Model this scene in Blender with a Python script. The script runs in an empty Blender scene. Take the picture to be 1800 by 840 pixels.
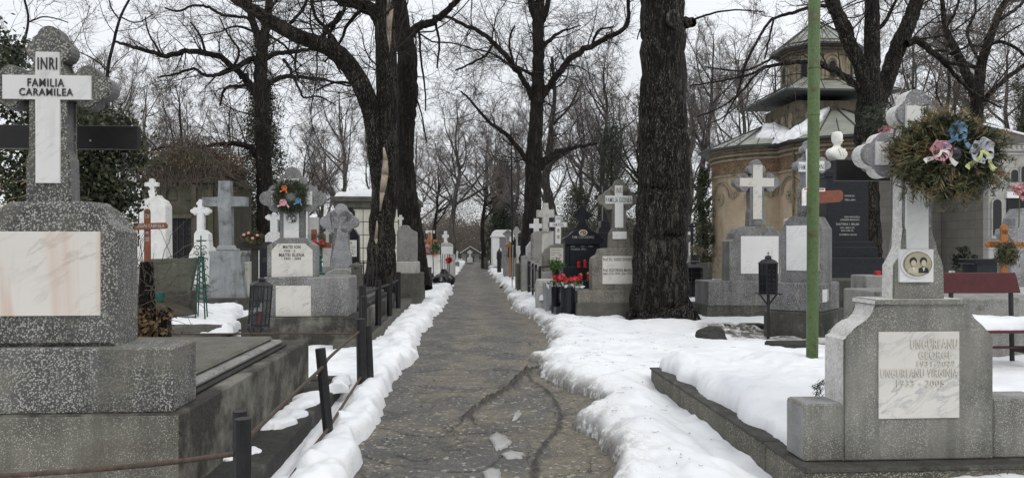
import bpy, bmesh, math, random
import numpy as np
from mathutils import Vector, Matrix
# ---------------------------------------------------------------- camera, sky, light
SC = bpy.context.scene
COL = SC.collection
FPX = 1300.0; HY = 437.0; CH = 1.6          # focal length and horizon in photo pixels (1800 wide), eye height
YAW = math.radians(3.52)
cd = bpy.data.cameras.new('camera'); cam = bpy.data.objects.new('camera', cd); COL.objects.link(cam)
cam.location = (0, 0, CH); cam.rotation_euler = (math.radians(90), 0, 0)
cd.sensor_width = 36; cd.lens = 36 * FPX / 1800.0
cd.shift_y = (HY - 420) / 1800.0; cd.clip_start = .05; cd.clip_end = 2000
SC.camera = cam
W = bpy.data.worlds.new('World'); SC.world = W; W.use_nodes = True
nt = W.node_tree; nt.nodes.clear()
def wn(t): return nt.nodes.new(t)
out = wn('ShaderNodeOutputWorld'); bg = wn('ShaderNodeBackground'); bg.inputs[1].default_value = .1
sky = wn('ShaderNodeTexSky'); sky.sky_type = 'NISHITA'; sky.sun_disc = False
sky.sun_elevation = math.radians(48); sky.sun_rotation = math.radians(150)
tc = wn('ShaderNodeTexCoord'); sp = wn('ShaderNodeSeparateXYZ'); nt.links.new(tc.outputs['Generated'], sp.inputs[0])
mr = wn('ShaderNodeMapRange'); mr.inputs[1].default_value = 0; mr.inputs[2].default_value = 1
mr.inputs[3].default_value = 9.0; mr.inputs[4].default_value = 12.5     # overcast sky: brighter towards the zenith
nt.links.new(sp.outputs[2], mr.inputs[0])
cn = wn('ShaderNodeTexNoise'); cn.inputs['Scale'].default_value = 2.2; cn.inputs['Detail'].default_value = 5
nt.links.new(tc.outputs['Generated'], cn.inputs[0])
m2 = wn('ShaderNodeMapRange'); m2.inputs[1].default_value = .3; m2.inputs[2].default_value = .7; m2.inputs[3].default_value = .93; m2.inputs[4].default_value = 1.05
nt.links.new(cn.outputs[0], m2.inputs[0])
mu = wn('ShaderNodeMath'); mu.operation = 'MULTIPLY'; nt.links.new(mr.outputs[0], mu.inputs[0]); nt.links.new(m2.outputs[0], mu.inputs[1])
vs = wn('ShaderNodeVectorMath'); vs.operation = 'SCALE'; vs.inputs[0].default_value = (.945, .968, 1.0); nt.links.new(mu.outputs[0], vs.inputs['Scale'])
mx = wn('ShaderNodeMixRGB'); mx.inputs[0].default_value = .92
nt.links.new(sky.outputs[0], mx.inputs[1]); nt.links.new(vs.outputs[0], mx.inputs[2])
nt.links.new(mx.outputs[0], bg.inputs[0]); nt.links.new(bg.outputs[0], out.inputs[0])
sd = bpy.data.lights.new('sun', 'SUN'); sd.energy = .85; sd.angle = math.radians(25); sd.color = (1, .955, .89)
sun = bpy.data.objects.new('sun', sd); COL.objects.link(sun); sun.rotation_euler = (math.radians(42), 0, math.radians(30))
SC.view_settings.view_transform = 'Standard'; SC.view_settings.look = 'None'
SC.view_settings.exposure = 0.08; SC.view_settings.gamma = 1; SC.view_settings.use_curve_mapping = False
SC.cycles.max_bounces = 5; SC.cycles.diffuse_bounces = 3; SC.cycles.transparent_max_bounces = 8

random.seed(7); RNG = np.random.default_rng(11)
# ---------------------------------------------------------------- noise in python
def _hash(ix, iy, iz, seed):
    h = (ix.astype(np.int64) * 374761393 + iy.astype(np.int64) * 668265263 + iz.astype(np.int64) * 2147483647 + seed * 1274126177) & 0xffffffff
    h = ((h ^ (h >> 13)) * 1274126177) & 0xffffffff
    h = h ^ (h >> 16)
    return (h & 0xffff) / 65535.0
def vnoise(x, y, seed=0):
    ix = np.floor(x); iy = np.floor(y); fx = x - ix; fy = y - iy
    fx = fx * fx * (3 - 2 * fx); fy = fy * fy * (3 - 2 * fy); z = np.zeros_like(ix)
    a = _hash(ix, iy, z, seed); b = _hash(ix + 1, iy, z, seed); c = _hash(ix, iy + 1, z, seed); d = _hash(ix + 1, iy + 1, z, seed)
    return (a * (1 - fx) + b * fx) * (1 - fy) + (c * (1 - fx) + d * fx) * fy - .5
def fbm(x, y, oct=4, seed=0):
    r = 0; a = 1.0
    for i in range(oct):
        c_, s_ = math.cos(.6 + 1.1 * i), math.sin(.6 + 1.1 * i)
        r = r + a * vnoise((x * c_ - y * s_) * 2 ** i + 17 * i, (x * s_ + y * c_) * 2 ** i - 31 * i, seed + i); a *= .5
    return r
# ---------------------------------------------------------------- materials
MATS = {}
class NM:
    def __init__(s, name, rough=.8, spec=.3):
        s.m = bpy.data.materials.new(name); s.m.use_nodes = True; s.t = s.m.node_tree
        s.b = s.t.nodes['Principled BSDF']; s.b.inputs['Roughness'].default_value = rough
        s.b.inputs['Specular IOR Level'].default_value = spec
        s.co = s.t.nodes.new('ShaderNodeTexCoord').outputs['Object']
        MATS[name] = s.m
    def n(s, t, **k):
        o = s.t.nodes.new(t)
        for a, b in k.items(): setattr(o, a, b)
        return o
    def l(s, a, b): s.t.links.new(a, b)
    def map(s, sc):
        o = s.n('ShaderNodeMapping'); o.inputs['Scale'].default_value = sc; s.l(s.co, o.inputs[0]); return o.outputs[0]
    def noise(s, scale, det=4, rough=.55, vec=None, dist=0):
        o = s.n('ShaderNodeTexNoise'); o.inputs['Scale'].default_value = scale; o.inputs['Detail'].default_value = det
        o.inputs['Roughness'].default_value = rough; o.inputs['Distortion'].default_value = dist
        s.l(vec if vec else s.co, o.inputs[0]); return o.outputs[0]
    def vor(s, scale, feat='F1', vec=None):
        o = s.n('ShaderNodeTexVoronoi', feature=feat); o.inputs['Scale'].default_value = scale; s.l(vec if vec else s.co, o.inputs[0]); return o
    def rng(s, v, a, b, c=0, d=1):
        o = s.n('ShaderNodeMapRange'); s.l(v, o.inputs[0])
        for i, x in enumerate((a, b, c, d)): o.inputs[i + 1].default_value = x
        return o.outputs[0]
    def math(s, op, a, b):
        o = s.n('ShaderNodeMath', operation=op)
        for i, x in enumerate((a, b)):
            if isinstance(x, (int, float)): o.inputs[i].default_value = x
            else: s.l(x, o.inputs[i])
        return o.outputs[0]
    def mix(s, f, a, b, mode='MIX'):
        o = s.n('ShaderNodeMixRGB', blend_type=mode)
        for i, x in enumerate((f, a, b)):
            if isinstance(x, (int, float)): o.inputs[i].default_value = x
            elif isinstance(x, tuple): o.inputs[i].default_value = (*x, 1)
            else: s.l(x, o.inputs[i])
        return o.outputs[0]
    def col(s, v): s.l(v, s.b.inputs['Base Color'])
    def bump(s, h, st=.5, d=.01):
        o = s.n('ShaderNodeBump'); o.inputs['Strength'].default_value = st; o.inputs['Distance'].default_value = d
        s.l(h, o.inputs['Height']); s.l(o.outputs[0], s.b.inputs['Normal'])
def terrazzo(name, base, chip, scale, thr, weather=.5, moss=None, white=None):
    m = NM(name, .72)
    wob = m.noise(scale * 1.2, 2)
    vm = m.n('ShaderNodeVectorMath', operation='MULTIPLY_ADD'); m.l(wob, vm.inputs[0]); vm.inputs[1].default_value = (.9 / scale,) * 3; m.l(m.co, vm.inputs[2])
    v = m.vor(scale, vec=vm.outputs[0]); sc = m.n('ShaderNodeSeparateColor'); m.l(v.outputs['Color'], sc.inputs[0])
    t = m.rng(sc.outputs[0], 0, 1, thr * .35, thr)
    d = m.math('SUBTRACT', t, v.outputs['Distance'])
    msk = m.rng(d, 0, .07)
    chipc = m.mix(sc.outputs[1], tuple(c * .72 for c in chip), chip)
    w = m.rng(m.noise(2.3, 5, .6), .32, .68)
    basec = m.mix(w, tuple(c * .55 for c in base), tuple(c * 1.35 for c in base))
    c = m.mix(msk, basec, chipc)
    st = m.rng(m.noise(1, 6, .65, vec=m.map((6, 6, .6))), .46, .66)
    c = m.mix(m.math('MULTIPLY', st, weather), c, m.mix(.68, c, tuple(x * .45 for x in base)))
    c = m.mix(m.rng(m.noise(1.3, 7, .7), .50, .72, 0, .45 * weather), c, (.27, .26, .21))
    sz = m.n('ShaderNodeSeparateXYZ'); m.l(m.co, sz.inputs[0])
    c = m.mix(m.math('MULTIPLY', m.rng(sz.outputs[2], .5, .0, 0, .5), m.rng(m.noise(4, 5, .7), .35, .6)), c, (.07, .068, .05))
    if white:
        c = m.mix(m.rng(m.noise(3.1, 5, .65), .52, .66, 0, .75), c, white)
    if moss:
        c = m.mix(m.rng(m.noise(1.7, 6, .65, vec=m.map((1, 1, 1.6))), .5, .68, 0, .8), c, moss)
    m.col(c); m.bump(m.math('ADD', m.math('MULTIPLY', msk, .5), m.noise(60, 3)), .35, .004)
    return m.m
def stone(name, c1, c2, scale=3, moss=None, mossamt=.6, rough=.85, streak=.5, speck=None, bump=.4, mscale=2.6):
    m = NM(name, rough)
    c = m.mix(m.rng(m.noise(scale, 7, .65), .3, .7), c1, c2)
    s_ = m.rng(m.noise(1, 6, .65, vec=m.map((6, 6, .6))), .46, .74)
    c = m.mix(m.math('MULTIPLY', s_, streak), c, tuple(x * .35 for x in c1))
    c = m.mix(m.rng(m.noise(55, 4, .7), .42, .6, 0, .35), c, tuple(min(1, x * 1.7) for x in c2))
    if speck:
        v = m.vor(90); c = m.mix(m.rng(v.outputs['Distance'], .28, .2, 0, .6), c, speck)
    if moss:
        c = m.mix(m.rng(m.noise(mscale, 8, .7), .62 - mossamt * .2, .72 - mossamt * .15, 0, .85), c, moss)
    m.col(c); m.bump(m.noise(28, 8, .7), bump, .015); return m.m
def marble(name, base, vein, scale=3, rough=.35, tint=None, amt=.6):
    m = NM(name, rough, .4)
    mp0 = m.n('ShaderNodeMapping'); mp0.inputs['Rotation'].default_value = (0, math.radians(33), 0); m.l(m.co, mp0.inputs[0]); mp = m.n('ShaderNodeMapping'); mp.inputs['Scale'].default_value = (.8, 1, 3.0); m.l(mp0.outputs[0], mp.inputs[0])
    n = m.noise(scale * 1.3, 6, .62, vec=mp.outputs[0], dist=.35)
    v = m.math('ABSOLUTE', m.math('SUBTRACT', n, .5), 0)
    c = m.mix(m.math('MULTIPLY', m.rng(v, 0, .05, amt, 0), m.rng(m.noise(scale, 2), .42, .62)), base, vein)
    c = m.mix(m.rng(m.noise(scale * .7, 5), .4, .7, 0, .5), c, tuple(x * .86 for x in base))
    if tint:
        c = m.mix(m.rng(m.noise(1.1, 4, .5, vec=m.map((3.2, 1, .3)), dist=.8), .46, .60, 0, .85), c, tint)
    c = m.mix(m.rng(m.noise(1, 5, .7, vec=m.map((7, 7, .9))), .55, .8, 0, .35), c, (.30, .29, .25))
    m.col(c); m.bump(m.noise(40, 3), .06, .004); return m.m
def plain(name, c, rough=.6, metal=0, var=.25, spec=.4, bump=.15, sc=14):
    m = NM(name, rough, spec); m.b.inputs['Metallic'].default_value = metal
    m.col(m.mix(m.rng(m.noise(sc, 6, .65), .3, .7), tuple(x * (1 - var) for x in c), tuple(min(1, x * (1 + var)) for x in c)))
    m.bump(m.noise(45, 4, .6), bump, .006); return m.m
def bark(name, dark, light, fleck, sc=1.0, fl=.25):
    m = NM(name, .9, .2)
    n1 = m.noise(1, 6, .6, vec=m.map((11 * sc, 11 * sc, 1.5 * sc)), dist=.6)
    rid = m.math('ABSOLUTE', m.math('SUBTRACT', n1, .5), 0)
    n2 = m.noise(1, 5, .7, vec=m.map((40 * sc, 40 * sc, 9 * sc)))
    h = m.math('ADD', m.rng(rid, 0, .09), m.math('MULTIPLY', n2, .5))
    c = m.mix(m.rng(h, .35, 1.25), dark, light)
    c = m.mix(m.rng(m.noise(.9, 4), .42, .65, 0, .55), c, tuple(x * .5 for x in dark))
    f = m.math('MULTIPLY', m.rng(m.noise(1, 4, .7, vec=m.map((46 * sc, 46 * sc, 13 * sc))), .56, .62, 0, fl), m.rng(m.noise(1.4, 3), .38, .56, .2, 1))
    c = m.mix(f, c, fleck)
    m.col(c); m.bump(h, 1.0, .045); return m.m
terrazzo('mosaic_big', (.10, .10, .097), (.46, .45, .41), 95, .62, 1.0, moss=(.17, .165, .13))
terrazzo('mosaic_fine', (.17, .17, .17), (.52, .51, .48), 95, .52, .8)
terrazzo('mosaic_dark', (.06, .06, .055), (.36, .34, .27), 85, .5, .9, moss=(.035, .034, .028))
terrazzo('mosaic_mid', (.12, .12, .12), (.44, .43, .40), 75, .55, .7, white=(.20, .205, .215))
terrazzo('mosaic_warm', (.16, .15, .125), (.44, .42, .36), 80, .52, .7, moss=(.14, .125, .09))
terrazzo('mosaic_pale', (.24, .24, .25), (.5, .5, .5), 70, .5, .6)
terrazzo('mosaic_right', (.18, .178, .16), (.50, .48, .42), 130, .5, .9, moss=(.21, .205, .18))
stone('concrete_dark', (.028, .027, .024), (.075, .072, .064), 4, moss=(.17, .17, .15), mossamt=.35, streak=.7)
stone('concrete_mossy', (.045, .044, .038), (.12, .115, .10), 4, moss=(.08, .085, .045), mossamt=.35)
stone('concrete_lichen', (.020, .019, .017), (.060, .056, .048), 2, moss=(.22, .215, .18), mossamt=.75, streak=.5, mscale=1.3)
stone('lid_concrete', (.075, .073, .062), (.15, .145, .125), 4, moss=(.10, .10, .07), mossamt=.5)
stone('concrete_black', (.018, .018, .017), (.045, .044, .04), 4, moss=(.11, .11, .10), mossamt=.2)
stone('concrete_grey', (.14, .138, .13), (.28, .275, .26), 3, moss=(.07, .07, .05), mossamt=.4)
stone('concrete_pale', (.30, .295, .27), (.46, .45, .42), 3, moss=(.18, .17, .13), mossamt=.4)
stone('stone_green', (.055, .06, .045), (.11, .115, .085), 3, moss=(.2, .2, .17), mossamt=.3)
stone('stone_grey_marble', (.13, .14, .145), (.29, .30, .305), 2.2, moss=(.09, .09, .085), mossamt=.5, streak=.8, rough=.7)
stone('stone_old', (.032, .029, .022), (.085, .076, .056), 2.2, moss=(.045, .05, .028), mossamt=.8, streak=.9)
stone('white_plaster', (.55, .55, .54), (.72, .72, .70), 2, streak=.25, bump=.15)
stone('white_worn', (.50, .49, .46), (.70, .69, .66), 5, moss=(.26, .25, .22), mossamt=.3, streak=.3)
stone('cream_stone', (.50, .47, .38), (.66, .63, .53), 2.5, streak=.4, bump=.15)
stone('rock_dark', (.02, .02, .02), (.05, .05, .045), 6)
marble('marble_white', (.72, .72, .70), (.42, .43, .45))
marble('marble_pink', (.70, .67, .62), (.35, .30, .27), 2.2, tint=(.60, .42, .32))
marble('marble_veined', (.62, .60, .55), (.27, .28, .30), 3.2, .4, amt=.85)
marble('marble_grey', (.30, .31, .31), (.14, .14, .14), 3, .5)
plain('black_granite', (.009, .010, .014), .22, var=.4, spec=.3, bump=.02)
plain('black_granite_dull', (.012, .014, .019), .4, spec=.3, var=.4, bump=.03)
plain('black_paint', (.010, .0095, .010), .45, var=.35)
plain('black_metal', (.014, .014, .015), .5, var=.5)
plain('rust_metal', (.075, .052, .038), .75, var=.5, sc=30)
plain('dark_glass', (.01, .011, .012), .08, var=.1)
plain('lantern_glass', (.08, .085, .09), .12, var=.2)
plain('red_candle', (.42, .012, .015), .3)
plain('gold_lid', (.45, .33, .10), .4, .4)
plain('wood_red', (.16, .05, .02), .5, sc=5)
plain('wood_orange', (.33, .13, .035), .55, sc=5)
plain('wood_terracotta', (.20, .065, .04), .6)
plain('wood_grey', (.036, .035, .03), .85)
plain('bench_paint', (.065, .010, .012), .45)
plain('green_paint', (.006, .065, .045), .5)
plain('green_bucket', (.01, .09, .07), .45)
plain('letter_dark', (.035, .035, .035), .6)
plain('letter_bronze', (.14, .11, .07), .6)
plain('letter_pale', (.42, .42, .40), .6)
plain('letter_white', (.75, .75, .72), .6)
plain('white_paint', (.68, .68, .68), .6, var=.08)
plain('bust_plaster', (.76, .75, .69), .6, var=.08)
plain('oval_white', (.72, .70, .64), .25, var=.05)
plain('photo_sepia', (.42, .38, .27), .25, var=.2)
plain('photo_dark', (.03, .028, .024), .25)
plain('photo_skin', (.52, .47, .36), .3, var=.1)
plain('photo_bluegrey', (.24, .27, .33), .25)
plain('photo_orange', (.42, .17, .05), .3)
plain('ribbon_pink', (.66, .32, .38), .35, var=.15)
plain('ribbon_blue', (.13, .25, .38), .35, var=.15)
plain('ribbon_grey', (.46, .47, .50), .3, var=.15)
plain('ribbon_yellow', (.52, .56, .24), .4)
plain('ribbon_orange', (.66, .16, .04), .35)
plain('ribbon_white', (.72, .72, .70), .4)
plain('flower_red', (.46, .02, .022), .5, var=.3)
plain('flower_pink', (.55, .27, .29), .5, var=.2)
plain('leaf_green', (.06, .12, .03), .6, var=.4)
plain('pot_red', (.48, .075, .035), .6)
plain('plastic_bag', (.012, .012, .014), .22, var=.3)
plain('wrap', (.5, .5, .52), .25)
plain('roof_metal', (.25, .26, .22), .5, var=.22, sc=1.5, bump=.05)
plain('roof_seam', (.05, .055, .055), .6)
plain('roof_brown', (.11, .10, .085), .75, sc=2)
plain('terracotta', (.36, .15, .07), .8, sc=6, var=.5)
plain('dark_void', (.006, .006, .007), .7)
plain('grey_door', (.17, .16, .17), .6)
plain('ice', (.33, .33, .31), .25, var=.12)
plain('soil', (.055, .048, .036), .95, var=.5)
plain('vine_twig', (.095, .076, .06), .9, var=.5, sc=3)
plain('straw', (.22, .17, .09), .8)
plain('dead_leaf', (.14, .09, .045), .9, var=.5)
plain('statue_stone', (.10, .095, .08), .85)
bark('bark_black', (.005, .0045, .004), (.040, .035, .029), (.24, .225, .195), 1.0, .8)
bark('bark_brown', (.010, .0085, .0075), (.038, .032, .028), (.16, .14, .12), 1.0, .3)
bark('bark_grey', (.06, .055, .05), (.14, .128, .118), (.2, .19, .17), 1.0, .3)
plain('bare_wood', (.30, .25, .19), .8, var=.35, sc=6)
plain('twig_dark', (.028, .024, .021), .9, var=.35, sc=2)
plain('twig_brown', (.11, .092, .08), .9, var=.35, sc=1)
plain('twig_far_hazed', (.17, .15, .14), .9, var=.3, sc=.6)  # paler than the near twigs: distance haze put into the colour
def leafmat(name, a, b, c=None):
    m = NM(name, .55, .35); cc = m.mix(m.rng(m.noise(3.5, 3), .35, .65), a, b)
    if c: cc = m.mix(m.rng(m.noise(9, 3), .52, .62), cc, c)
    m.col(cc); return m.m
leafmat('ivy', (.016, .022, .010), (.038, .05, .022), (.075, .08, .035))
leafmat('needles', (.022, .034, .020), (.05, .07, .035), (.085, .075, .04))
leafmat('dry_needles', (.05, .062, .03), (.13, .115, .055), (.27, .20, .10))
leafmat('conifer', (.022, .030, .018), (.04, .05, .03))
leafmat('thicket', (.085, .075, .06), (.13, .11, .085), (.15, .105, .075))
leafmat('thicket_green', (.03, .036, .026), (.055, .06, .042), (.09, .075, .05))
def mk_church():
    m = NM('church_stone', .85)
    sp_ = m.n('ShaderNodeSeparateXYZ'); m.l(m.co, sp_.inputs[0])
    fr = m.math('FRACT', m.math('MULTIPLY', sp_.outputs[2], 3.2), 0)
    ln = m.math('ABSOLUTE', m.math('SUBTRACT', fr, .5), 0)
    c = m.mix(m.rng(m.noise(1.1, 6, .6), .3, .7), (.36, .285, .20), (.47, .385, .27))
    c = m.mix(m.rng(m.noise(5, 5, .6), .5, .7, 0, .6), c, (.36, .26, .18))
    c = m.mix(m.rng(ln, .475, .5, 0, .45), c, (.2, .17, .12))
    c = m.mix(m.rng(m.noise(1, 5, .65, vec=m.map((3, 3, .5))), .52, .72, 0, .6), c, (.16, .14, .11))
    m.col(c); m.bump(m.noise(20, 6), .3, .02)
mk_church()
stone('church_dark', (.10, .088, .062), (.19, .16, .115), 3, moss=(.05, .05, .035), mossamt=.6, streak=.8)
stone('church_tower', (.19, .158, .112), (.33, .275, .20), 2.5, moss=(.13, .11, .07), mossamt=.4, streak=.7)
def mk_frieze():
    m = NM('frieze', .85); v = m.vor(7, 'DISTANCE_TO_EDGE', vec=m.map((1, 1, 1.3)))
    c = m.mix(m.rng(v.outputs[0], .05, .12), (.10, .06, .035), (.21, .135, .09))
    m.col(m.mix(m.rng(m.noise(4, 5), .45, .7, 0, .6), c, (.3, .22, .14))); m.bump(v.outputs[0], .6, .03)
mk_frieze()
def mk_blocks(name, a, b, sc):
    m = NM(name, .85); br = m.n('ShaderNodeTexBrick'); br.inputs['Scale'].default_value = sc
    br.inputs['Mortar Size'].default_value = .008
    br.inputs['Color1'].default_value = (*a, 1); br.inputs['Color2'].default_value = (*b, 1); br.inputs['Mortar'].default_value = (*[x * .7 for x in a], 1)
    sp_ = m.n('ShaderNodeSeparateXYZ'); m.l(m.co, sp_.inputs[0]); cb = m.n('ShaderNodeCombineXYZ')
    m.l(m.math('ADD', sp_.outputs[0], sp_.outputs[1]), cb.inputs[0]); m.l(sp_.outputs[2], cb.inputs[1]); m.l(cb.outputs[0], br.inputs[0])
    c = m.mix(m.rng(m.noise(2, 6, .6), .4, .7, 0, .5), br.outputs[0], tuple(x * .7 for x in a))
    m.col(c); m.bump(m.noise(25, 6), .25, .01)
mk_blocks('wall_blocks', (.17, .155, .135), (.20, .185, .16), .9)
mk_blocks('wall_pale', (.34, .335, .31), (.38, .37, .345), .8)
def mk_snow():
    m = NM('snow', .6, .25); m.b.inputs['Subsurface Weight'].default_value = 0
    at = m.n('ShaderNodeAttribute', attribute_name='dirt')
    sp_ = m.vor(34); n = m.noise(2.2, 6, .7)
    spk = m.rng(m.noise(60, 3, .6), .70, .74)
    d = m.math('MULTIPLY', at.outputs['Fac'], m.rng(n, .32, .6))
    c = m.mix(m.rng(m.noise(1.3, 5), .35, .7), (.72, .735, .755), (.83, .835, .84))
    c = m.mix(m.math('MULTIPLY', d, m.rng(m.noise(38, 5, .75), .42, .6, .12, .9)), c, (.27, .23, .165))
    c = m.mix(m.math('MULTIPLY', m.rng(at.outputs['Fac'], .5, .8), m.rng(m.noise(6, 7, .75), .40, .52)), c, m.mix(m.noise(20, 4), (.04, .036, .028), (.13, .115, .09)))
    c = m.mix(m.math('MULTIPLY', spk, m.rng(m.noise(1.7, 3), .48, .62, .1, .6)), c, (.32, .30, .26))
    m.col(c); h = m.math('ADD', m.noise(7, 5, .55), m.math('MULTIPLY', m.noise(40, 4, .65), .3)); m.bump(h, .38, .02)
mk_snow()
def mk_asphalt():
    m = NM('asphalt', .7, .3)
    at = m.n('ShaderNodeAttribute', attribute_name='crack'); sa = m.n('ShaderNodeAttribute', attribute_name='sand')
    n = m.noise(1.3, 7, .62)
    c = m.mix(m.rng(n, .35, .66), (.048, .047, .046), (.125, .121, .114))
    g1 = m.n('ShaderNodeSeparateColor'); m.l(m.vor(75).outputs['Color'], g1.inputs[0]); g2 = m.n('ShaderNodeSeparateColor'); m.l(m.vor(38).outputs['Color'], g2.inputs[0])
    c = m.mix(m.rng(g1.outputs[0], .78, .95, 0, .4), c, (.23, .22, .20))
    c = m.mix(m.rng(g1.outputs[1], .68, .9, 0, .5), c, (.022, .022, .022))
    big = m.rng(m.math('ADD', m.noise(1.5, 8, .70), m.math('MULTIPLY', sa.outputs['Fac'], .20)), .49, .62)
    sandn = m.math('MULTIPLY', m.rng(big, 0, 1, .03, 1), m.math('MAXIMUM', m.rng(g1.outputs[2], .5, .65, 0, .6), m.rng(m.noise(9, 7, .8), .44, .58)))
    c = m.mix(m.math('MULTIPLY', sandn, .88), c, m.mix(m.noise(55, 4, .8), (.09, .077, .05), (.33, .285, .20)))
    c = m.mix(m.rng(g2.outputs[1], .93, .97, 0, .8), c, (.34, .32, .28))
    wob = m.n('ShaderNodeVectorMath', operation='MULTIPLY_ADD'); nn = m.n('ShaderNodeTexNoise'); nn.inputs['Scale'].default_value = 4.5; nn.inputs['Detail'].default_value = 7; nn.inputs['Roughness'].default_value = .65; m.l(m.co, nn.inputs[0])
    m.l(nn.outputs['Color'], wob.inputs[0]); wob.inputs[1].default_value = (.35, .35, 0); m.l(m.co, wob.inputs[2])
    v = m.vor(1.25, 'DISTANCE_TO_EDGE', vec=wob.outputs[0]); v2 = m.vor(4.2, 'DISTANCE_TO_EDGE', vec=wob.outputs[0])
    ck = m.math('MULTIPLY', m.rng(v.outputs[0], .003, .011, 1, 0), m.rng(m.noise(1.1, 2), .46, .56))
    ck2 = m.math('MULTIPLY', m.rng(v2.outputs[0], .008, .03, 1, 0), m.rng(m.noise(1.6, 3), .56, .64))
    k = m.math('MAXIMUM', m.math('MAXIMUM', ck, ck2), m.math('MULTIPLY', at.outputs['Fac'], m.rng(m.noise(30, 4, .7), .3, .6, .45, 1)))
    c = m.mix(m.math('MULTIPLY', k, .85), c, (.016, .015, .013))
    m.col(c); m.l(m.rng(n, .35, .66, .42, .85), m.b.inputs['Roughness'])
    h = m.math('SUBTRACT', m.math('ADD', m.math('MULTIPLY', m.noise(120, 4, .8), .5), m.math('MULTIPLY', m.noise(30, 5, .7), .5)), m.math('MULTIPLY', k, 1.3)); m.bump(h, .5, .010)
mk_asphalt()
def M(n): return MATS[n]
# ---------------------------------------------------------------- mesh helpers
def link(name, me, mat, parent=None, loc=(0, 0, 0), rot=0):
    o = bpy.data.objects.new(name, me); COL.objects.link(o); o.location = loc; o.rotation_euler = (0, 0, rot)
    if mat:
        for x in (mat if isinstance(mat, (list, tuple)) else [mat]): me.materials.append(M(x))
    if parent: o.parent = parent
    return o
def tag(o, label, cat=None, group=None, kind=None):
    if label: o['label'] = label
    if cat: o['category'] = cat
    if group: o['group'] = group
    if kind: o['kind'] = kind
    return o
def frombm(name, bm, mat, parent=None, loc=(0, 0, 0), rot=0, smooth=False):
    me = bpy.data.meshes.new(name); bmesh.ops.recalc_face_normals(bm, faces=bm.faces); bm.to_mesh(me); bm.free()
    if smooth: me.polygons.foreach_set('use_smooth', [True] * len(me.polygons))
    return link(name, me, mat, parent, loc, rot)
def npmesh(name, V, Fc, mat, parent=None, loc=(0, 0, 0), rot=0, smooth=False):
    V = np.asarray(V, np.float32).reshape(-1, 3); Fc = np.asarray(Fc, np.int32); k = Fc.shape[1]
    me = bpy.data.meshes.new(name); me.vertices.add(len(V)); me.vertices.foreach_set('co', V.ravel())
    me.loops.add(Fc.size); me.loops.foreach_set('vertex_index', Fc.ravel())
    me.polygons.add(len(Fc)); me.polygons.foreach_set('loop_start', np.arange(len(Fc), dtype=np.int32) * k)
    me.polygons.foreach_set('loop_total', np.full(len(Fc), k, np.int32))
    if smooth: me.polygons.foreach_set('use_smooth', np.ones(len(Fc), bool))
    me.update(calc_edges=True); return link(name, me, mat, parent, loc, rot)
def prism(bm, pts, y0, y1, bev=.008, mx=None, mi=0, seg=1, smi=None):
    """pts (x,z) outline extruded along y"""
    n = len(pts); f = [bm.verts.new((p[0], y0, p[1])) for p in pts]; b = [bm.verts.new((p[0], y1, p[1])) for p in pts]
    fs = [bm.faces.new(f), bm.faces.new(b[::-1])]
    for i in range(n):
        j = (i + 1) % n; fs.append(bm.faces.new((f[i], b[i], b[j], f[j])))
    for x in fs: x.material_index = mi
    if smi is not None:
        for x in fs[2:]: x.material_index = smi
    if mx is not None:
        for v in f + b: v.co = mx @ v.co
    if bev:
        es = set(fs[0].edges) | set(fs[1].edges)
        if n <= 10:
            for x in fs[2:]: es |= set(x.edges)
        bmesh.ops.bevel(bm, geom=list(es), offset=bev, segments=seg, affect='EDGES', clamp_overlap=True)
def boxbm(bm, x0, x1, y0, y1, z0, z1, bev=.008, mx=None, mi=0):
    prism(bm, [(x0, z0), (x1, z0), (x1, z1), (x0, z1)], y0, y1, bev, mx, mi)
def lathe(bm, prof, n=16, cx=0, cy=0, mx=None, mi=0, cap=True):
    rings = []
    for r, z in prof:
        rings.append([bm.verts.new((cx + r * math.cos(2 * math.pi * i / n), cy + r * math.sin(2 * math.pi * i / n), z)) for i in range(n)])
    for a, b in zip(rings, rings[1:]):
        for i in range(n):
            j = (i + 1) % n; bm.faces.new((a[i], a[j], b[j], b[i])).material_index = mi
    if cap:
        bm.faces.new(rings[0][::-1]).material_index = mi; bm.faces.new(rings[-1]).material_index = mi
    if mx is not None:
        for r in rings:
            for v in r: v.co = mx @ v.co
def bar(bm, a, b, r, n=6, r2=None, mi=0):
    a = Vector(a); b = Vector(b); d = b - a; L = d.length
    if L < 1e-6: return
    q = d.to_track_quat('Z', 'Y').to_matrix().to_4x4(); mx = Matrix.Translation(a) @ q
    lathe(bm, [(r, 0), (r if r2 is None else r2, L)], n, mx=mx, mi=mi)
def ellip(bm, c, r, sub=2, mi=0):
    g = bmesh.ops.create_icosphere(bm, subdivisions=sub, radius=1)
    for v in g['verts']: v.co = Vector((c[0] + v.co.x * r[0], c[1] + v.co.y * r[1], c[2] + v.co.z * r[2]))
    for v in g['verts']:
        for f in v.link_faces: f.material_index = mi; f.smooth = True
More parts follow.
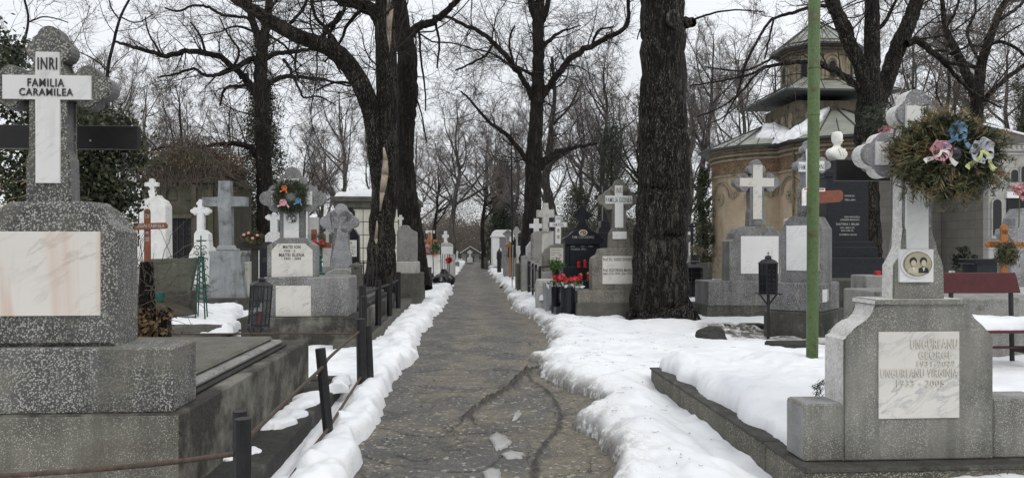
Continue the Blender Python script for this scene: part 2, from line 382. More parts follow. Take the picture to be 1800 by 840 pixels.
# batched tubes: P (N,k,3), R (N,k)
def tubes(P, R, sides):
    N, k, _ = P.shape
    T_ = np.empty_like(P); T_[:, 1:-1] = P[:, 2:] - P[:, :-2]; T_[:, 0] = P[:, 1] - P[:, 0]; T_[:, -1] = P[:, -1] - P[:, -2]
    T_ /= np.linalg.norm(T_, axis=2, keepdims=True) + 1e-9
    ov = P[:, -1] - P[:, 0]; ov /= np.linalg.norm(ov, axis=1, keepdims=True) + 1e-9
    ref = np.where(np.abs(ov[:, 2:3]) < .8, np.array([[0, 0, 1.]]), np.array([[0, 1., 0]]))
    ref = np.repeat(ref[:, None, :], k, 1)
    A = np.cross(T_, ref); A /= np.linalg.norm(A, axis=2, keepdims=True) + 1e-9; B = np.cross(T_, A)
    an = np.arange(sides) * 2 * math.pi / sides
    V = P[:, :, None, :] + R[:, :, None, None] * (np.cos(an)[None, None, :, None] * A[:, :, None, :] + np.sin(an)[None, None, :, None] * B[:, :, None, :])
    i = np.arange(N)[:, None, None] * k * sides + np.arange(k - 1)[None, :, None] * sides
    a = i + np.arange(sides)[None, None, :]; b = i + ((np.arange(sides) + 1) % sides)[None, None, :]
    Fc = np.stack([a, b, b + sides, a + sides], -1).reshape(-1, 4)
    return V.reshape(-1, 3), Fc
def join(lst):
    Vs, Fs, o = [], [], 0
    for V, F_ in lst: Vs.append(V); Fs.append(F_ + o); o += len(V)
    return np.concatenate(Vs), np.concatenate(Fs)
def norm(v): return v / (np.linalg.norm(v, axis=-1, keepdims=True) + 1e-9)
def grow(P, R, nch, ang, ln, k, wig=.18, up=.04, rr=.55, rmin=.003, t0=.12, rtip=.35, rng=RNG):
    """children of every branch; ln = (lo, hi) fraction of the parent's length"""
    N, kk, _ = P.shape; Mx = N * nch; idx = np.repeat(np.arange(N), nch)
    t = rng.uniform(t0, 1, Mx) * (kk - 1); t = np.minimum(t, kk - 1.001); i0 = t.astype(int); f = (t - i0)[:, None]
    pos = P[idx, i0] * (1 - f) + P[idx, i0 + 1] * f; r0 = R[idx, i0] * (1 - f[:, 0]) + R[idx, i0 + 1] * f[:, 0]
    tan = norm(P[idx, i0 + 1] - P[idx, i0]); rnd = rng.normal(size=(Mx, 3)); pr = norm(rnd - (rnd * tan).sum(1, keepdims=True) * tan)
    a = np.radians(rng.uniform(ang[0], ang[1], Mx))[:, None]; d = norm(np.cos(a) * tan + np.sin(a) * pr)
    PL = np.linalg.norm(np.diff(P, axis=1), axis=2).sum(1)
    L = PL[idx] * rng.uniform(ln[0], ln[1], Mx) * (1.12 - .62 * t / (kk - 1)); st = (L / (k - 1))[:, None]
    out_ = np.empty((Mx, k, 3)); out_[:, 0] = pos
    for j in range(1, k):
        d = norm(d + rng.normal(size=(Mx, 3)) * wig + np.array([0, 0, up])); out_[:, j] = out_[:, j - 1] + d * st
    rs = np.maximum(r0 * rng.uniform(rr * .7, rr, Mx), rmin)
    RR = rs[:, None] * (1 - (1 - rtip) * np.linspace(0, 1, k)[None, :]); return out_, np.maximum(RR, rmin * .7)
def resample(pts, rad, k, jit=0, rng=RNG):
    p = np.array(pts, float); r = np.array(rad, float); s = np.r_[0, np.cumsum(np.linalg.norm(np.diff(p, axis=0), axis=1))]
    # Catmull-Rom
    q = np.linspace(0, s[-1], k); o = np.empty((k, 3)); 
    for i, x in enumerate(q):
        j = min(np.searchsorted(s, x, side='right') - 1, len(p) - 2); u = (x - s[j]) / (s[j + 1] - s[j] + 1e-9)
        p0 = p[max(j - 1, 0)]; p1 = p[j]; p2 = p[j + 1]; p3 = p[min(j + 2, len(p) - 1)]
        o[i] = .5 * ((2 * p1) + (-p0 + p2) * u + (2 * p0 - 5 * p1 + 4 * p2 - p3) * u * u + (-p0 + 3 * p1 - 3 * p2 + p3) * u ** 3)
    if jit:
        j_ = rng.normal(size=(k, 3)) * jit * np.interp(q, s, r)[:, None]; j_[0] = 0; o += j_
    return o, np.interp(q, s, r)
def leaves(C, size, asp=.5, rng=RNG, axis=None, spread=1.0):
    n = len(C); d = norm(rng.normal(size=(n, 3)) * spread + (axis if axis is not None else 0)); e = norm(np.cross(d, rng.normal(size=(n, 3))))
    s = (size * rng.uniform(.6, 1.3, n))[:, None]; w = s * asp
    V = np.stack([C - d * s * .5, C + e * w * .5, C + d * s * .5, C - e * w * .5], 1)
    return V.reshape(-1, 3), np.arange(n * 4).reshape(-1, 4)
def PW(px, py, D): return np.array([(px - 900) * D / FPX, D, CH - (py - HY) * D / FPX])
def GW(px, py, z=0.0):
    D = (CH - z) * FPX / (py - HY); return ((px - 900) * D / FPX, D)
# ---------------------------------------------------------------- a thing placed by its front
class G:
    def __init__(s, name, label, cat, px, D, group=None, rot=0.0, z=0.0):
        s.px = px; s.D = D; s.k = D / FPX; s.z0 = z
        s.o = bpy.data.objects.new(name, None); COL.objects.link(s.o); s.o.empty_display_size = .2
        s.o.location = ((px - 900) * s.k, D, z); s.o.rotation_euler = (0, 0, YAW + rot)
        tag(s.o, label, cat, group)
    def x(s, px, y=0.0): return (px - 900) / FPX * (s.D + y) - (s.px - 900) * s.k + y * math.sin(YAW)
    def z(s, py, y=0.0): return CH - (py - HY) * (s.D + y) / FPX - s.z0
    def box(s, name, x0, x1, yt, yb, y0, y1, mat, bev=.008, label=None, parent=None):
        bm = bmesh.new(); zb = 0 if yb is None else s.z(yb, y0)
        if yb is None: zb = -.1
        boxbm(bm, s.x(x0, y0), s.x(x1, y0), y0, y1, zb, s.z(yt, y0), bev); o = frombm(name, bm, mat, parent or s.o)
        if label: o['label'] = label
        return o
    def poly(s, name, pts, y0, y1, mat, bev=.008, label=None, parent=None, seg=1, side=None):
        bm = bmesh.new(); prism(bm, [(s.x(a, y0), s.z(b, y0)) for a, b in pts], y0, y1, bev, seg=seg, smi=1 if side else None); o = frombm(name, bm, [mat, side] if side else mat, parent or s.o)
        if label: o['label'] = label
        return o
    def bm(s, name, bm, mat, smooth=False, label=None, parent=None):
        o = frombm(name, bm, mat, parent or s.o, smooth=smooth)
        if label: o['label'] = label
        return o
    def text(s, txt, x0, x1, yt, yb, y, mat='letter_dark', parent=None, bold=.004, depth=.002, name='lettering'):
        cu = bpy.data.curves.new('t', 'FONT'); cu.body = txt; cu.extrude = .01; cu.offset = bold; cu.resolution_u = 3; cu.space_character = 1.12
        ob = bpy.data.objects.new('t', cu); me = bpy.data.meshes.new_from_object(ob); bpy.data.objects.remove(ob)
        n = len(me.vertices); a = np.empty(n * 3); me.vertices.foreach_get('co', a); a = a.reshape(-1, 3)
        mn = a.min(0); mxx = a.max(0); u = (a - mn) / (mxx - mn + 1e-9); b = np.empty_like(a)
        b[:, 0] = s.x(x0, y) + u[:, 0] * (s.x(x1, y) - s.x(x0, y)); b[:, 2] = s.z(yb, y) + u[:, 1] * (s.z(yt, y) - s.z(yb, y)); b[:, 1] = y - u[:, 2] * depth
        me.vertices.foreach_set('co', b.ravel()); me.update(); me.name = 'lettering'; me.materials.clear()
        return link(name, me, mat, parent or s.o)
def oval(cx, cy, rx, ry, n=24): return [(cx + rx * math.cos(2 * math.pi * i / n), cy - ry * math.sin(2 * math.pi * i / n)) for i in range(n)]
def lobes(L, hw, r, n=26, amax=140):
    cs = [(L - r, 0, r), (L - 2.15 * r, r * .95, r * .95), (L - 2.15 * r, -r * .95, r * .95)]; c0 = (L - 2.0 * r, 0); res = []
    for i in range(n + 1):
        t = math.radians(-amax + 2 * amax * i / n); u = (math.cos(t), math.sin(t)); best = 0
        for cx, cy, rr in cs:
            dx = cx - c0[0]; dy = cy - c0[1]; b = dx * u[0] + dy * u[1]; q = b * b - (dx * dx + dy * dy - rr * rr)
            if q > 0: best = max(best, b + math.sqrt(q))
        res.append((c0[0] + u[0] * best, c0[1] + u[1] * best))
    return res
def cross_pts(cx, cy, hv, hh, top, left, right, bot, r=0, foot=None):
    """px outline. hv: half width of the upright, hh: half height of the arms"""
    P = []
    def arm(L, hw, f):
        if r: return [f(a, b) for a, b in lobes(L, hw, r)]
        return [f(L, -hw), f(L, hw)]
    P += [(cx - hv, cy - hh)] + arm(cy - top, hv, lambda a, b: (cx + b, cy - a))
    P += [(cx + hv, cy - hh)] + arm(right - cx, hh, lambda a, b: (cx + a, cy + b))
    P += [(cx + hv, cy + hh)]
    P += (foot if foot else [(cx + hv, bot), (cx - hv, bot)])
    P += [(cx - hv, cy + hh)] + arm(cx - left, hh, lambda a, b: (cx - a, cy - b))
    return P
def snowpad(name, label, corners, thick, n=(40, 40), jag=.06, edge=.10, seed=1, parent=None, lump=.03, under=.02):
    """cushion of snow on four world points (bl, br, tr, tl), each (x,y,z)"""
    c = np.array(corners, float); U, V_ = np.meshgrid(np.linspace(0, 1, n[0]), np.linspace(0, 1, n[1]), indexing='ij')
    b = (1 - U)[..., None] * (1 - V_)[..., None] * c[0] + U[..., None] * (1 - V_)[..., None] * c[1] + U[..., None] * V_[..., None] * c[2] + (1 - U)[..., None] * V_[..., None] * c[3]
    LU = np.linalg.norm(c[1] - c[0]); LV = np.linalg.norm(c[3] - c[0])
    x = b[..., 0]; y = b[..., 1]
    d = np.minimum(np.minimum(U, 1 - U) * LU, np.minimum(V_, 1 - V_) * LV)
    h = thick * np.sqrt(np.clip(d / edge, 0, 1) * (2 - np.clip(d / edge, 0, 1)))
    h = h * (1 + .5 * fbm(x * 2.3, y * 2.3, 4, seed)) + lump * fbm(x * 5, y * 5, 4, seed + 5) * np.clip(d / edge, 0, 1)
    w = np.clip(1 - d / (edge * 1.5), 0, 1)
    b[..., 0] += jag * fbm(x * 4, y * 4, 4, seed + 9) * 1.6 * w; b[..., 1] += jag * fbm(x * 4 + 40, y * 4, 4, seed + 12) * 1.6 * w
    b[..., 2] += h; ed = (d <= 1e-6); b[..., 2][ed] -= under
    nn = n[0] * n[1]; I = np.arange(nn).reshape(n); F_ = np.stack([I[:-1, :-1], I[1:, :-1], I[1:, 1:], I[:-1, 1:]], -1).reshape(-1, 4)
    o = npmesh(name, b.reshape(-1, 3), F_, 'snow', parent, smooth=True)
    if not parent: tag(o, label, 'snow', kind='stuff')
    return o
stone('pole_green', (.068, .112, .042), (.105, .155, .062), 6, moss=(.085, .06, .035), mossamt=.42, rough=.6, streak=1.0, bump=.3, mscale=9)
plain('engraved', (.55, .525, .46), .5, var=.1)
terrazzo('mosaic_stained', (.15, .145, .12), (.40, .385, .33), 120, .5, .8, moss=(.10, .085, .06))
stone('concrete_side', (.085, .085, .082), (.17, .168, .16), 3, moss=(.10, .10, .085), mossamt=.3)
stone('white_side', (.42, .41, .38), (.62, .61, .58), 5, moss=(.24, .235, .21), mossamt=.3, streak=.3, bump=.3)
terrazzo('mosaic_ledge', (.085, .08, .066), (.46, .43, .34), 92, .58, .7, moss=(.10, .095, .07))
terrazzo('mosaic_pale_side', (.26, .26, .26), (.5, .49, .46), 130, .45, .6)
plain('grit', (.26, .225, .16), .9, var=.6, sc=60)
# ---------------------------------------------------------------- ground, path and snow cover
def edge_tab(px):   # photo pixels on the ground -> table of (distance, x)
    a = np.array([GW(x, y) for x, y in px]); a = a[np.argsort(a[:, 1])]; return a[:, 1], a[:, 0]
LE = edge_tab([(628, 840), (640, 790), (655, 745), (692, 690), (700, 655), (733, 632), (738, 600), (745, 580), (764, 560), (778, 540), (790, 522), (795, 505), (788, 492), (806, 475), (815, 462)])
RE = edge_tab([(1068, 840), (1042, 780), (1030, 740), (1052, 711), (1014, 690), (984, 680), (955, 664), (948, 630), (968, 609), (960, 583), (940, 561), (905, 545), (893, 520), (885, 503), (870, 488), (860, 476), (856, 462)])
def edges(y):
    s = -.0615 * (y - 60)
    l = np.interp(y, LE[0], LE[1]); r = np.interp(y, RE[0], RE[1])
    l = np.where(y < LE[0][0], LE[1][0] + .0615 * (LE[0][0] - y) - .1 * 0, l); r = np.where(y < RE[0][0], RE[1][0] + .0615 * (RE[0][0] - y), r)
    return l, r
def snow_h(x, y):
    l, r = edges(y)
    big = fbm(x * 1.1, y * 1.1, 3, 3); med = fbm(x * 3.6, y * 3.6, 4, 8); fine = fbm(x * 13, y * 13, 3, 21)
    wob = .20 * fbm(x * 1.9, y * 1.9, 3, 31) + .032 * fbm(x * 5, y * 5, 2, 41)
    dl = (l - x) + wob * .8; dr = (x - r) + wob * 1.25
    d = np.maximum(dl, dr)                                   # >0 under snow
    T = np.where(dl > dr, .15, .16)
    w = np.where(dl > dr, .10, .22)
    e = np.clip(d / w, 0, 1); prof = np.sqrt(e * (2 - e))
    bank = np.where(dl > dr, .045 * np.exp(-((d - .22) / .2) ** 2), .04 * np.exp(-((d - .5) / .35) ** 2))
    h = prof * (T + bank + .05 * big + .075 * med * np.exp(-np.clip(d, 0, 9) / 1.6) + .03 * med + .016 * fine * np.exp(-np.clip(d, 0, 9) / .8))
    # mound round the big trunk and bare wet soil by the lantern post
    h += .10 * np.exp(-(((x - 3.1) / 1.6) ** 2 + ((y - 14.6) / 1.0) ** 2))
    h -= .13 * np.exp(-((np.hypot(x - 3.08, y - 15.2) - .66) / .16) ** 2)
    for cx, cy, sx, sy, a in ((4.0, 12.6, 1.1, .6, .11), (3.45, 13.2, .5, .5, .06), (4.5, 14.1, .9, .9, .15), (4.95, 13.9, .75, .5, .16), (5.2, 12.1, .5, .8, .10)):
        h -= a * np.exp(-(((x - cx) / sx) ** 2 + ((y - cy) / sy) ** 2)) * (1 + 1.4 * med)
    xl = -1.63 - .0615 * (y - 4.58)                       # bare ledge beside the left tomb
    h -= .17 * np.clip((xl + .10 - x) / .08, 0, 1) * np.clip((x - xl + .55) / .1, 0, 1) * np.clip((8.0 - y) / .3, 0, 1)
    xk = 1.80 - .0615 * (y - 4.7)                         # thinner snow against the right kerb
    h -= (.10 + .16 * med) * np.exp(-((x - xl - .13 + .12 * med) / .13) ** 2) * np.clip((8.4 - y) / .4, 0, 1)
    h -= (.14 + .10 * med) * np.exp(-((x - xk + .35 * fbm(y * 2.1, y * 0 + 3, 3, 15)) / .27) ** 2) * np.clip((8.8 - y) / .6, 0, 1)
    h = np.where(d > 0, np.maximum(h, np.minimum(.03 + .02 * med, h + .17)), -.06)
    dirt = np.where(dr > dl, np.clip(1 - dr / .5, 0, 1) * .75, np.clip(1 - dl / .10, 0, 1) * .35) + 1.2 * np.exp(-(((x - 4.4) / 1.1) ** 2 + ((y - 13.7) / 1.2) ** 2)) + .9 * np.exp(-(((x - 5.0) / .45) ** 2 + ((y - 11.6) / .9) ** 2))
    return h, np.clip(dirt, 0, 1), d
zs = []
def snow_zone(x0, x1, y0, y1, sx, sy, drop=0):
    xs = np.arange(x0, x1 + sx * .5, sx); ys = np.arange(y0, y1 + sy * .5, sy); Y, X = np.meshgrid(ys, xs, indexing='ij')
    h, dt, d = snow_h(X, Y); h = h - drop; V = np.stack([X, Y, h], -1).reshape(-1, 3); I = np.arange(X.size).reshape(X.shape)
    F_ = np.stack([I[:-1, :-1], I[:-1, 1:], I[1:, 1:], I[1:, :-1]], -1).reshape(-1, 4)
    keep = (V[:, 2][F_] > -.04).any(1); return V, F_[keep], dt.ravel()
Z = [snow_zone(-5, 8, 2.2, 12, .026, .03), snow_zone(-14, 16, 12, 30, .06, .07), snow_zone(-60, 60, 30, 110, .3, .3), snow_zone(-30, -4.97, 1, 12.05, .2, .2), snow_zone(7.97, 30, 1, 12.05, .2, .2), snow_zone(-60, -13.9, 12, 30.2, .25, .25), snow_zone(15.9, 60, 12, 30.2, .25, .25)]
V, F_ = join([(a, b) for a, b, c in Z])
so = npmesh('snow_ground', V, F_, 'snow', smooth=True); tag(so, 'lumpy white snow lying either side of the path and between the graves', kind='structure')
at = so.data.attributes.new('dirt', 'FLOAT', 'POINT'); at.data.foreach_set('value', np.concatenate([c for a, b, c in Z]).astype(np.float32))
bm = bmesh.new(); v = [bm.verts.new(p) for p in ((-900, -60, -.11), (900, -60, -.11), (900, 1500, -.11), (-900, 1500, -.11))]; bm.faces.new(v)
tag(frombm('ground', bm, 'soil'), 'dark wet soil under the snow', kind='structure')
# path: cracked asphalt heightfield
CR = {'ridge': ([(965, 648), (940, 650), (915, 664), (893, 688), (862, 704), (835, 722), (815, 738)], .05, .05),
      'ridge2': ([(925, 655), (935, 672), (958, 685), (975, 705), (987, 735), (980, 755), (962, 778), (945, 800), (940, 840)], .028, .020)}
CK = [[(668, 752), (690, 756), (725, 765), (770, 768), (810, 762), (850, 760), (888, 757)], [(815, 738), (800, 748), (792, 760)], [(828, 730), (835, 745), (832, 742)], [(735, 655), (770, 650), (805, 648)], [(865, 600), (900, 603), (925, 600), (940, 612)],
      [(985, 735), (970, 762), (950, 785), (937, 815), (935, 850)], [(862, 820), (885, 800), (905, 790)], [(700, 800), (730, 812), (760, 806)], [(790, 545), (830, 540), (865, 545)], [(640, 800), (680, 815), (730, 822), (800, 830), (850, 828)]]
def pdist(X, Y, pts):
    d = np.full(X.shape, 9.); w = .022 * fbm(X * 16, Y * 16, 3, 77)
    P = [GW(*p) for p in pts]
    for (ax, ay), (bx, by) in zip(P, P[1:]):
        L2 = (bx - ax) ** 2 + (by - ay) ** 2; t = np.clip(((X - ax) * (bx - ax) + (Y - ay) * (by - ay)) / L2, 0, 1)
        d = np.minimum(d, np.hypot(X - ax - t * (bx - ax), Y - ay - t * (by - ay)))
    return np.abs(d + w)
def path_zone(y0, y1, sx, sy, x0, x1, cr=True):
    xs = np.arange(x0, x1, sx); ys = np.arange(y0, y1 + sy * .5, sy); Y, U = np.meshgrid(ys, xs, indexing='ij'); X = U - .0615 * Y
    h = .012 * fbm(X * .9, Y * .9, 3, 61) + .007 * fbm(X * 9, Y * 9, 4, 63); ck = np.zeros_like(h)
    if cr:
        for pts, wd, ht in CR.values():
            d = pdist(X, Y, pts); h += ht * np.exp(-(d / wd) ** 2) * (1 + 1.2 * fbm(X * 14, Y * 14, 3, 5)); ck = np.maximum(ck, 1.0 * np.exp(-(d / (wd * .95)) ** 4))
        for pts in CK:
            d = pdist(X, Y, pts); h -= .012 * np.exp(-(d / .014) ** 2); ck = np.maximum(ck, np.exp(-(d / .014) ** 2))
    l, r = edges(Y); sand = np.clip(1 - (r - X) / .55, 0, 1.2) + .55 * np.exp(-(((X - (l + r) / 2 + .1) / .35) ** 2)) * (Y > 6.5)
    V = np.stack([X, Y, h], -1).reshape(-1, 3); I = np.arange(X.size).reshape(X.shape)
    return V, np.stack([I[:-1, :-1], I[:-1, 1:], I[1:, 1:], I[1:, :-1]], -1).reshape(-1, 4), ck.ravel(), sand.ravel()
Z = [path_zone(2, 10, .014, .016, -1.6, 2.4), path_zone(10, 20, .04, .05, -1.9, 2.4), path_zone(20, 110, .12, .3, -1.9, 2.4, False)]
V, F_ = join([(z[0], z[1]) for z in Z]); po = npmesh('path', V, F_, 'asphalt', smooth=True); tag(po, 'cracked wet asphalt path strewn with sand', kind='structure')
for nm, i in (('crack', 2), ('sand', 3)):
    at = po.data.attributes.new(nm, 'FLOAT', 'POINT'); at.data.foreach_set('value', np.concatenate([z[i] for z in Z]).astype(np.float32))
# ice patches, debris
for lab, pts in (('largest grey patch of old ice in the middle of the path', [(858, 770), (872, 760), (890, 768), (900, 778), (888, 790), (872, 792)]), ('thin flat strip of ice just in front of the largest ice patch', [(880, 800), (898, 795), (920, 798), (918, 808), (892, 808)]), ('ice patch nearest the bottom edge of the picture', [(848, 832), (862, 824), (880, 828), (880, 845), (855, 850)]), ('small curl of ice behind the largest ice patch', [(903, 728), (912, 722), (918, 728), (908, 738), (900, 740)])):
    P = [GW(*p) for p in pts]; cx = sum(p[0] for p in P) / len(P); cy = sum(p[1] for p in P) / len(P); bm = bmesh.new(); n = 36; rings = []
    zc = .012 + float((.012 * fbm(np.array([cx * .9]), np.array([cy * .9]), 3, 61))[0])
    for f, z in ((1.0, -.01), (.92, .004), (.6, .010), (.2, .011)):
        ring = []
        for i in range(n):
            t = i / n * len(P); j = int(t); u = t - j; a = P[j]; b = P[(j + 1) % len(P)]; g = f * (1 + .10 * random.uniform(-1, 1) * (f > .9))
            ring.append(bm.verts.new((cx + ((1 - u) * a[0] + u * b[0] - cx) * g, cy + ((1 - u) * a[1] + u * b[1] - cy) * g, zc + z)))
        rings.append(ring)
    for a, b in zip(rings, rings[1:]):
        for i in range(n): bm.faces.new((a[i], a[(i + 1) % n], b[(i + 1) % n], b[i]))
    bm.faces.new(rings[-1]); tag(frombm('ice_patch', bm, 'ice', smooth=True), lab, 'ice', 'ice patches on the path')
N = 15000; y = 4.3 + RNG.gamma(1.6, 2.6, N); l, r = edges(y); u = RNG.random(N) ** .8; x = l + (r - l) * u + RNG.normal(size=N) * .06; m_ = (fbm(x * 1.5, y * 1.5, 4, 88) + .35 * (u - .45)) > RNG.uniform(-.25, .3, N); x = x[m_]; y = y[m_]
zz = .012 * fbm(x * .9, y * .9, 3, 61) + .007 * fbm(x * 9, y * 9, 4, 63); q = RNG.uniform(.0025, .0075, len(x))[:, None]
B = np.array([[1, 0, 0], [-.5, .87, 0], [-.5, -.87, 0], [0, 0, .9]]); V = np.stack([x, y, zz], 1)[:, None, :] + (B[None] + RNG.normal(size=(len(x), 4, 3)) * .25) * q[:, None, :]; I = np.arange(len(x))[:, None] * 4
F_ = np.concatenate([I + np.array([[0, 1, 3]]), I + np.array([[1, 2, 3]]), I + np.array([[2, 0, 3]])]); tag(npmesh('grit', V.reshape(-1, 3), F_, 'grit'), 'sand and grit crumbs scattered over the asphalt path', 'grit', kind='stuff')
# twigs and leaf scraps on the snow: nobody could count them
N = 520; y = RNG.uniform(4.5, 26, N); l, r = edges(y); sd_ = RNG.random(N) < .75
x = np.where(sd_, r + RNG.gamma(1.3, .9, N), RNG.uniform(l, r, N)); ok = (x < 7); x = x[ok]; y = y[ok]
h, _, dd = snow_h(x, y); z = np.where(dd > .02, h, .02) + .006
N = len(x); L = RNG.uniform(.015, .09, N); a = RNG.uniform(0, 6.28, N); Pp = np.empty((N, 4, 3))
for j in range(4):
    Pp[:, j, 0] = x + np.cos(a) * L * j / 3; Pp[:, j, 1] = y + np.sin(a) * L * j / 3; Pp[:, j, 2] = z + RNG.uniform(0, .008, N); a = a + RNG.normal(size=N) * .4
V1, F1 = tubes(Pp, np.full((N, 4), .0016), 3); C = np.stack([x + .05, y, z + .004], 1)[::2]; V2, F2 = leaves(C, .016, .6)
V, F_ = join([(V1, F1), (V2, F2)]); tag(npmesh('fallen_twigs', V, F_, 'vine_twig'), 'tiny twigs and leaf scraps scattered over the snow and path', 'debris', kind='stuff')
# ---------------------------------------------------------------- trees
def tree(name, label, base_px, D, stems, limbs=(), cat='tree', barkm='bark_brown', twigm='twig_dark', sides=20, dens=(7, 7, 5), group=None, extra=0, dj=.25, tl=(.42, .75), rmin=.0055, seed=1, free=0, up=.03, k1=9):
    """stems/limbs: lists of (px,py,width px[,depth offset]); limbs carry procedural branches and twigs"""
    rng = np.random.default_rng(seed); k_ = D / FPX
    ox, oy = (base_px - 900) * k_, D
    def wpt(q, dd): return (PW(q[0], q[1], D + dd) + np.array([-ox, -oy, 0]))
    t = bpy.data.objects.new(name, None); COL.objects.link(t); t.location = (ox, oy, 0); tag(t, label, cat, group)
    big = []; carriers = []
    for st in stems:
        pts = [wpt(q, (q[3] if len(q) > 3 else 0)) for q in st]; rad = [q[2] * k_ / 2 for q in st]
        P, R = resample(pts, rad, max(14, len(st) * 6), 0.05, rng); V, F_ = tubes(P[None], R[None], sides)
        cen = np.repeat(P, sides, 0); dv = V - cen; an = np.arctan2(dv[:, 1], dv[:, 0])
        ca, sa_ = np.cos(an), np.sin(an); f = 1 + .12 * fbm(ca * 1.4 + 9 + V[:, 2] * .35, sa_ * 1.4 + V[:, 2] * .2, 3, seed) + .07 * fbm(ca * 5 + V[:, 2] * .25, sa_ * 5 + 5 - V[:, 2] * .3, 2, seed + 3)
        V = cen + dv * f[:, None]; big.append((V, F_))
        m_ = len(P) // 2; carriers.append((P[m_:], R[m_:]))
    for lb in limbs:
        dd = rng.uniform(-1, 1) * dj; L = sum(math.hypot(a[0] - b[0], a[1] - b[1]) for a, b in zip(lb, lb[1:])) * k_
        pts = []; acc = 0
        for i, q in enumerate(lb):
            if i: acc += math.hypot(q[0] - lb[i - 1][0], q[1] - lb[i - 1][1]) * k_
            pts.append(wpt(q, dd * acc))
        P, R = resample(pts, [q[2] * k_ / 2 for q in lb], max(16, len(lb) * 4), .22, rng); big.append(tubes(P[None], R[None], 9)); carriers.append((P, R))
    for i in range(free):    # limbs the camera sees foreshortened, toward and away from it
        P, R = carriers[rng.integers(0, len(stems))]; j = rng.integers(len(P) // 4, len(P)); a = rng.uniform(0, 6.28); d = np.array([math.cos(a), math.sin(a), rng.uniform(.1, .9)]); d /= np.linalg.norm(d)
        pts = [P[j]]; L = rng.uniform(2.2, 4.5)
        for q in range(9): d = norm(d + rng.normal(size=3) * .22 + np.array([0, 0, .05])); pts.append(pts[-1] + d * L / 9)
        r0 = R[j] * rng.uniform(.25, .5); PP, RR = resample(pts, np.linspace(r0, r0 * .2, 10), 18, .1, rng); big.append(tubes(PP[None], RR[None], 8)); carriers.append((PP, RR))
    V, F_ = join(big); npmesh('trunk', V, F_, barkm, t, smooth=True)
    tw = []
    CP = []; CRr = []
    for P, R in carriers:
        n = max(1, int(np.linalg.norm(np.diff(P, axis=0), axis=1).sum() / 1.6)); ii = np.linspace(0, len(P) - 1, n + 1)
        for a, b in zip(ii, ii[1:]):
            q = np.linspace(a, b, 6); CP.append(np.stack([np.interp(q, np.arange(len(P)), P[:, c]) for c in range(3)], 1)); CRr.append(np.interp(q, np.arange(len(P)), R))
    CP = np.array(CP); CRr = np.array(CRr); nrm = np.linalg.norm(CP[:, -1] - CP[:, 0], axis=1)
    # level 1
    P1, R1 = grow(CP, np.minimum(CRr, .10), dens[0], (30, 80), (tl[0] * 1.6, tl[1] * 2.4), k1, .2, up, .36, rmin * 1.6, 0, .25, rng); tw.append(tubes(P1, R1, 4))
    P2, R2 = grow(P1, R1, dens[1] + 1, (25, 70), (.3, .72), 7, .22, up, .55, rmin * 1.1, .1, .4, rng); tw.append(tubes(P2, R2, 3))
    P3, R3 = grow(P2, R2, dens[2], (25, 70), (.35, .85), 5, .22, up, .7, rmin * .75, .1, .5, rng); tw.append(tubes(P3, R3, 3))
    V, F_ = join(tw); npmesh('crown', V, F_, twigm, t)
    return t
R_ = random.Random(3)
big = tree('bare_tree', 'massive near black trunk rising out of the snow right of the path', 1165, 15.2,
  [[(1164, 590, 138), (1164, 566, 122), (1163, 540, 102), (1162, 480, 94), (1163, 400, 86), (1167, 300, 88), (1167, 220, 84), (1163, 120, 78), (1163, 40, 76), (1161, -60, 72), (1163, -260, 66)]],
  [[(1190, 44, 22), (1206, 42, 20), (1216, 40, 17)], [(1208, 42, 5), (1225, 33, 4), (1260, 22, 3.4), (1300, 18, 2.6), (1345, 22, 2)], [(1150, 35, 4), (1128, 48, 3), (1120, 70, 2)]],
  barkm='bark_black', sides=48, dens=(1, 4, 4), dj=.1, seed=5, rmin=.004, tl=(.15, .3))
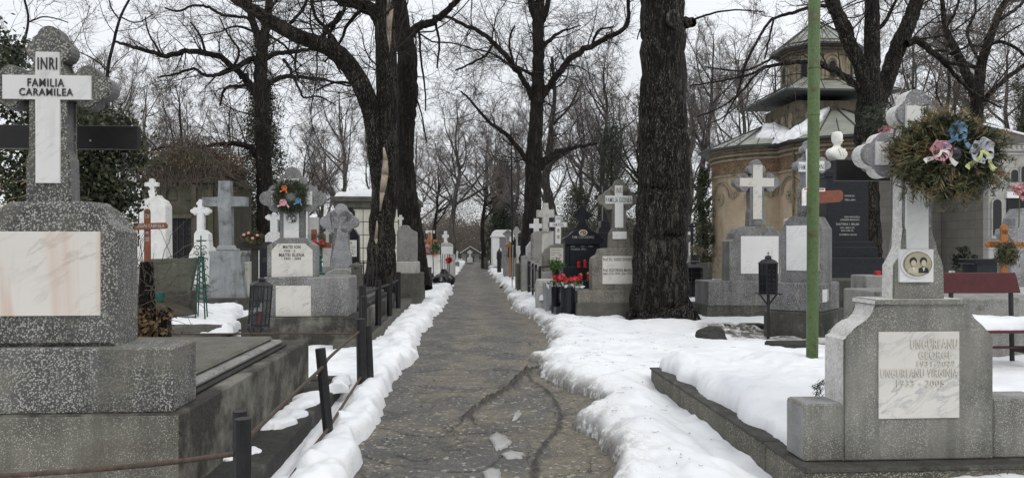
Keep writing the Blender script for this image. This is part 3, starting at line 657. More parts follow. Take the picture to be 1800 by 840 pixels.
# root flare
bm = bmesh.new()
for i in range(9):
    a = i / 9 * 6.28 + .3; bar(bm, (.42 * math.cos(a), .42 * math.sin(a), .55), (.78 * math.cos(a + .1), .78 * math.sin(a + .1), -.05), .13, 10, .10)
frombm('root_flare', bm, 'bark_black', big, smooth=True)
bm = bmesh.new()
for i in range(10):
    a0 = i / 10 * 6.28; a1 = (i + 1) / 10 * 6.28; bar(bm, (.10 + .11 * math.cos(a0), -.52, 6.16 + .15 * math.sin(a0)), (.10 + .11 * math.cos(a1), -.52, 6.16 + .15 * math.sin(a1)), .04, 8)
frombm('bark_scar', bm, 'bark_grey', big, smooth=True)
twA = tree('bare_tree', 'forked black trunk with a strip of peeled bark left of the path', 672, 19,
  [[(668, 560, 72), (668, 520, 60), (670, 470, 50), (671, 400, 42), (679, 320, 42), (681, 220, 38), (680, 120, 37), (676, 40, 34), (677, -60, 30), (672, -170, 26)],
   [(672, 470, 10), (671, 400, 20), (667, 330, 27), (662, 270, 30, -.05), (656, 215, 32, -.12), (646, 172, 33, -.2), (628, 135, 32, -.25), (596, 97, 31, -.3), (566, 80, 27, -.4), (528, 66, 24, -.5), (490, 48, 22, -.6), (455, 24, 20, -.8), (420, 2, 17, -.9), (380, -30, 14, -1)],
   [(672, 50, 22), (656, 20, 22, .2), (630, 6, 20, .4), (590, -5, 18, .7), (560, -10, 16, .8)]],
  [[(600, 95, 10), (580, 60, 8), (555, 30, 6), (545, -15, 5)], [(566, 80, 9), (575, 50, 7), (600, 30, 6), (615, -20, 5)], [(500, 50, 7), (530, 20, 5), (545, -20, 4)], [(650, 175, 6), (620, 150, 5), (590, 145, 4), (555, 160, 3)],
   [(600, 20, 7), (580, 60, 6), (585, 100, 4), (600, 130, 3)], [(640, 10, 8), (610, 45, 6), (600, 70, 5), (570, 110, 3)], [(455, 25, 6), (470, 60, 5), (500, 80, 4), (520, 110, 3)], [(530, 66, 5), (520, 100, 4), (522, 130, 3), (548, 140, 2.4)]],
  barkm='bark_black', dens=(5, 6, 5), seed=8, dj=.3, free=3)
for seg, wd in (([(678, 262), (681, 285), (680, 310), (676, 340), (672, 372)], [3, 9, 13, 10, 3]), ([(687, -20), (688, 20), (686, 60), (688, 95)], [9, 12, 9, 3]), ([(667, 385), (665, 420), (668, 445)], [2, 7, 2])):
    bm = bmesh.new()
    for (a, b), (w0, w1) in zip(zip(seg, seg[1:]), zip(wd, wd[1:])):
        k_ = 19 / FPX; f = lambda q: Vector((PW(q[0], q[1], 19) - np.array([(672 - 900) * k_, 19, 0])))
        r = .29 if seg[0][1] > 200 else .22
        p, q = f(a), f(b); p.y -= r; q.y -= r; bar(bm, p, q, w0 * k_ / 2, 8, w1 * k_ / 2)
    frombm('peeled_strip', bm, 'bare_wood', twA, smooth=True)
tree('bare_tree', 'rough black trunk standing close behind the forked one left of the path', 725, 21.5,
  [[(732, 505, 56), (728, 470, 48), (724, 420, 44), (716, 340, 36), (711, 280, 34), (712, 200, 38), (716, 160, 36), (716, 100, 34), (708, 60, 31), (699, 0, 27), (694, -60, 24), (690, -150, 20)]],
  [[(712, 95, 17), (722, 62, 17), (738, 46, 15), (765, 36, 13), (785, 18, 11), (805, 2, 10), (830, -15, 8)], [(765, 36, 5), (772, 80, 4), (768, 120, 3)], [(736, 50, 4), (740, 100, 4), (747, 160, 3), (748, 195, 2.4)], [(705, 130, 5), (735, 180, 3), (750, 250, 2.4)]],
  barkm='bark_brown', dens=(3, 5, 5), seed=9, dj=.2, free=2)
tree('bare_tree', 'tall dark trunk with two curved arms just right of the path end', 935, 33,
  [[(926, 490, 38), (930, 460, 34), (935, 380, 31), (938, 300, 29), (942, 220, 25), (945, 160, 23), (946, 100, 21), (946, 40, 20), (949, 0, 17), (953, -60, 13)], [(945, 40, 14), (936, 15, 14), (930, -20, 12)], [(948, 50, 10), (960, 20, 10), (968, -30, 8)]],
  [[(936, 175, 12), (925, 150, 10), (905, 118, 9), (885, 95, 9), (860, 68, 8), (830, 50, 7), (790, 32, 5), (760, 28, 4)], [(944, 190, 16), (960, 160, 13), (985, 125, 12), (1010, 98, 11), (1040, 82, 10), (1070, 65, 9), (1095, 52, 8), (1105, 35, 7), (1103, -10, 5)],
   [(942, 300, 18), (955, 285, 16), (975, 272, 13), (1000, 262, 8), (1050, 252, 4)], [(930, 290, 10), (912, 262, 9), (890, 235, 8), (860, 215, 6), (830, 180, 4), (810, 160, 3)], [(905, 118, 5), (895, 75, 4), (905, 45, 3)], [(1040, 82, 5), (1052, 55, 4), (1078, 48, 3)], [(870, 75, 5), (850, 100, 4), (800, 125, 3)]],
  barkm='bark_brown', dens=(6, 7, 6), seed=12, dj=.25, free=7, rmin=.006)
tree('bare_tree', 'leaning double stem behind the tall grey marble cross', 970, 36,
  [[(950, 470, 16), (955, 400, 15), (962, 350, 14), (960, 300, 13), (975, 280, 11), (1000, 265, 8)], [(980, 470, 18), (976, 400, 16), (964, 340, 15), (955, 320, 13), (965, 290, 12), (968, 230, 9), (975, 170, 7), (970, 100, 5)]],
  [[(970, 220, 5), (1000, 190, 4), (1020, 150, 3)]], barkm='bark_grey', dens=(5, 6, 5), seed=14, free=3, rmin=.006)
tree('bare_tree', 'spreading dark tree whose limbs reach left above the overgrown mausoleum', 470, 29,
  [[(474, 480, 36), (470, 430, 33), (467, 340, 29), (463, 260, 26), (461, 180, 25), (459, 140, 24), (460, 100, 20), (465, 60, 16), (472, 20, 14), (476, -40, 10)], [(459, 95, 14), (452, 60, 13), (442, 30, 12), (436, -20, 9)]],
  [[(455, 172, 14), (440, 150, 13), (423, 130, 12), (405, 114, 11), (387, 101, 10), (362, 93, 10), (326, 91, 9), (300, 97, 9), (285, 99, 8), (260, 90, 7), (241, 85, 7), (202, 73, 4)],
   [(457, 105, 10), (435, 107, 10), (420, 118, 9), (407, 123, 9), (379, 132, 7), (358, 132, 6), (342, 121, 5), (310, 130, 4), (277, 136, 3)],
   [(453, 275, 12), (439, 259, 11), (411, 253, 9), (385, 254, 7), (358, 257, 5), (330, 262, 5), (290, 258, 4), (262, 268, 3)],
   [(468, 152, 9), (488, 138, 9), (506, 135, 8), (524, 136, 7), (565, 140, 5), (617, 152, 3)], [(466, 103, 10), (480, 97, 9), (496, 93, 8), (525, 90, 7), (557, 87, 5), (580, 92, 3)],
   [(459, 85, 7), (450, 60, 7), (439, 36, 6), (420, 30, 5), (395, 28, 5), (375, 18, 5), (362, 12, 5), (340, 10, 4), (314, 20, 4), (290, 14, 3)], [(453, 165, 7), (435, 152, 6), (419, 152, 5), (399, 154, 5), (390, 170, 4), (387, 186, 3)],
   [(498, 105, 6), (505, 115, 5), (515, 135, 5), (528, 160, 4), (535, 172, 4), (560, 170, 3), (590, 185, 2)], [(470, 185, 4), (478, 200, 4), (470, 240, 3)], [(407, 123, 5), (420, 90, 4), (400, 60, 3), (385, 30, 2)], [(362, 93, 5), (350, 60, 4), (335, 40, 3)], [(285, 99, 4), (262, 60, 3), (255, 30, 2)], [(262, 268, 4), (230, 290, 3), (200, 330, 2)]],
  barkm='bark_brown', dens=(5, 6, 6), seed=17, dj=.18, free=5, rmin=.005, up=.0)
tree('bare_tree', 'black tree forking above the church doorway on the right', 1525, 24,
  [[(1530, 500, 50), (1526, 430, 42), (1524, 350, 38), (1524, 280, 38), (1526, 230, 42), (1530, 180, 42), (1532, 150, 38)], [(1531, 190, 30), (1532, 130, 28), (1533, 80, 26), (1533, 30, 25), (1532, -20, 22), (1530, -90, 18)], [(1524, 180, 28), (1515, 120, 26), (1500, 90, 24), (1486, 60, 22), (1470, 25, 20), (1455, -10, 18), (1440, -60, 15)],
   [(1540, 200, 26, .1), (1552, 160, 28, .2), (1568, 115, 28, .3), (1582, 75, 28, .4), (1598, 40, 26, .4), (1612, 0, 24, .5), (1625, -50, 20, .6)]],
  [[(1511, 160, 14, .0), (1500, 147, 13), (1483, 134, 12), (1468, 125, 11), (1453, 118, 10), (1440, 112, 10), (1423, 110, 8), (1387, 111, 7), (1346, 118, 6), (1324, 129, 5), (1290, 138, 4), (1253, 145, 3), (1212, 151, 2.4)],
   [(1475, 14, 8), (1459, 11, 7), (1435, 12, 7), (1415, 16, 6), (1385, 25, 6), (1360, 33, 5), (1341, 55, 5), (1330, 75, 4.5), (1319, 96, 4.5), (1305, 130, 4), (1297, 164, 3.6), (1280, 195, 3), (1270, 216, 2.4)], [(1360, 33, 4), (1353, 65, 3.5), (1345, 100, 3), (1343, 105, 2.5)],
   [(1346, 118, 5), (1325, 135, 4), (1300, 165, 4), (1265, 190, 3), (1225, 205, 2.4)], [(1387, 111, 5), (1360, 102, 5), (1335, 115, 4), (1300, 125, 3), (1240, 118, 2.4)], [(1500, 90, 10), (1494, 50, 9), (1478, 20, 8), (1470, -10, 7)],
   [(1592, 78, 14), (1612, 72, 13), (1630, 85, 11), (1655, 105, 9), (1680, 112, 6), (1730, 118, 4)], [(1655, 105, 8), (1672, 125, 7), (1690, 145, 6), (1715, 165, 5), (1760, 190, 3)], [(1560, 140, 6), (1572, 110, 5), (1578, 60, 4)], [(1600, 72, 5), (1660, 62, 4), (1690, 45, 3), (1730, 10, 2)], [(1534, 60, 8), (1555, 40, 7), (1575, 0, 5)]],
  barkm='bark_black', dens=(4, 5, 5), seed=21, dj=.15, free=6, rmin=.0045, up=.01)
tree('bare_tree', 'bare tree with steep forks behind the grey mausoleum at the right edge', 1712, 33,
  [[(1714, 440, 30), (1713, 300, 26), (1716, 220, 22), (1718, 170, 20), (1724, 120, 17), (1735, 80, 14), (1750, 40, 12), (1762, 10, 10), (1790, -20, 8)], [(1716, 180, 16), (1705, 145, 15), (1688, 105, 14), (1676, 80, 12), (1662, 50, 9), (1656, 0, 7), (1650, -40, 5)]],
  [[(1718, 200, 10), (1745, 160, 9), (1780, 130, 8), (1815, 105, 7)], [(1750, 40, 6), (1780, 20, 6), (1810, -5, 5)], [(1735, 80, 7), (1765, 75, 6), (1800, 95, 5), (1830, 110, 4)], [(1688, 105, 6), (1660, 90, 5), (1630, 92, 4)], [(1662, 50, 6), (1680, 20, 5), (1690, -20, 4)], [(1725, 115, 5), (1700, 60, 5), (1715, 20, 4), (1710, -30, 3)]],
  barkm='bark_brown', twigm='twig_brown', dens=(8, 7, 6), seed=23, dj=.2, free=8, rmin=.006)
tree('bare_tree', 'thin bare branches reaching in at the upper left corner', 120, 11,
  [[(60, 520, 10, 1), (62, 300, 8, 1), (50, 200, 6, 1), (30, 130, 5, 1), (44, 70, 4.5, .9), (50, 30, 4, .8), (42, -10, 4, .8), (50, -60, 3, .8)], [(200, 420, 9, 2), (188, 300, 8, 2), (188, 170, 7, 2), (190, 120, 6.5, 2), (200, 75, 6, 2), (212, 30, 5, 2), (232, -8, 4, 2)]],
  [[(210, 35, 3), (196, 15, 2.4), (190, -10, 2)], [(190, 125, 3), (165, 105, 2.4), (140, 92, 2), (110, 80, 2)], [(40, 130, 3), (15, 90, 2.4), (-10, 60, 2)], [(48, 40, 3), (80, 30, 2.4), (120, 40, 1.8)], [(212, 30, 3), (240, 40, 2), (270, 25, 1.6)]],
  barkm='bark_black', dens=(5, 5, 4), seed=27, dj=.1, rmin=.0025, tl=(.3, .6))
# background trees built once per kind, then copied
def bgtree(name, seed, H=12, spread=.9, nl=15, mat='twig_far_hazed', bk='bark_grey', upr=.10):
    rng = np.random.default_rng(seed); t = bpy.data.objects.new(name, None); COL.objects.link(t)
    pts = [(0, 0, -.2)]; 
    for i in range(9): pts.append((pts[-1][0] + rng.normal() * .12, pts[-1][1] + rng.normal() * .12, H * .95 * (i + 1) / 9))
    P, R = resample(pts, np.linspace(.22 * H / 12, .02, 10), 24, .1, rng)
    T0 = [tubes(P[None], R[None], 8)]; P1, R1 = grow(P[None, 6:], R[None, 6:], nl, (28, 62), (.38 * spread, .72 * spread), 10, .12, upr, .7, .02, .0, .15, rng); T0.append(tubes(P1, R1, 6))
    V, F_ = join(T0); npmesh('trunk', V, F_, bk, t, smooth=True)
    P2, R2 = grow(P1, R1, 10, (20, 60), (.22, .55), 7, .16, upr, .6, .010, .15, .3, rng); P3, R3 = grow(P2, R2, 9, (20, 60), (.28, .7), 5, .18, upr, .6, .007, .1, .4, rng)
    P4, R4 = grow(P3, R3, 4, (20, 60), (.35, .9), 4, .2, upr, .8, .0055, .1, .5, rng)
    V, F_ = join([tubes(P2, R2, 3), tubes(P3, R3, 3), tubes(P4, R4, 3)]); npmesh('crown', V, F_, mat, t); return t
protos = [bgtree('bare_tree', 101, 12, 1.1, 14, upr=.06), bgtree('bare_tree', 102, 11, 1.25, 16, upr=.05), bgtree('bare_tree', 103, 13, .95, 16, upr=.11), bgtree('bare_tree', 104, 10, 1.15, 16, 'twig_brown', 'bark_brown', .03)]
BG = [(0, 600, 48, 12.5, 'rounded pale bare tree left of the forked trunk, above the snow roofed mausoleum'), (2, 560, 56, 11, 'slim bare tree between the wreathed cross and the snow roofed mausoleum'), (1, 790, 58, 14, 'broad bare tree over the left side of the path end'), (3, 765, 70, 12, 'small dark bare tree far left of the path end'),
      (1, 870, 75, 14, 'far bare tree over the dark chapel at the path end'), (0, 905, 55, 12, 'bare tree behind the white mausoleum by the path'), (2, 1010, 50, 13, 'slender bare tree above the black granite headstone'), (0, 1060, 44, 14, 'bare tree above the family cross beside the massive trunk'), (1, 1095, 60, 15, 'tall far bare tree just left of the massive trunk'),
      (2, 1240, 50, 17, 'tall pale bare tree just right of the massive trunk'), (0, 1300, 58, 18, 'many stemmed pale bare tree left of the church roof'), (2, 1200, 66, 18, 'tall bare tree hidden low by the massive trunk'), (1, 1350, 62, 18, 'bare tree directly behind the apse roof of the church'),
      (0, 1610, 50, 17, 'dense bare tree between the church and the grey mausoleum'), (1, 1780, 44, 15, 'bare tree over the right end of the grey mausoleum'), (3, 1660, 40, 14, 'twiggy bare tree right of the forking black tree'), (0, 1480, 60, 20, 'tall bare tree behind the church tower'),
      (3, 330, 40, 11, 'tangled bare tree behind the overgrown mausoleum'), (1, 240, 45, 12, 'bare tree left of the overgrown mausoleum'), (2, 180, 50, 15, 'slim bare tree right of the large foreground cross'), (0, 400, 50, 12, 'bare tree between the mausoleum and the spreading dark tree'), (3, 525, 36, 7, 'low bare tree behind the wreathed cross'),
      (2, 660, 64, 16, 'tall bare tree glimpsed behind the forked trunk'), (1, 60, 40, 13, 'bare tree behind the large foreground cross'), (3, 850, 60, 12, 'dark bare tree above the chapel roof'), (0, 730, 80, 15, 'far bare tree seen between the two left trunks and the path'), (2, 960, 70, 17, 'far bare tree behind the tall dark trunk by the path'),(3,1130,46,12,'bare tree half hidden by the left side of the massive trunk')]
first = set(); BGG = 'bare trees in the background'
HH = [12, 11, 13, 10]
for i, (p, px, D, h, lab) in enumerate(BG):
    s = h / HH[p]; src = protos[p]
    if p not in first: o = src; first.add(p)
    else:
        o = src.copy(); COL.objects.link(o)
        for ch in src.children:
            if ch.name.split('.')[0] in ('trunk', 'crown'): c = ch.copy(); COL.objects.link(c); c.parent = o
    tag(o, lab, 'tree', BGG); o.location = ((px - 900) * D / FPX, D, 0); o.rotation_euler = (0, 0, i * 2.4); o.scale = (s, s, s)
# evergreen columns, ivy tree, thickets
def leafcol(name, label, px, D, wpx, ytop, ybot, mat, n, size, seed, cat='conifer', stemm='bark_brown', prof=None, asp=.5, group=None):
    rng = np.random.default_rng(seed); k_ = D / FPX; H = (ybot - ytop) * k_; z0 = CH - (ybot - HY) * k_; R0 = wpx * k_ / 2
    t = bpy.data.objects.new(name, None); COL.objects.link(t); t.location = ((px - 900) * k_, D, 0); tag(t, label, cat, group)
    bm = bmesh.new(); bar(bm, (0, 0, -.1), (0, 0, z0 + H * .85), max(.06, R0 * .12), 8, .02); frombm('trunk', bm, stemm, t)
    m_ = n // 28; hz = rng.uniform(0, 1, m_); a = rng.uniform(0, 6.28, m_); pf = prof or (lambda u: (1 - u) ** .6)
    rr = R0 * np.array([pf(u) for u in hz]) * rng.uniform(.35, 1.05, m_); cc = np.stack([np.cos(a) * rr, np.sin(a) * rr, z0 + hz * H], 1)
    C = np.repeat(cc, 28, 0) + rng.normal(size=(m_ * 28, 3)) * np.array([.16, .16, .22]) * R0 * rng.uniform(.4, 1.4, (m_ * 28, 1))
    V, F_ = leaves(C, size, asp, rng); npmesh('crown', V, F_, mat, t); return t
leafcol('conifer_tree', 'dark ivy clad evergreen behind the spreading tree on the left', 462, 34, 80, 135, 470, 'ivy', 26000, .11, 31, prof=lambda u: .35 + .65 * math.sin(min(1, u * 1.2 + .1) * 3.0) ** .5 if u < .8 else (1 - u) * 4)
leafcol('conifer_tree', 'dark spruce behind the family cross beside the massive trunk', 1075, 42, 150, 225, 470, 'conifer', 26000, .13, 32, prof=lambda u: (1 - u) * .95 + .08, asp=.25)
leafcol('conifer_tree', 'green evergreen above the white mausoleum by the path', 885, 68, 75, 285, 450, 'conifer', 16000, .2, 33, prof=lambda u: .9 * (1 - u) ** .45)
leafcol('conifer_tree', 'narrow ivy covered tree between the massive trunk and the church', 1236, 36, 44, 300, 470, 'ivy', 8000, .1, 34, prof=lambda u: (1 - u) ** .4)
leafcol('conifer_tree', 'green shrubby evergreen low behind the black granite headstone', 1015, 40, 80, 330, 470, 'thicket_green', 12000, .1, 35, prof=lambda u: (1 - u) ** .4)
leafcol('conifer_tree', 'evergreen clump at the far right edge above the mausoleum roof', 1798, 30, 40, 135, 300, 'ivy', 3000, .09, 36, prof=lambda u: .2 + max(0, (u - .6)) * 2)
for i, (px, D, w, yt, mt, lab) in enumerate([(860, 92, 170, 345, 'thicket', 'brownish far thicket closing off the end of the path'), (770, 96, 150, 375, 'thicket', 'far thicket left of the path end'), (960, 75, 170, 345, 'thicket_green', 'dark thicket behind the crosses right of the path end'), (1090, 70, 190, 335, 'thicket_green', 'dark thicket behind the massive trunk'),
      (580, 60, 220, 385, 'thicket', 'low thicket behind the snow roofed mausoleum'), (430, 45, 160, 335, 'thicket', 'brown thicket behind the grey marble monument'), (300, 50, 240, 300, 'thicket', 'brown thicket behind the overgrown mausoleum'), (1260, 80, 180, 395, 'thicket', 'pale thicket left of the church'), (1650, 60, 160, 330, 'thicket_green', 'thicket between the church and the grey mausoleum'), (60, 40, 300, 350, 'thicket_green', 'thicket behind the large foreground tomb')]):
    rng = np.random.default_rng(200 + i); k_ = D / FPX; Wd = w * k_; H = (470 - yt) * k_; m_ = 800
    u = rng.uniform(-1, 1, m_); hz = rng.uniform(0, 1, m_) ** .8 * (1 - .5 * u ** 2); cc = np.stack([u * Wd / 2, rng.uniform(-2, 3, m_), hz * H], 1)
    C = np.repeat(cc, 26, 0) + rng.normal(size=(m_ * 26, 3)) * .5 * k_ / .07; V, F_ = leaves(C, .12 * k_ / .05, .35, rng)
    tag(npmesh('thicket', V, F_, mt, None, ((px - 900) * k_, D, 0)), lab, 'thicket', kind='stuff')
rng = np.random.default_rng(260); N_ = 9000; u = rng.uniform(-75, 75, N_); cc = np.stack([u, rng.uniform(108, 120, N_), rng.uniform(0, 1, N_) * (5.2 + 2.2 * fbm(u * .12, u * 0, 3, 9) + 1.5 * fbm(u * .6, u * 0, 3, 4))], 1)
C = np.repeat(cc, 24, 0) + rng.normal(size=(N_ * 24, 3)) * .55; V, F_ = leaves(C, .46, .4, rng)
tag(npmesh('far_tree_line', V, F_, 'thicket', None), 'hazy far line of woods closing the horizon', 'woods', kind='stuff')
# ivy smothered tree behind the large foreground tomb
rng = np.random.default_rng(77); iv = bpy.data.objects.new('ivy_covered_tree', None); COL.objects.link(iv); D = 7.6; k_ = D / FPX; iv.location = ((100 - 900) * k_, D, 0); tag(iv, 'ivy smothered evergreen thicket right behind the large foreground cross', 'tree')
bm = bmesh.new(); bar(bm, (-.2, 0, -.1), (.05, .1, 2.9), .09, 10, .04); bar(bm, (.35, 0, -.1), (.5, .05, 2.4), .04, 8, .03); frombm('trunk', bm, 'bark_brown', iv)
cc = []
for px, py, rx, ry, w in ((20, 120, 50, 45, 10), (60, 190, 70, 60, 20), (160, 215, 50, 40, 16), (25, 300, 60, 60, 18), (110, 320, 90, 60, 26), (168, 320, 30, 60, 18), (166, 370, 28, 35, 14), (170, 250, 50, 40, 10), (165, 402, 32, 20, 8)):
    for i in range(w):
        a = rng.uniform(0, 6.28); r = math.sqrt(rng.uniform()); cc.append(((px + rx * r * math.cos(a) - 100) * k_, rng.uniform(-.5, .5), CH - (py + ry * r * math.sin(a) - HY) * k_))
cc = np.array(cc); C = np.repeat(cc, 170, 0) + rng.normal(size=(len(cc) * 170, 3)) * .09; V, F_ = leaves(C, .048, .7, rng); npmesh('crown', V, F_, 'ivy', iv)
P = []; 
for i in range(46):
    p = np.array([rng.uniform(-.7, .25), rng.uniform(-.6, 0), rng.uniform(1.2, 2.9)]); d = norm(np.array([rng.uniform(-1, 1), rng.uniform(-.3, .3), rng.uniform(-.4, .9)])); q = [p]
    for j in range(8): d = norm(d + rng.normal(size=3) * .16); q.append(q[-1] + d * .11)
    P.append(q)
V, F_ = tubes(np.array(P), np.full((46, 9), .006) * np.linspace(1, .4, 9), 4); npmesh('stem', V, F_, 'straw', iv)
# ---------------------------------------------------------------- builders for graves
def bow(g, cx, cy, sz, mat, y, parent=None, edge=None, seed=0, name='ribbon_bow'):
    rng = random.Random(seed); bm = bmesh.new(); k = g.k; X, Z = g.x(cx), g.z(cy); s = sz * k
    def strip(a, L, w, loop, mi=0):
        n = 9; prev = None
        for i in range(n + 1):
            t = i / n
            if loop: r = L * math.sin(math.pi * t) ** .8; h = -.35 * L * math.sin(2 * math.pi * t) ; oy = -.3 * L * math.sin(math.pi * t)
            else: r = L * t; h = .10 * L * math.sin(5 * t); oy = -.05 * L * math.sin(7 * t) - .02
            px = X + math.cos(a) * r - math.sin(a) * h; pz = Z + math.sin(a) * r + math.cos(a) * h
            ww = w * (.35 + .65 * math.sin(math.pi * min(1, t * 1.0 + .001)) if loop else .5 + .5 * t)
            dx, dz = -math.sin(a) * ww * .5, math.cos(a) * ww * .5
            c = [bm.verts.new((px + dx, y + oy, pz + dz)), bm.verts.new((px - dx, y + oy - (.25 * w if loop else 0), pz - dz))]
            if prev: f = bm.faces.new((prev[0], prev[1], c[1], c[0])); f.material_index = mi
            prev = c
    for a in range(7): strip(a * 6.283 / 7 + rng.uniform(-.2, .2), s * rng.uniform(.42, .6), s * .34, True)
    for a in (-2.35, -.8): strip(a + rng.uniform(-.2, .2), s * 1.05, s * .26, False, 1 if edge else 0)
    o = frombm(name, bm, [mat] + ([edge] if edge else []), parent or g.o); return o
def needles(g, cx, cy, R, r, n, mat, y, ln=8, sq=1.0, seed=0, asp=.10, name='foliage', parent=None, fill=False):
    rng = np.random.default_rng(seed); k = g.k; m_ = n // 14; a = rng.uniform(0, 6.283, m_); rr = (np.sqrt(rng.uniform(0, 1, m_)) * (R + r) if fill else R + r * rng.uniform(-1, 1, m_))
    c = np.stack([g.x(cx) + np.cos(a) * rr * k, y + rng.uniform(-1, .8, m_) * r * k, g.z(cy) + np.sin(a) * rr * k * sq], 1)
    ax = np.stack([np.cos(a), -np.ones(m_) * .5, np.sin(a)], 1) + rng.normal(size=(m_, 3)) * .6
    C = np.repeat(c, 14, 0) + rng.normal(size=(m_ * 14, 3)) * k * ln * .35; A = np.repeat(ax, 14, 0)
    V, F_ = leaves(C, ln * k, asp, rng, A, .55); return npmesh(name, V, F_, mat, parent or g.o)
def wreath(name, label, cx, cy, R, r, D, n=5000, mat='needles', bows=(), ln=8, seed=0, extra=None, cat='wreath', fill=False, sq=.95):
    g = G(name, label, cat, cx, D); needles(g, cx, cy, R, r, n, mat, 0, ln, sq, seed, fill=fill)
    if extra: needles(g, cx, cy, R, r, n // 2, extra, -.01, ln * 1.1, sq, seed + 1, .13, name='dry_foliage')
    for i, b in enumerate(bows): bow(g, b[0], b[1], b[2], b[3], -r * g.k - .02, edge=(b[4] if len(b) > 4 else None), seed=seed + i)
    return g
def portrait(g, cx, cy, rx, ry, y, people=2, rim='gold_lid', bgm='photo_sepia', parent=None, skin='photo_skin', dark='photo_dark'):
    bm = bmesh.new(); k = g.k; q = lambda pts: [(g.x(a), g.z(b)) for a, b in pts]
    q = lambda pts: [(g.x(a, y), g.z(b, y)) for a, b in pts]; prism(bm, q(oval(cx, cy, rx, ry)), y - .008, y, .002, mi=0)
    prism(bm, q(oval(cx, cy, rx * .88, ry * .88)), y - .011, y - .006, 0, mi=1)
    prism(bm, q(oval(cx, cy, rx * .80, ry * .80)), y - .013, y - .008, 0, mi=2)
    xs = [-.30, .32] if people == 2 else [0]
    for i, u in enumerate(xs):
        s = 1 if people == 2 else 1.3; hx = cx + u * rx; hy = cy - .12 * ry
        prism(bm, q([(hx - .34 * rx * s, cy + .62 * ry), (hx - .28 * rx * s, cy + .30 * ry), (hx, cy + .18 * ry), (hx + .28 * rx * s, cy + .30 * ry), (hx + .34 * rx * s, cy + .62 * ry)]), y - .015, y - .010, 0, mi=3 if i else 4)
        prism(bm, q(oval(hx, hy - .09 * ry, .21 * rx * s, .27 * ry * s, 14)), y - .017, y - .012, 0, mi=3)
        prism(bm, q(oval(hx, hy + .05 * ry, .145 * rx * s, .22 * ry * s, 14)), y - .019, y - .014, 0, mi=4)
        prism(bm, q([(hx - .07 * rx, cy + .24 * ry), (hx + .07 * rx, cy + .24 * ry), (hx, cy + .5 * ry)]), y - .019, y - .014, 0, mi=5)
    return frombm('portrait_photo', bm, ['oval_white', rim, bgm, dark, skin, 'oval_white'], parent or g.o)
GS = 'graves'
def shoulders(x0, x1, yt, yb, sh, inn, steps=6):
    """headstone outline: straight sides up to yt+sh then concave shoulders stepping in by inn to the top"""
    L = [(x0, yb), (x0, yt + sh)]
    for i in range(steps + 1):
        t = i / steps * math.pi / 2; L.append((x0 + inn * (1 - math.cos(t)) , yt + sh - (sh * .85) * math.sin(t)))
    L.append((x0 + inn, yt)); Rr = [(x0 + x1 - a, b) for a, b in L[::-1]]; return L + Rr
# === 1 large foreground tomb on the left
g = G('tomb', 'large terrazzo tomb with a tall lobed cross and pink veined marble panel, left foreground', 'tomb', 85, 4.2, GS)
k = g.k
g.box('foundation', -190, 312, 730, None, 0, 3.45, 'concrete_lichen', .012)
bm = bmesh.new(); boxbm(bm, g.x(-190), g.x(308), -.004, .02, 0, g.z(733), .004); g.bm('foundation_facing', bm, 'mosaic_stained', label='speckled stained front face')
g.box('plinth', -170, 298, 612, 729, .04, .42, 'mosaic_big', .012)
g.poly('headstone', [(-80, 611), (-80, 407), (-20, 402), (0, 390), (10, 372), (16, 354), (148, 353), (156, 360), (160, 374), (168, 387), (182, 397), (196, 402), (200, 408), (200, 611)], .10, .42, 'mosaic_big', .03)
pan = g.box('marble_panel', -60, 173, 407, 555, .085, .12, 'marble_pink', .002)
cp = cross_pts(85, 153, 28, 21, 45, -24, 194, 280, 20.5, [(113, 262), (122, 280), (124, 360), (46, 360), (47, 280), (57, 262)])
g.poly('cross', cp, .17, .29, 'mosaic_big', .012, seg=2, side='concrete_side')
g.poly('marble_inlay', [(64, 92), (104, 92), (104, 133), (158, 133), (158, 175), (105, 175), (105, 322), (64, 322), (64, 175), (8, 175), (8, 133), (64, 133)], .155, .18, 'marble_white', .001)
for t_, a in (('INRI', (68, 101, 102, 123)), ('FAMILIA', (51, 113, 139, 153)), ('CARAMILEA', (37, 128, 156, 169))): g.text(t_, a[0], a[1], a[2], a[3], .153, depth=.004, bold=.008)
bm = bmesh.new(); kk = g.k; z1 = g.z(730)
xr = g.x(280)
bm = bmesh.new(); boxbm(bm, g.x(-150), xr, .42, 2.95, z1 + .002, z1 + .03, .01); g.bm('grave_bed', bm, 'concrete_black')
bm = bmesh.new(); boxbm(bm, g.x(-150), xr - .03, .43, 2.9, z1 + .028, z1 + .075, .018); g.bm('lid_moulding', bm, 'concrete_grey')
bm = bmesh.new(); boxbm(bm, g.x(-150), xr - .10, .44, 2.82, z1 + .073, z1 + .115, .02); g.bm('lid', bm, 'lid_concrete')
# black board cross standing behind it
g2 = G('wooden_cross', 'plain black board cross standing right behind the large foreground tomb cross', 'cross', 88, 4.75, GS)
g2.box('crossbar', -60, 238, 220, 261, 0, .05, 'black_paint', .004); g2.box('upright', 68, 108, 120, None, .052, .10, 'black_paint', .004)
g2.bm('screw', (lambda b: (bar(b, (g2.x(157), -.006, g2.z(247)), (g2.x(157), 0, g2.z(247)), .006, 8), b)[1])(bmesh.new()), 'letter_pale')
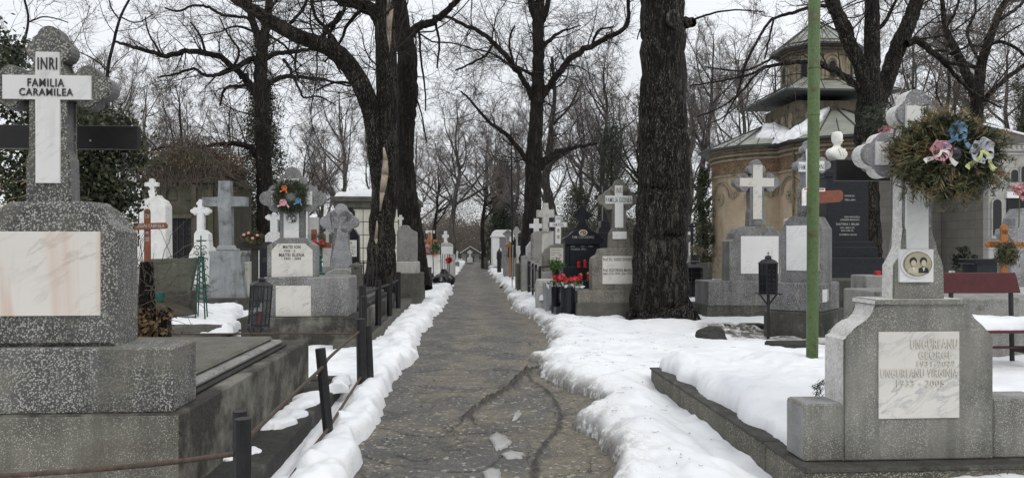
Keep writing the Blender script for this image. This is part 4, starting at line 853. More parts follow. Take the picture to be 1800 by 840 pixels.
# kerb ledge
g3 = G('stone_kerb', 'low dark concrete kerb running between the large foreground tomb and the rusty rail fence', 'kerb', 440, 4.58)
bm = bmesh.new(); boxbm(bm, -.36, 0, -2.2, 3.45, -.1, .17, .015); g3.bm('ledge', bm, 'concrete_black')
bm = bmesh.new(); boxbm(bm, -.36, .02, 3.46, 3.62, -.1, .20, .015); g3.bm('end_block', bm, 'concrete_dark')
for i, (cn, th, lb) in enumerate((([(-.30, 1.2), (-.06, 1.3), (-.02, 2.7), (-.30, 2.6)], .05, 'melting snow strip on the far end of the dark kerb'), ([(-.34, .35), (-.2, .4), (-.2, .75), (-.34, .75)], .03, 'small snow scrap on the near part of the dark kerb'), ([(-.10, 2.7), (.10, 2.8), (.12, 3.5), (-.10, 3.5)], .07, 'snow heaped at the kerb end by the rusty fence post'))):
    mw = Matrix.Translation(g3.o.location) @ Matrix.Rotation(YAW, 4, 'Z'); snowpad('snow_patch', lb, [tuple(mw @ Vector((a, b, .165))) for a, b in cn], th, (20, 40), .12, .08, 50 + i)
# rusty rail fence
fn = G('metal_fence', 'black posts with bent rusty rails along the near left edge of the path', 'fence', 572, 5.9)
def wl(g, px, py, D): v = Vector(PW(px, py, D)); mw = Matrix.Translation(g.o.location) @ Matrix.Rotation(g.o.rotation_euler.z, 4, 'Z'); return mw.inverted() @ v
def post(g, px0, py0, px1, D, r, nm='post', mat='black_metal', zb=-.1):
    a = wl(g, px0, py0, D); b = wl(g, px1, HY + (CH - zb) * FPX / D, D); bm = bmesh.new(); bar(bm, b, a, r, 12); g.bm(nm, bm, mat, smooth=False)
post(fn, 427, 735, 428, 3.55, .040); post(fn, 422, 722, 424, 3.72, .036)
post(fn, 563, 612, 582, 5.9, .042); post(fn, 634, 560, 637, 8.1, .055); post(fn, 646, 572, 652, 8.35, .045)
def rail(g, P, r, mat='rust_metal'):
    pts = [wl(g, *p) for p in P]; bm = bmesh.new(); A, R = resample([tuple(p) for p in pts], [r] * len(pts), 24, 0); V, F_ = tubes(A[None], R[None], 8); npmesh('rail', V, F_, mat, g.o, smooth=True)
rail(fn, [(-20, 838, 3.45), (150, 826, 3.5), (300, 812, 3.52), (412, 797, 3.55)], .013)
rail(fn, [(424, 780, 3.55), (500, 707, 4.7), (566, 646, 5.85), (575, 632, 6.1), (600, 609, 7), (632, 582, 8.1)], .013)
rail(fn, [(470, 900, 4.5), (520, 826, 5.0), (577, 752, 5.9), (600, 716, 6.7), (634, 663, 8.05)], .013)
rail(fn, [(632, 586, 8.2), (560, 586, 8.22), (470, 586, 8.3), (200, 588, 8.5)], .010)
# === 2 wreathed grave of the couple
g = G('tomb', 'grey tomb with lobed cross, wreath and two white marble plates beside the left fence', 'tomb', 515, 11, GS)
g.box('foundation', 425, 624, 588 - 30, None, 0, 6.0, 'concrete_lichen', .015)
g.box('base_block', 462, 611, 487, 558, .12, 1.0, 'mosaic_fine', .02)
g.box('marble_plate', 485, 546, 502, 556, .105, .13, 'marble_veined', .004)
g.poly('headstone', [(470, 487), (470, 432), (492, 418), (534, 418), (554, 432), (554, 487)], .2, .52, 'mosaic_fine', .012)
g.poly('marble_plate', [(478, 487), (478, 440), (489, 428), (536, 428), (549, 440), (549, 486)], .185, .21, 'marble_veined', .002)
cp = cross_pts(513, 349, 21, 11, 293, 457, 571, 420, 12.6); g.poly('cross', cp, .26, .42, 'mosaic_fine', .01)
g.poly('marble_inlay', [(499, 314), (525, 314), (525, 336), (548, 336), (548, 360), (525, 360), (525, 430), (499, 430), (499, 360), (478, 360), (478, 336), (499, 336)], .245, .265, 'marble_white', .001)
portrait(g, 513, 384, 11.5, 10, .244, 2, 'concrete_pale', 'photo_bluegrey', skin='oval_white')
for t_, a in (('MATEI ION', (498, 528, 431, 437)), ('1930 - 2', (500, 519, 439, 443)), ('MATEI ELENA', (491, 535, 445, 451)), ('1932 - 2005', (500, 529, 452.5, 456.5))): g.text(t_, a[0], a[1], a[2], a[3], .184, bold=.02)
for (z_, w_, a_, b_, m_) in ((.60, .0, 611, 1.0, 'concrete_black'), (.66, .05, 608, 1.05, 'concrete_mossy'), (.72, .10, 600, 1.1, 'concrete_dark')):
    bm = bmesh.new(); boxbm(bm, g.x(470), g.x(a_) + .04 - w_, b_, 5.2 - w_, z_ - .06, z_ + .05, .012); g.bm('lid', bm, m_)
wreath('wreath', 'evergreen wreath with orange, pink and blue bows hung on the lobed left cross', 511, 346, 21, 9.5, 11.1, 9000, 'needles', [(503, 332, 9, 'ribbon_orange'), (502, 357, 12, 'ribbon_pink'), (527, 354, 9, 'ribbon_blue')], 7, 3)
# kerb and fence 2
g = G('stone_kerb', 'long mossy stone kerb carrying the black post fence left of the path', 'kerb', 652, 11.2)
bm = bmesh.new(); boxbm(bm, -.5, 0, -.4, 9.2, -.1, .27, .02); g.bm('ledge', bm, 'concrete_mossy')
bm = bmesh.new(); boxbm(bm, -2.6, -.36, 4.5, 9.3, -.1, .42, .02); g.bm('raised_bed', bm, 'concrete_dark')
f2 = G('metal_fence', 'short run of slim black posts and two rails beside the wreathed tomb', 'fence', 665, 12.8)
for px, py, D in ((700, 478, 16.6), (685, 486, 14.7), (665, 492, 12.8), (637, 502, 10.9), (640, 520, 9.6)): post(f2, px, py, px, D, .055 if px != 640 else .04, mat='black_paint')
rail(f2, [(637, 517, 10.9), (665, 506, 12.8), (685, 499, 14.7), (700, 492, 16.6)], .02, 'black_metal'); rail(f2, [(637, 590, 10.9), (665, 572, 12.8), (685, 556, 14.7), (700, 546, 16.6)], .02, 'black_metal')
# === lantern
def lantern(name, label, px, D, x0, x1, yt, yr, yb, legs, mat='black_metal', candle=True, lean=0, n=6, ystand=None, glass='lantern_glass'):
    g = G(name, label, 'lantern', px, D); k = g.k; cx = g.x((x0 + x1) / 2); hw = (x1 - x0) / 2 * k; zt, zr, zb = g.z(yt), g.z(yr), g.z(yb)
    mx = Matrix.Translation((cx, hw, 0)) @ Matrix.Rotation(lean, 4, 'Y')
    bm = bmesh.new(); lathe(bm, [(hw * 1.05, zr), (hw * 1.08, zr + .012), (hw * .7, zr + (zt - zr) * .45), (hw * .35, zr + (zt - zr) * .6), (hw * .33, zr + (zt - zr) * .8), (hw * .42, zr + (zt - zr) * .82), (hw * .15, zt)], n, mx=mx); g.bm('roof', bm, mat)
    bm = bmesh.new(); lathe(bm, [(hw * .80, zb), (hw * .98, zb + .02), (hw * .98, zb + .035)], n, mx=mx)
    for i in range(n):
        a = 2 * math.pi * i / n; bar(bm, mx @ Vector((hw * .93 * math.cos(a), hw * .93 * math.sin(a), zb)), mx @ Vector((hw * .97 * math.cos(a), hw * .97 * math.sin(a), zr)), .009, 4)
        b = 2 * math.pi * (i + 1) / n
        for u in (.33, .66):
            z = zb + (zr - zb) * u; bar(bm, mx @ Vector((hw * .95 * math.cos(a), hw * .95 * math.sin(a), z)), mx @ Vector((hw * .95 * math.cos(b), hw * .95 * math.sin(b), z)), .005, 4)
        m_ = ((math.cos(a) + math.cos(b)) / 2 * hw * .95, (math.sin(a) + math.sin(b)) / 2 * hw * .95); bar(bm, mx @ Vector((*m_, zb)), mx @ Vector((*m_, zr)), .005, 4)
    fr = g.bm('frame', bm, mat)
    bm = bmesh.new(); lathe(bm, [(hw * .9, zb + .04), (hw * .92, zr)], n, mx=mx, cap=False); o = g.bm('glass_pane', bm, glass)
    if candle: bm = bmesh.new(); lathe(bm, [(.035, zb + .04), (.038, zb + .17), (.03, zb + .20), (.015, zb + .21)], 12, mx=mx); g.bm('candle', bm, 'red_candle')
    return g, mx, hw, zb, cx
def mk_glass():
    m = bpy.data.materials.new('lantern_pane'); m.use_nodes = True; b = m.node_tree.nodes['Principled BSDF']; b.inputs['Base Color'].default_value = (.05, .052, .056, 1); b.inputs['Alpha'].default_value = .6; b.inputs['Roughness'].default_value = .2; MATS['lantern_pane'] = m
mk_glass()
g, mx, hw, zb, cx = lantern('grave_lantern', 'leaning black glazed lantern with a red candle in front of the wreathed tomb', 443, 9.6, 424, 463, 488, 503, 577, None, candle=True, lean=math.radians(4), glass='lantern_pane')
bm = bmesh.new(); bar(bm, (cx, hw, -.1), (cx, hw, zb - .14), .022, 8)
for a in range(4): bar(bm, (cx, hw, zb - .18), (cx + hw * .75 * math.cos(a * 1.57 + .6), hw + hw * .75 * math.sin(a * 1.57 + .6), zb), .010, 5)
g.bm('stand', bm, 'black_metal')
g, mx, hw, zb, cx = lantern('grave_lantern', 'dark house shaped lantern on a forked pole in front of the plain grey cross', 1356, 12.55, 1340, 1375, 449, 464, 516, None, candle=False, n=6, glass='dark_glass')
bm = bmesh.new(); bar(bm, (cx, hw, -.1), (cx, hw, zb - .03), .026, 8)
for s in (-1, 1): bar(bm, (cx, hw, zb - .22), (cx + s * hw * 1.0, hw, zb), .014, 5)
boxbm(bm, cx - hw * 1.1, cx + hw * 1.1, .02, 2 * hw - .02, zb - .02, zb, .004); g.bm('stand', bm, 'black_metal')
bm = bmesh.new(); bar(bm, (cx, hw, g.z(452)), (cx, hw, g.z(442)), .006, 4); bar(bm, (cx - .025, hw, g.z(445.5)), (cx + .025, hw, g.z(445.5)), .006, 4); g.bm('finial_cross', bm, 'black_metal')
bm = bmesh.new()
for i in range(5):
    for j in range(2): boxbm(bm, cx - .06 + j * .07, cx - .02 + j * .07, hw * .0 - .0 + .02, hw * .05 + .03, zb + .07 + i * .075, zb + .11 + i * .075, 0)
g.bm('vent_openings', bm, 'dark_void')
g, mx, hw, zb, cx = lantern('grave_lantern', 'squat black lantern box just right of the massive trunk', 1224, 17.5, 1208, 1241, 458, 471, 497, None, candle=False, n=6, glass='dark_glass')
bm = bmesh.new(); lathe(bm, [(hw * .5, -.1), (hw * .5, zb)], 8, cx, hw); g.bm('stand', bm, 'black_metal')
g = G('flower_pot', 'dark pot of dry straw coloured plants behind the squat black lantern', 'flower pot', 1222, 19); bm = bmesh.new(); lathe(bm, [(.09, g.z(458)), (.13, g.z(448))], 12); lathe(bm, [(.12, -.1), (.12, g.z(459))], 8); g.bm('pot', bm, 'black_metal'); needles(g, 1224, 440, 3, 8, 500, 'dry_needles', 0, 6, .8, 5, name='dried_plant', fill=True)
# === left middle ground
g = G('headstone', 'tall white headstone topped by a small stepped cross, near the overgrown mausoleum', 'headstone', 266, 15, GS)
g.poly('slab', [(245, 470), (245, 362), (250, 352), (258, 349), (262, 342), (273, 342), (277, 349), (285, 352), (290, 362), (291, 470)], 0, .35, 'white_worn', .01); g.box('footing', 240, 296, 468, None, -.05, .42, 'concrete_grey')
g.poly('cross', cross_pts(266, 324, 3.6, 3.4, 314, 254, 277, 345, 0, [(270, 333), (273, 343), (259, 343), (262, 333)]), .1, .2, 'white_worn', .008)
g = G('wooden_cross', 'reddish brown wooden name cross in front of the tall white headstone', 'cross', 258, 12.3, GS)
g.poly('upright', [(253, 520), (253, 371), (255, 367), (261, 367), (263, 371), (264, 520)], 0, .04, 'wood_red', .003)
g.poly('crossbar', [(226, 393), (290, 391), (293, 395), (293, 400), (290, 402), (226, 405), (222, 402), (222, 396)], -.03, -.001, 'wood_red', .003)
g.text('MAROSSIN GABRIELA', 228, 288, 394, 400, -.031, 'letter_pale'); g.text('INRI', 255, 262, 376, 383, -.001, 'letter_pale'); g.text('1946', 254, 262, 406, 412, -.001, 'letter_pale'); g.text('2023', 254, 262, 417, 424, -.001, 'letter_pale')
g = G('stone_slab', 'mossy upright stone slab standing left of the green ironwork', 'slab', 308, 12.9)
g.poly('slab', [(262, 512), (266, 455), (345, 453), (333, 512)], 0, .12, 'stone_green', .01); g.box('footing', 262, 338, 511, None, -.02, .2, 'concrete_dark')
g = G('headstone', 'white double stepped headstone with a cross, right of the mausoleum door', 'headstone', 352, 19, GS)
g.poly('cross', cross_pts(352, 371, 6, 5.5, 350, 335, 370, 406, 3.6), .12, .25, 'white_worn', .006); g.poly('inlay', cross_pts(352, 371, 4, 3.6, 354, 339, 367, 404, 0), .105, .13, 'white_paint', .001)
g.poly('upper_block', [(341, 436), (341, 411), (346, 404), (358, 404), (366, 411), (368, 436)], .05, .35, 'white_plaster', .012); g.poly('lower_block', [(328, 482), (333, 446), (340, 434), (368, 434), (373, 446), (375, 500), (328, 500)], 0, .42, 'white_worn', .012); g.box('footing', 322, 380, 500, None, -.1, .5, 'concrete_grey')
g = G('monument', 'tall plain grey marble cross on a heavy square pedestal left of the wreathed tomb', 'monument', 393, 17.5, GS)
g.poly('cross', [(384, 318), (404, 318), (404, 346), (432, 346), (432, 362), (405, 362), (407, 432), (385, 432), (384, 362), (356, 362), (356, 347), (384, 347)], .2, .42, 'stone_grey_marble', .012)
g.poly('cross_foot', [(378, 440), (384, 431), (408, 431), (414, 440)], .12, .5, 'marble_grey', .01)
g.poly('pedestal', [(366, 525), (370, 450), (367, 446), (367, 441), (424, 441), (424, 446), (421, 450), (430, 525)], 0, .75, 'stone_grey_marble', .012); g.box('footing', 358, 436, 524, None, -.1, .9, 'concrete_dark')
bm = bmesh.new(); boxbm(bm, g.x(420), g.x(431), .25, .8, 0, g.z(461), .01); g.bm('side_pier', bm, 'concrete_pale')
g = G('wooden_cross', 'weathered grey wooden cross carrying a small wreath, left of the wreathed tomb', 'cross', 447, 13.2, GS)
g.poly('upright', [(442, 540), (442, 420), (453, 420), (453, 540)], 0, .05, 'wood_grey', .004); g.poly('crossbar', [(417, 425), (477, 425), (479, 430), (477, 437), (417, 437), (414, 431)], -.04, -.001, 'wood_grey', .004); g.poly('lower_bar', [(461, 453), (476, 453), (478, 457), (476, 461), (461, 461)], .0, .04, 'wood_grey', .004)
wr_ = wreath('wreath', 'small green wreath with pink rosebuds lying on the grey wooden cross', 444, 417, 11, 5, 13.1, 2200, 'ivy', [], 6, 21, extra='dry_needles', fill=True, sq=.55)
for bx_, by_ in ((432, 413), (440, 410), (455, 414), (447, 419)):
    bm = bmesh.new(); ellip(bm, (wr_.x(bx_), -.10, wr_.z(by_)), (.028, .028, .026), 2); wr_.bm('rosebud', bm, 'flower_pink')
g = G('headstone', 'white cross headstone half hidden behind the left lobe of the wreathed cross', 'headstone', 481, 22, GS)
g.poly('cross', cross_pts(481, 382, 6, 4.5, 373, 466, 498, 412, 2.8), 0, .15, 'white_paint', .006); g.poly('body', [(466, 470), (466, 414), (472, 408), (492, 408), (500, 414), (500, 470)], -.03, .3, 'white_worn', .01); g.box('footing', 452, 512, 440, None, .02, .4, 'white_worn')
g = G('headstone', 'low black headstone between the weathered wooden cross and the wreathed tomb', 'headstone', 466, 20, GS); g.box('slab', 456, 472, 432, None, 0, .2, 'black_granite_dull')
g = G('headstone', 'plain white framed headstone right behind the wreathed cross', 'headstone', 540, 25, GS)
g.box('pier', 534, 541, 368, None, 0, .3, 'white_worn'); g.box('lintel', 518, 552, 362, 369, -.04, .34, 'white_worn'); g.box('back_slab', 541, 560, 382, None, .1, .3, 'concrete_pale')
g = G('wooden_cross', 'terracotta painted wooden cross with red flowers right of the wreathed tomb', 'cross', 552, 14.3, GS)
g.box('upright', 547, 556, 403, None, 0, .04, 'wood_terracotta', .003); g.box('crossbar', 528, 582, 426, 436, -.03, -.001, 'wood_terracotta', .003)
g = wreath('flower_garland', 'green garland dotted with red flowers laid over the terracotta cross', 556, 427, 12, 5, 14.2, 1200, 'ivy', [], 5, 22, cat='garland', fill=True)
bm = bmesh.new(); rr = random.Random(4)
for i in range(26): ellip(bm, (g.x(556 + rr.uniform(-18, 16)), -.08, g.z(426 + rr.uniform(-4, 4))), (.02, .02, .017), 1)
g.bm('flower', bm, 'flower_red')
g = G('iron_pump', 'turned green iron column right of the wreathed tomb', 'iron column', 561, 13.4)
bm = bmesh.new(); lathe(bm, [(.07, -.1), (.07, g.z(487)), (.10, g.z(486)), (.10, g.z(480)), (.055, g.z(477)), (.05, g.z(462)), (.075, g.z(460)), (.05, g.z(457)), (.045, g.z(452)), (.07, g.z(450)), (.05, g.z(447)), (.01, g.z(445))], 14); g.bm('column', bm, 'green_paint')
bm = bmesh.new(); bar(bm, (0, 0, g.z(468)), (-.07, -.02, g.z(476)), .01, 6); g.bm('handle', bm, 'green_paint')
g = G('tomb', 'plain rough grey lobed cross on a rounded base with a white plate', 'tomb', 597, 16, GS)
g.poly('cross', cross_pts(599, 390, 12.5, 10.5, 358, 562, 630, 440, 10.5, [(612, 438), (616, 446), (617, 474), (579, 474), (581, 446), (586, 438)]), .15, .35, 'mosaic_pale', .01)
g.poly('base', [(565, 560), (565, 492), (575, 478), (590, 472), (608, 472), (622, 478), (630, 492), (634, 560)], .0, .6, 'concrete_grey', .02); g.box('white_plate', 575, 618, 484, 545, -.02, .02, 'marble_white', .004); g.text('ION', 590, 601, 487, 492, -.021); g.text('DAN', 605, 615, 487, 492, -.021); g.text('1941', 603, 614, 496, 500, -.021)
g = G('headstone', 'black granite cross headstone bearing a small white enamel plate', 'headstone', 617, 20, GS)
g.poly('cross', cross_pts(613, 375, 7, 4.5, 364, 596, 623, 400, 0), .05, .2, 'black_granite', .006); g.poly('body', [(600, 500), (600, 408), (606, 402), (622, 402), (630, 414), (632, 500)], 0, .3, 'black_granite', .01)
g.box('enamel_plate', 608, 627, 422, 451, -.012, .0, 'oval_white', .001); portrait(g, 617, 427, 2.3, 3, -.012, 1)
for i, y in enumerate((433, 437, 441, 445)): g.text(('NISTOR', 'ELENA', '1931', '1998')[i], 611, 624 - (i % 2) * 2, y, y + 2.6, -.013)
g = G('mausoleum', 'small square mausoleum with cream panelled walls and a snow covered flat roof', 'mausoleum', 640, 25, GS)
bm = bmesh.new(); boxbm(bm, g.x(592), g.x(725), 0, 3, -.1, g.z(352), .01); g.bm('wall', bm, 'stone_green')
for r_ in range(5):
    for c_ in range(6):
        bm = bmesh.new(); x0 = g.x(616 + c_ * 22.5); y0 = g.z(367 + r_ * 23); boxbm(bm, x0 + .012, x0 + 22.5 * g.k - .012, -.03, .01, y0 - 23 * g.k + .012, y0 - .012, .008)
        if 616 + c_ * 22.5 < 690: g.bm('wall_panel', bm, 'cream_stone')
        else: bm.free()
bm = bmesh.new(); boxbm(bm, g.x(588), g.x(730), -.12, 3.1, g.z(366), g.z(355), .01); boxbm(bm, g.x(584), g.x(734), -.2, 3.2, g.z(355.2), g.z(346), .02); g.bm('cornice', bm, 'concrete_mossy')
snowpad('snow_cap', None, [(g.x(586), -.1, g.z(347)), (g.x(732), -.1, g.z(347)), (g.x(732), 3.1, g.z(347)), (g.x(586), 3.1, g.z(347))], .30, (40, 40), .15, 1.0, 60, parent=g.o)
g = G('stone_bollard', 'small grey stone pillar with pointed cap beside the snow roofed mausoleum', 'pillar', 626, 15, GS); bm = bmesh.new(); boxbm(bm, -.10, .10, 0, .2, -.1, g.z(470), .01); lathe(bm, [(.15, g.z(470)), (.15, g.z(466)), (.02, g.z(461))], 4, 0, .1); g.bm('pillar', bm, 'concrete_mossy')
g = G('metal_fence', 'tiny black grave railing left of the forked trunk', 'fence', 642, 15.5)
for i in range(5): bm = bmesh.new(); bar(bm, (-.12 + i * .09, 0, -.1), (-.12 + i * .09, 0, g.z(458)), .012, 5); g.bm('bar', bm, 'black_metal')
bm = bmesh.new(); bar(bm, (-.14, 0, g.z(462)), (.28, 0, g.z(462)), .012, 5); bar(bm, (-.14, 0, g.z(488)), (.28, 0, g.z(488)), .012, 5); g.bm('rail', bm, 'black_metal')
# green ironwork cross, fence, bucket
g = G('iron_cross', 'tall green scrolled iron grave cross tapering to a finial', 'cross', 352, 12.6, GS)
bm = bmesh.new()
for s in (-1, 1): bar(bm, (g.x(352 + s * 11), 0, -.1), (g.x(352 + s * 2.5), 0, g.z(450)), .012, 6); bar(bm, (g.x(352 + s * 11), .14, -.1), (g.x(352 + s * 2.5), .07, g.z(450)), .012, 6)
bar(bm, (0, .03, g.z(455)), (0, .03, g.z(414)), .012, 6); bar(bm, (g.x(344), .03, g.z(423)), (g.x(361), .03, g.z(423)), .014, 6)
for i in range(9): z = g.z(530 - i * 9.5); w = (11 - i * .95) * g.k; bar(bm, (-w, 0, z), (w, .1, z + .09), .008, 5); bar(bm, (w, 0, z), (-w, .1, z + .09), .008, 5)
g.bm('lattice', bm, 'green_paint')
bm = bmesh.new()
def scroll(bm, cx, cz, r, s, y=0, t=.008):
    P = [(cx + s * r * (1 - i / 16) * math.cos(i * .55), y, cz + r * (1 - i / 16) * math.sin(i * .55)) for i in range(14)]
    for a, b in zip(P, P[1:]): bar(bm, a, b, t, 5)
for py, dx, r in ((436, 5, .055), (446, 6, .05), (458, 7, .06), (472, 8, .055), (488, 9, .06), (505, 10, .055)):
    for s in (-1, 1): scroll(bm, g.x(352 + s * dx), g.z(py), r, s)
g.bm('scrollwork', bm, 'green_paint')
g = G('grave_railing', 'low green arched iron railing on the snow left of the grey marble monument', 'railing', 310, 13.6)
for j in range(9):
    bm = bmesh.new(); x0 = g.x(283 + j * 7)
    for i in range(8): a = math.pi * i / 8; b = math.pi * (i + 1) / 8; bar(bm, (x0 + .05 * math.cos(a), 0, g.z(524) + .10 * math.sin(a)), (x0 + .05 * math.cos(b), 0, g.z(524) + .10 * math.sin(b)), .008, 5)
    bar(bm, (x0 - .05, 0, .0), (x0 - .05, 0, g.z(524)), .008, 5); g.bm('hoop', bm, 'green_paint')
g = G('bucket', 'dark green plastic bucket beside the leaning mossy slab', 'bucket', 283, 12.6); bm = bmesh.new(); zb = g.z(530); lathe(bm, [(.085, -.05), (.09, zb), (.11, g.z(515)), (.115, g.z(514))], 16, 0, -.12); g.bm('body', bm, 'green_bucket')
g = G('grave_kerb', 'moss darkened low stone grave surround half covered in snow, left middle ground', 'kerb', 330, 11.6); g.box('front_kerb', 272, 392, 571, None, 0, .18, 'concrete_mossy', .03); g.box('side_kerb', 378, 392, 571, None, .18, 2.6, 'concrete_dark', .03)
def pad(label, pts, z, th, n=(40, 40), jag=.08, edge=.15, seed=1, lump=.03): snowpad('snow_patch', label, [(*(((p[0] - 900) * p[2] / FPX), p[2]), z) for p in pts], th, n, jag, edge, seed, lump=lump)
pad('snow blanket over the low grave left of the black glazed lantern', [(278, 0, 11.6), (418, 0, 11.6), (425, 0, 16.5), (300, 0, 15.5)], .28, .16, (50, 50), .1, .3, 71)
g = G('stone_slab', 'tilted brown stone slab lying in front of the mossy upright slab', 'slab', 300, 12.2); g.poly('slab', [(262, 556), (262, 530), (312, 545), (330, 556)], 0, .5, 'stone_old', .02)
# bush stump beside the foreground tomb
g = G('dead_shrub', 'bundle of dry black stems and dead leaves behind the foreground tomb', 'shrub', 258, 8.4); rng = np.random.default_rng(5)
bm = bmesh.new(); lathe(bm, [(.11, -.1), (.10, .9), (.07, g.z(460))], 9); bar(bm, (.18, .05, -.1), (.2, 0, g.z(545)), .07, 8); g.bm('stump', bm, 'bark_black')
P = []
for i in range(70):
    p = np.array([rng.uniform(-.2, .2), rng.uniform(-.15, .1), rng.uniform(.5, 1.5)]); d = norm(rng.normal(size=3) * np.array([1, .4, .8])); q = [p]
    for j in range(8): d = norm(d + rng.normal(size=3) * .25 + np.array([.02, 0, .0])); q.append(q[-1] + d * .085)
    P.append(q)
V, F_ = tubes(np.array(P), np.full((70, 9), .0045) * np.linspace(1, .5, 9), 4); npmesh('stem', V, F_, 'vine_twig', g.o)
C = rng.normal(size=(500, 3)) * np.array([.12, .10, .12]) + np.array([.02, -.05, .7]); V, F_ = leaves(C, .07, .6, rng); npmesh('dead_leaves', V, F_, 'dead_leaf', g.o)
# overgrown mausoleum
g = G('mausoleum', 'old stone mausoleum with a dark ironwork door smothered by dead vines', 'mausoleum', 325, 27, GS); k = g.k
bm = bmesh.new(); boxbm(bm, g.x(252), g.x(396), 0, 3.2, -.1, g.z(322), .02); boxbm(bm, g.x(248), g.x(400), -.12, 3.3, g.z(322), g.z(314), .02); boxbm(bm, g.x(262), g.x(388), -.06, 3, g.z(314), g.z(288), .02); g.bm('wall', bm, 'stone_old')
bm = bmesh.new(); prism(bm, [(g.x(255), g.z(290)), (g.x(395), g.z(290)), (g.x(345), g.z(262)), (g.x(305), g.z(262))], -.1, 3.2, .02); g.bm('roof', bm, 'stone_old')
bm = bmesh.new()
for x in (256, 285, 337, 366, 384): boxbm(bm, g.x(x), g.x(x + 9), -.10, .01, 0, g.z(324), .015)
boxbm(bm, g.x(288), g.x(340), -.16, .01, g.z(384), g.z(377), .01)
for i in range(4): prism(bm, [(g.x(270 + i * 28 + a), g.z(352 - b)) for a, b in ((0, 0), (14, 0), (14, 12), (12, 18), (7, 21), (2, 18), (0, 12))], -.05, .01, .01)
g.bm('pilaster', bm, 'stone_old')
dr = g.box('door', 291, 336, 385, None, -.02, .01, 'dark_void', .0); bm = bmesh.new()
for x in (292, 302, 313, 324, 335): boxbm(bm, g.x(x) - .02, g.x(x) + .02, -.06, -.02, 0, g.z(386), .004)
for i in range(7):
    for x in (297, 307, 318.5, 329.5): scroll(bm, g.x(x), g.z(395 + i * 11), .085, 1 if i % 2 else -1, -.04, .014)
g.bm('door_grille', bm, 'black_metal', parent=dr)
vn = G('climbing_vine', 'tangle of dead brown creeper piled over the roof of the old mausoleum', 'creeper', 325, 27); rng = np.random.default_rng(9)
P = []; k = vn.k
for i in range(1100):
    u = rng.uniform(-1, 1); hh = (1 - abs(u) ** 1.5) * .95; top = CH - (300 - 50 * hh - HY) * k; p = np.array([vn.x(325 + u * 74), rng.uniform(-.35, 2.6), top - rng.uniform(-.15, .55) * (.6 + abs(u))]); d = norm(np.array([rng.normal(), rng.normal() * .5, rng.normal() * .6])); q = [p]
    for j in range(7): d = norm(d + rng.normal(size=3) * .35 + np.array([u * .02, -.02, -.05])); q.append(q[-1] + d * .11)
    P.append(q)
V, F_ = tubes(np.array(P), np.full((1100, 8), .013), 3); npmesh('stem', V, F_, 'vine_twig', vn.o)
P = []
for i in range(260):
    p = np.array([rng.uniform(-78, 78) * k, rng.uniform(-.2, -.1), CH - (rng.uniform(280, 312) - HY) * k]); d = np.array([0, 0, -1.]); q = [p]
    for j in range(7): d = norm(d + rng.normal(size=3) * np.array([.25, .03, .2]) + np.array([0, 0, -.1])); q.append(q[-1] + d * rng.uniform(.03, .13))
    P.append(q)
V, F_ = tubes(np.array(P), np.full((260, 8), .009), 3); npmesh('hanging_stem', V, F_, 'vine_twig', vn.o)
C = rng.normal(size=(4500, 3)) * np.array([.8, .8, .25]) + np.array([0, 1.2, CH - (283 - HY) * k]); V, F_ = leaves(C, .09, .6, rng); npmesh('dead_leaves', V, F_, 'dead_leaf', vn.o)
# === left, further along the path
g = G('headstone', 'weathered grey block headstone with tiny cross right behind the forked trunk', 'headstone', 716, 20, GS)
g.poly('body', [(698, 462), (698, 405), (706, 396), (718, 396), (722, 404), (733, 408), (733, 462)], .1, .4, 'concrete_grey', .02); g.box('base_block', 696, 735, 460, 482, 0, .8, 'concrete_pale', .02); g.box('foundation', 694, 741, 480, None, -.1, 1.6, 'concrete_mossy', .02); g.poly('cross', cross_pts(704, 384, 2.2, 2, 378, 699, 709, 400, 0), .2, .28, 'white_worn', .004)
g = G('headstone', 'narrow mossy concrete headstone in shade of the second left trunk', 'headstone', 736, 30, GS); g.poly('slab', [(733, 480), (733, 432), (738, 424), (743, 430), (744, 480)], 0, .3, 'concrete_mossy'); g.box('base_block', 730, 757, 470, None, 0, .8, 'concrete_dark')
g = G('tomb', 'white low tomb with a pale cross and orange crossbar, behind the garbage bags', 'tomb', 755, 36, GS)
g.box('base_block', 740, 786, 448, None, 0, 1.6, 'white_worn', .02); g.box('upper_block', 744, 772, 440, 449, .2, 1, 'concrete_grey', .02); g.poly('cross', [(752, 405), (760, 405), (760, 424), (766, 434), (768, 441), (745, 441), (747, 434), (752, 424)], .4, .7, 'concrete_pale', .02); g.box('crossbar', 748, 764, 405, 410, .38, .72, 'white_worn', .01)
g2 = G('wooden_cross', 'light orange wooden crossbar fixed to the pale tomb cross behind the garbage bags', 'cross', 755, 36.2, GS); g2.box('crossbar', 741, 769, 421, 425.5, 0, .05, 'wood_orange', .004); g2.box('upright', 753, 757, 408, None, .052, .1, 'wood_orange', .004)
for px, fl, lab in ((747, 'flower_pink', 'small red pot with pink flowers on the white low tomb, left one'), (765, 'leaf_green', 'square red pot with green plant on the white low tomb')):
    g = G('flower_pot', lab, 'flower pot', px, 35.9, z=CH - (448 - HY) * 35.9 / FPX); bm = bmesh.new(); lathe(bm, [(.09, 0), (.12, .22), (.13, .24)], 8 if px < 750 else 4); g.bm('pot', bm, 'pot_red'); needles(g, px, 437, 2.5, 3, 400, fl, 0, 5, 1, px, .4, 'plant', fill=True)
g = G('monument', 'white pedestal monument with a white cross by the far left of the path', 'monument', 787, 42, GS)
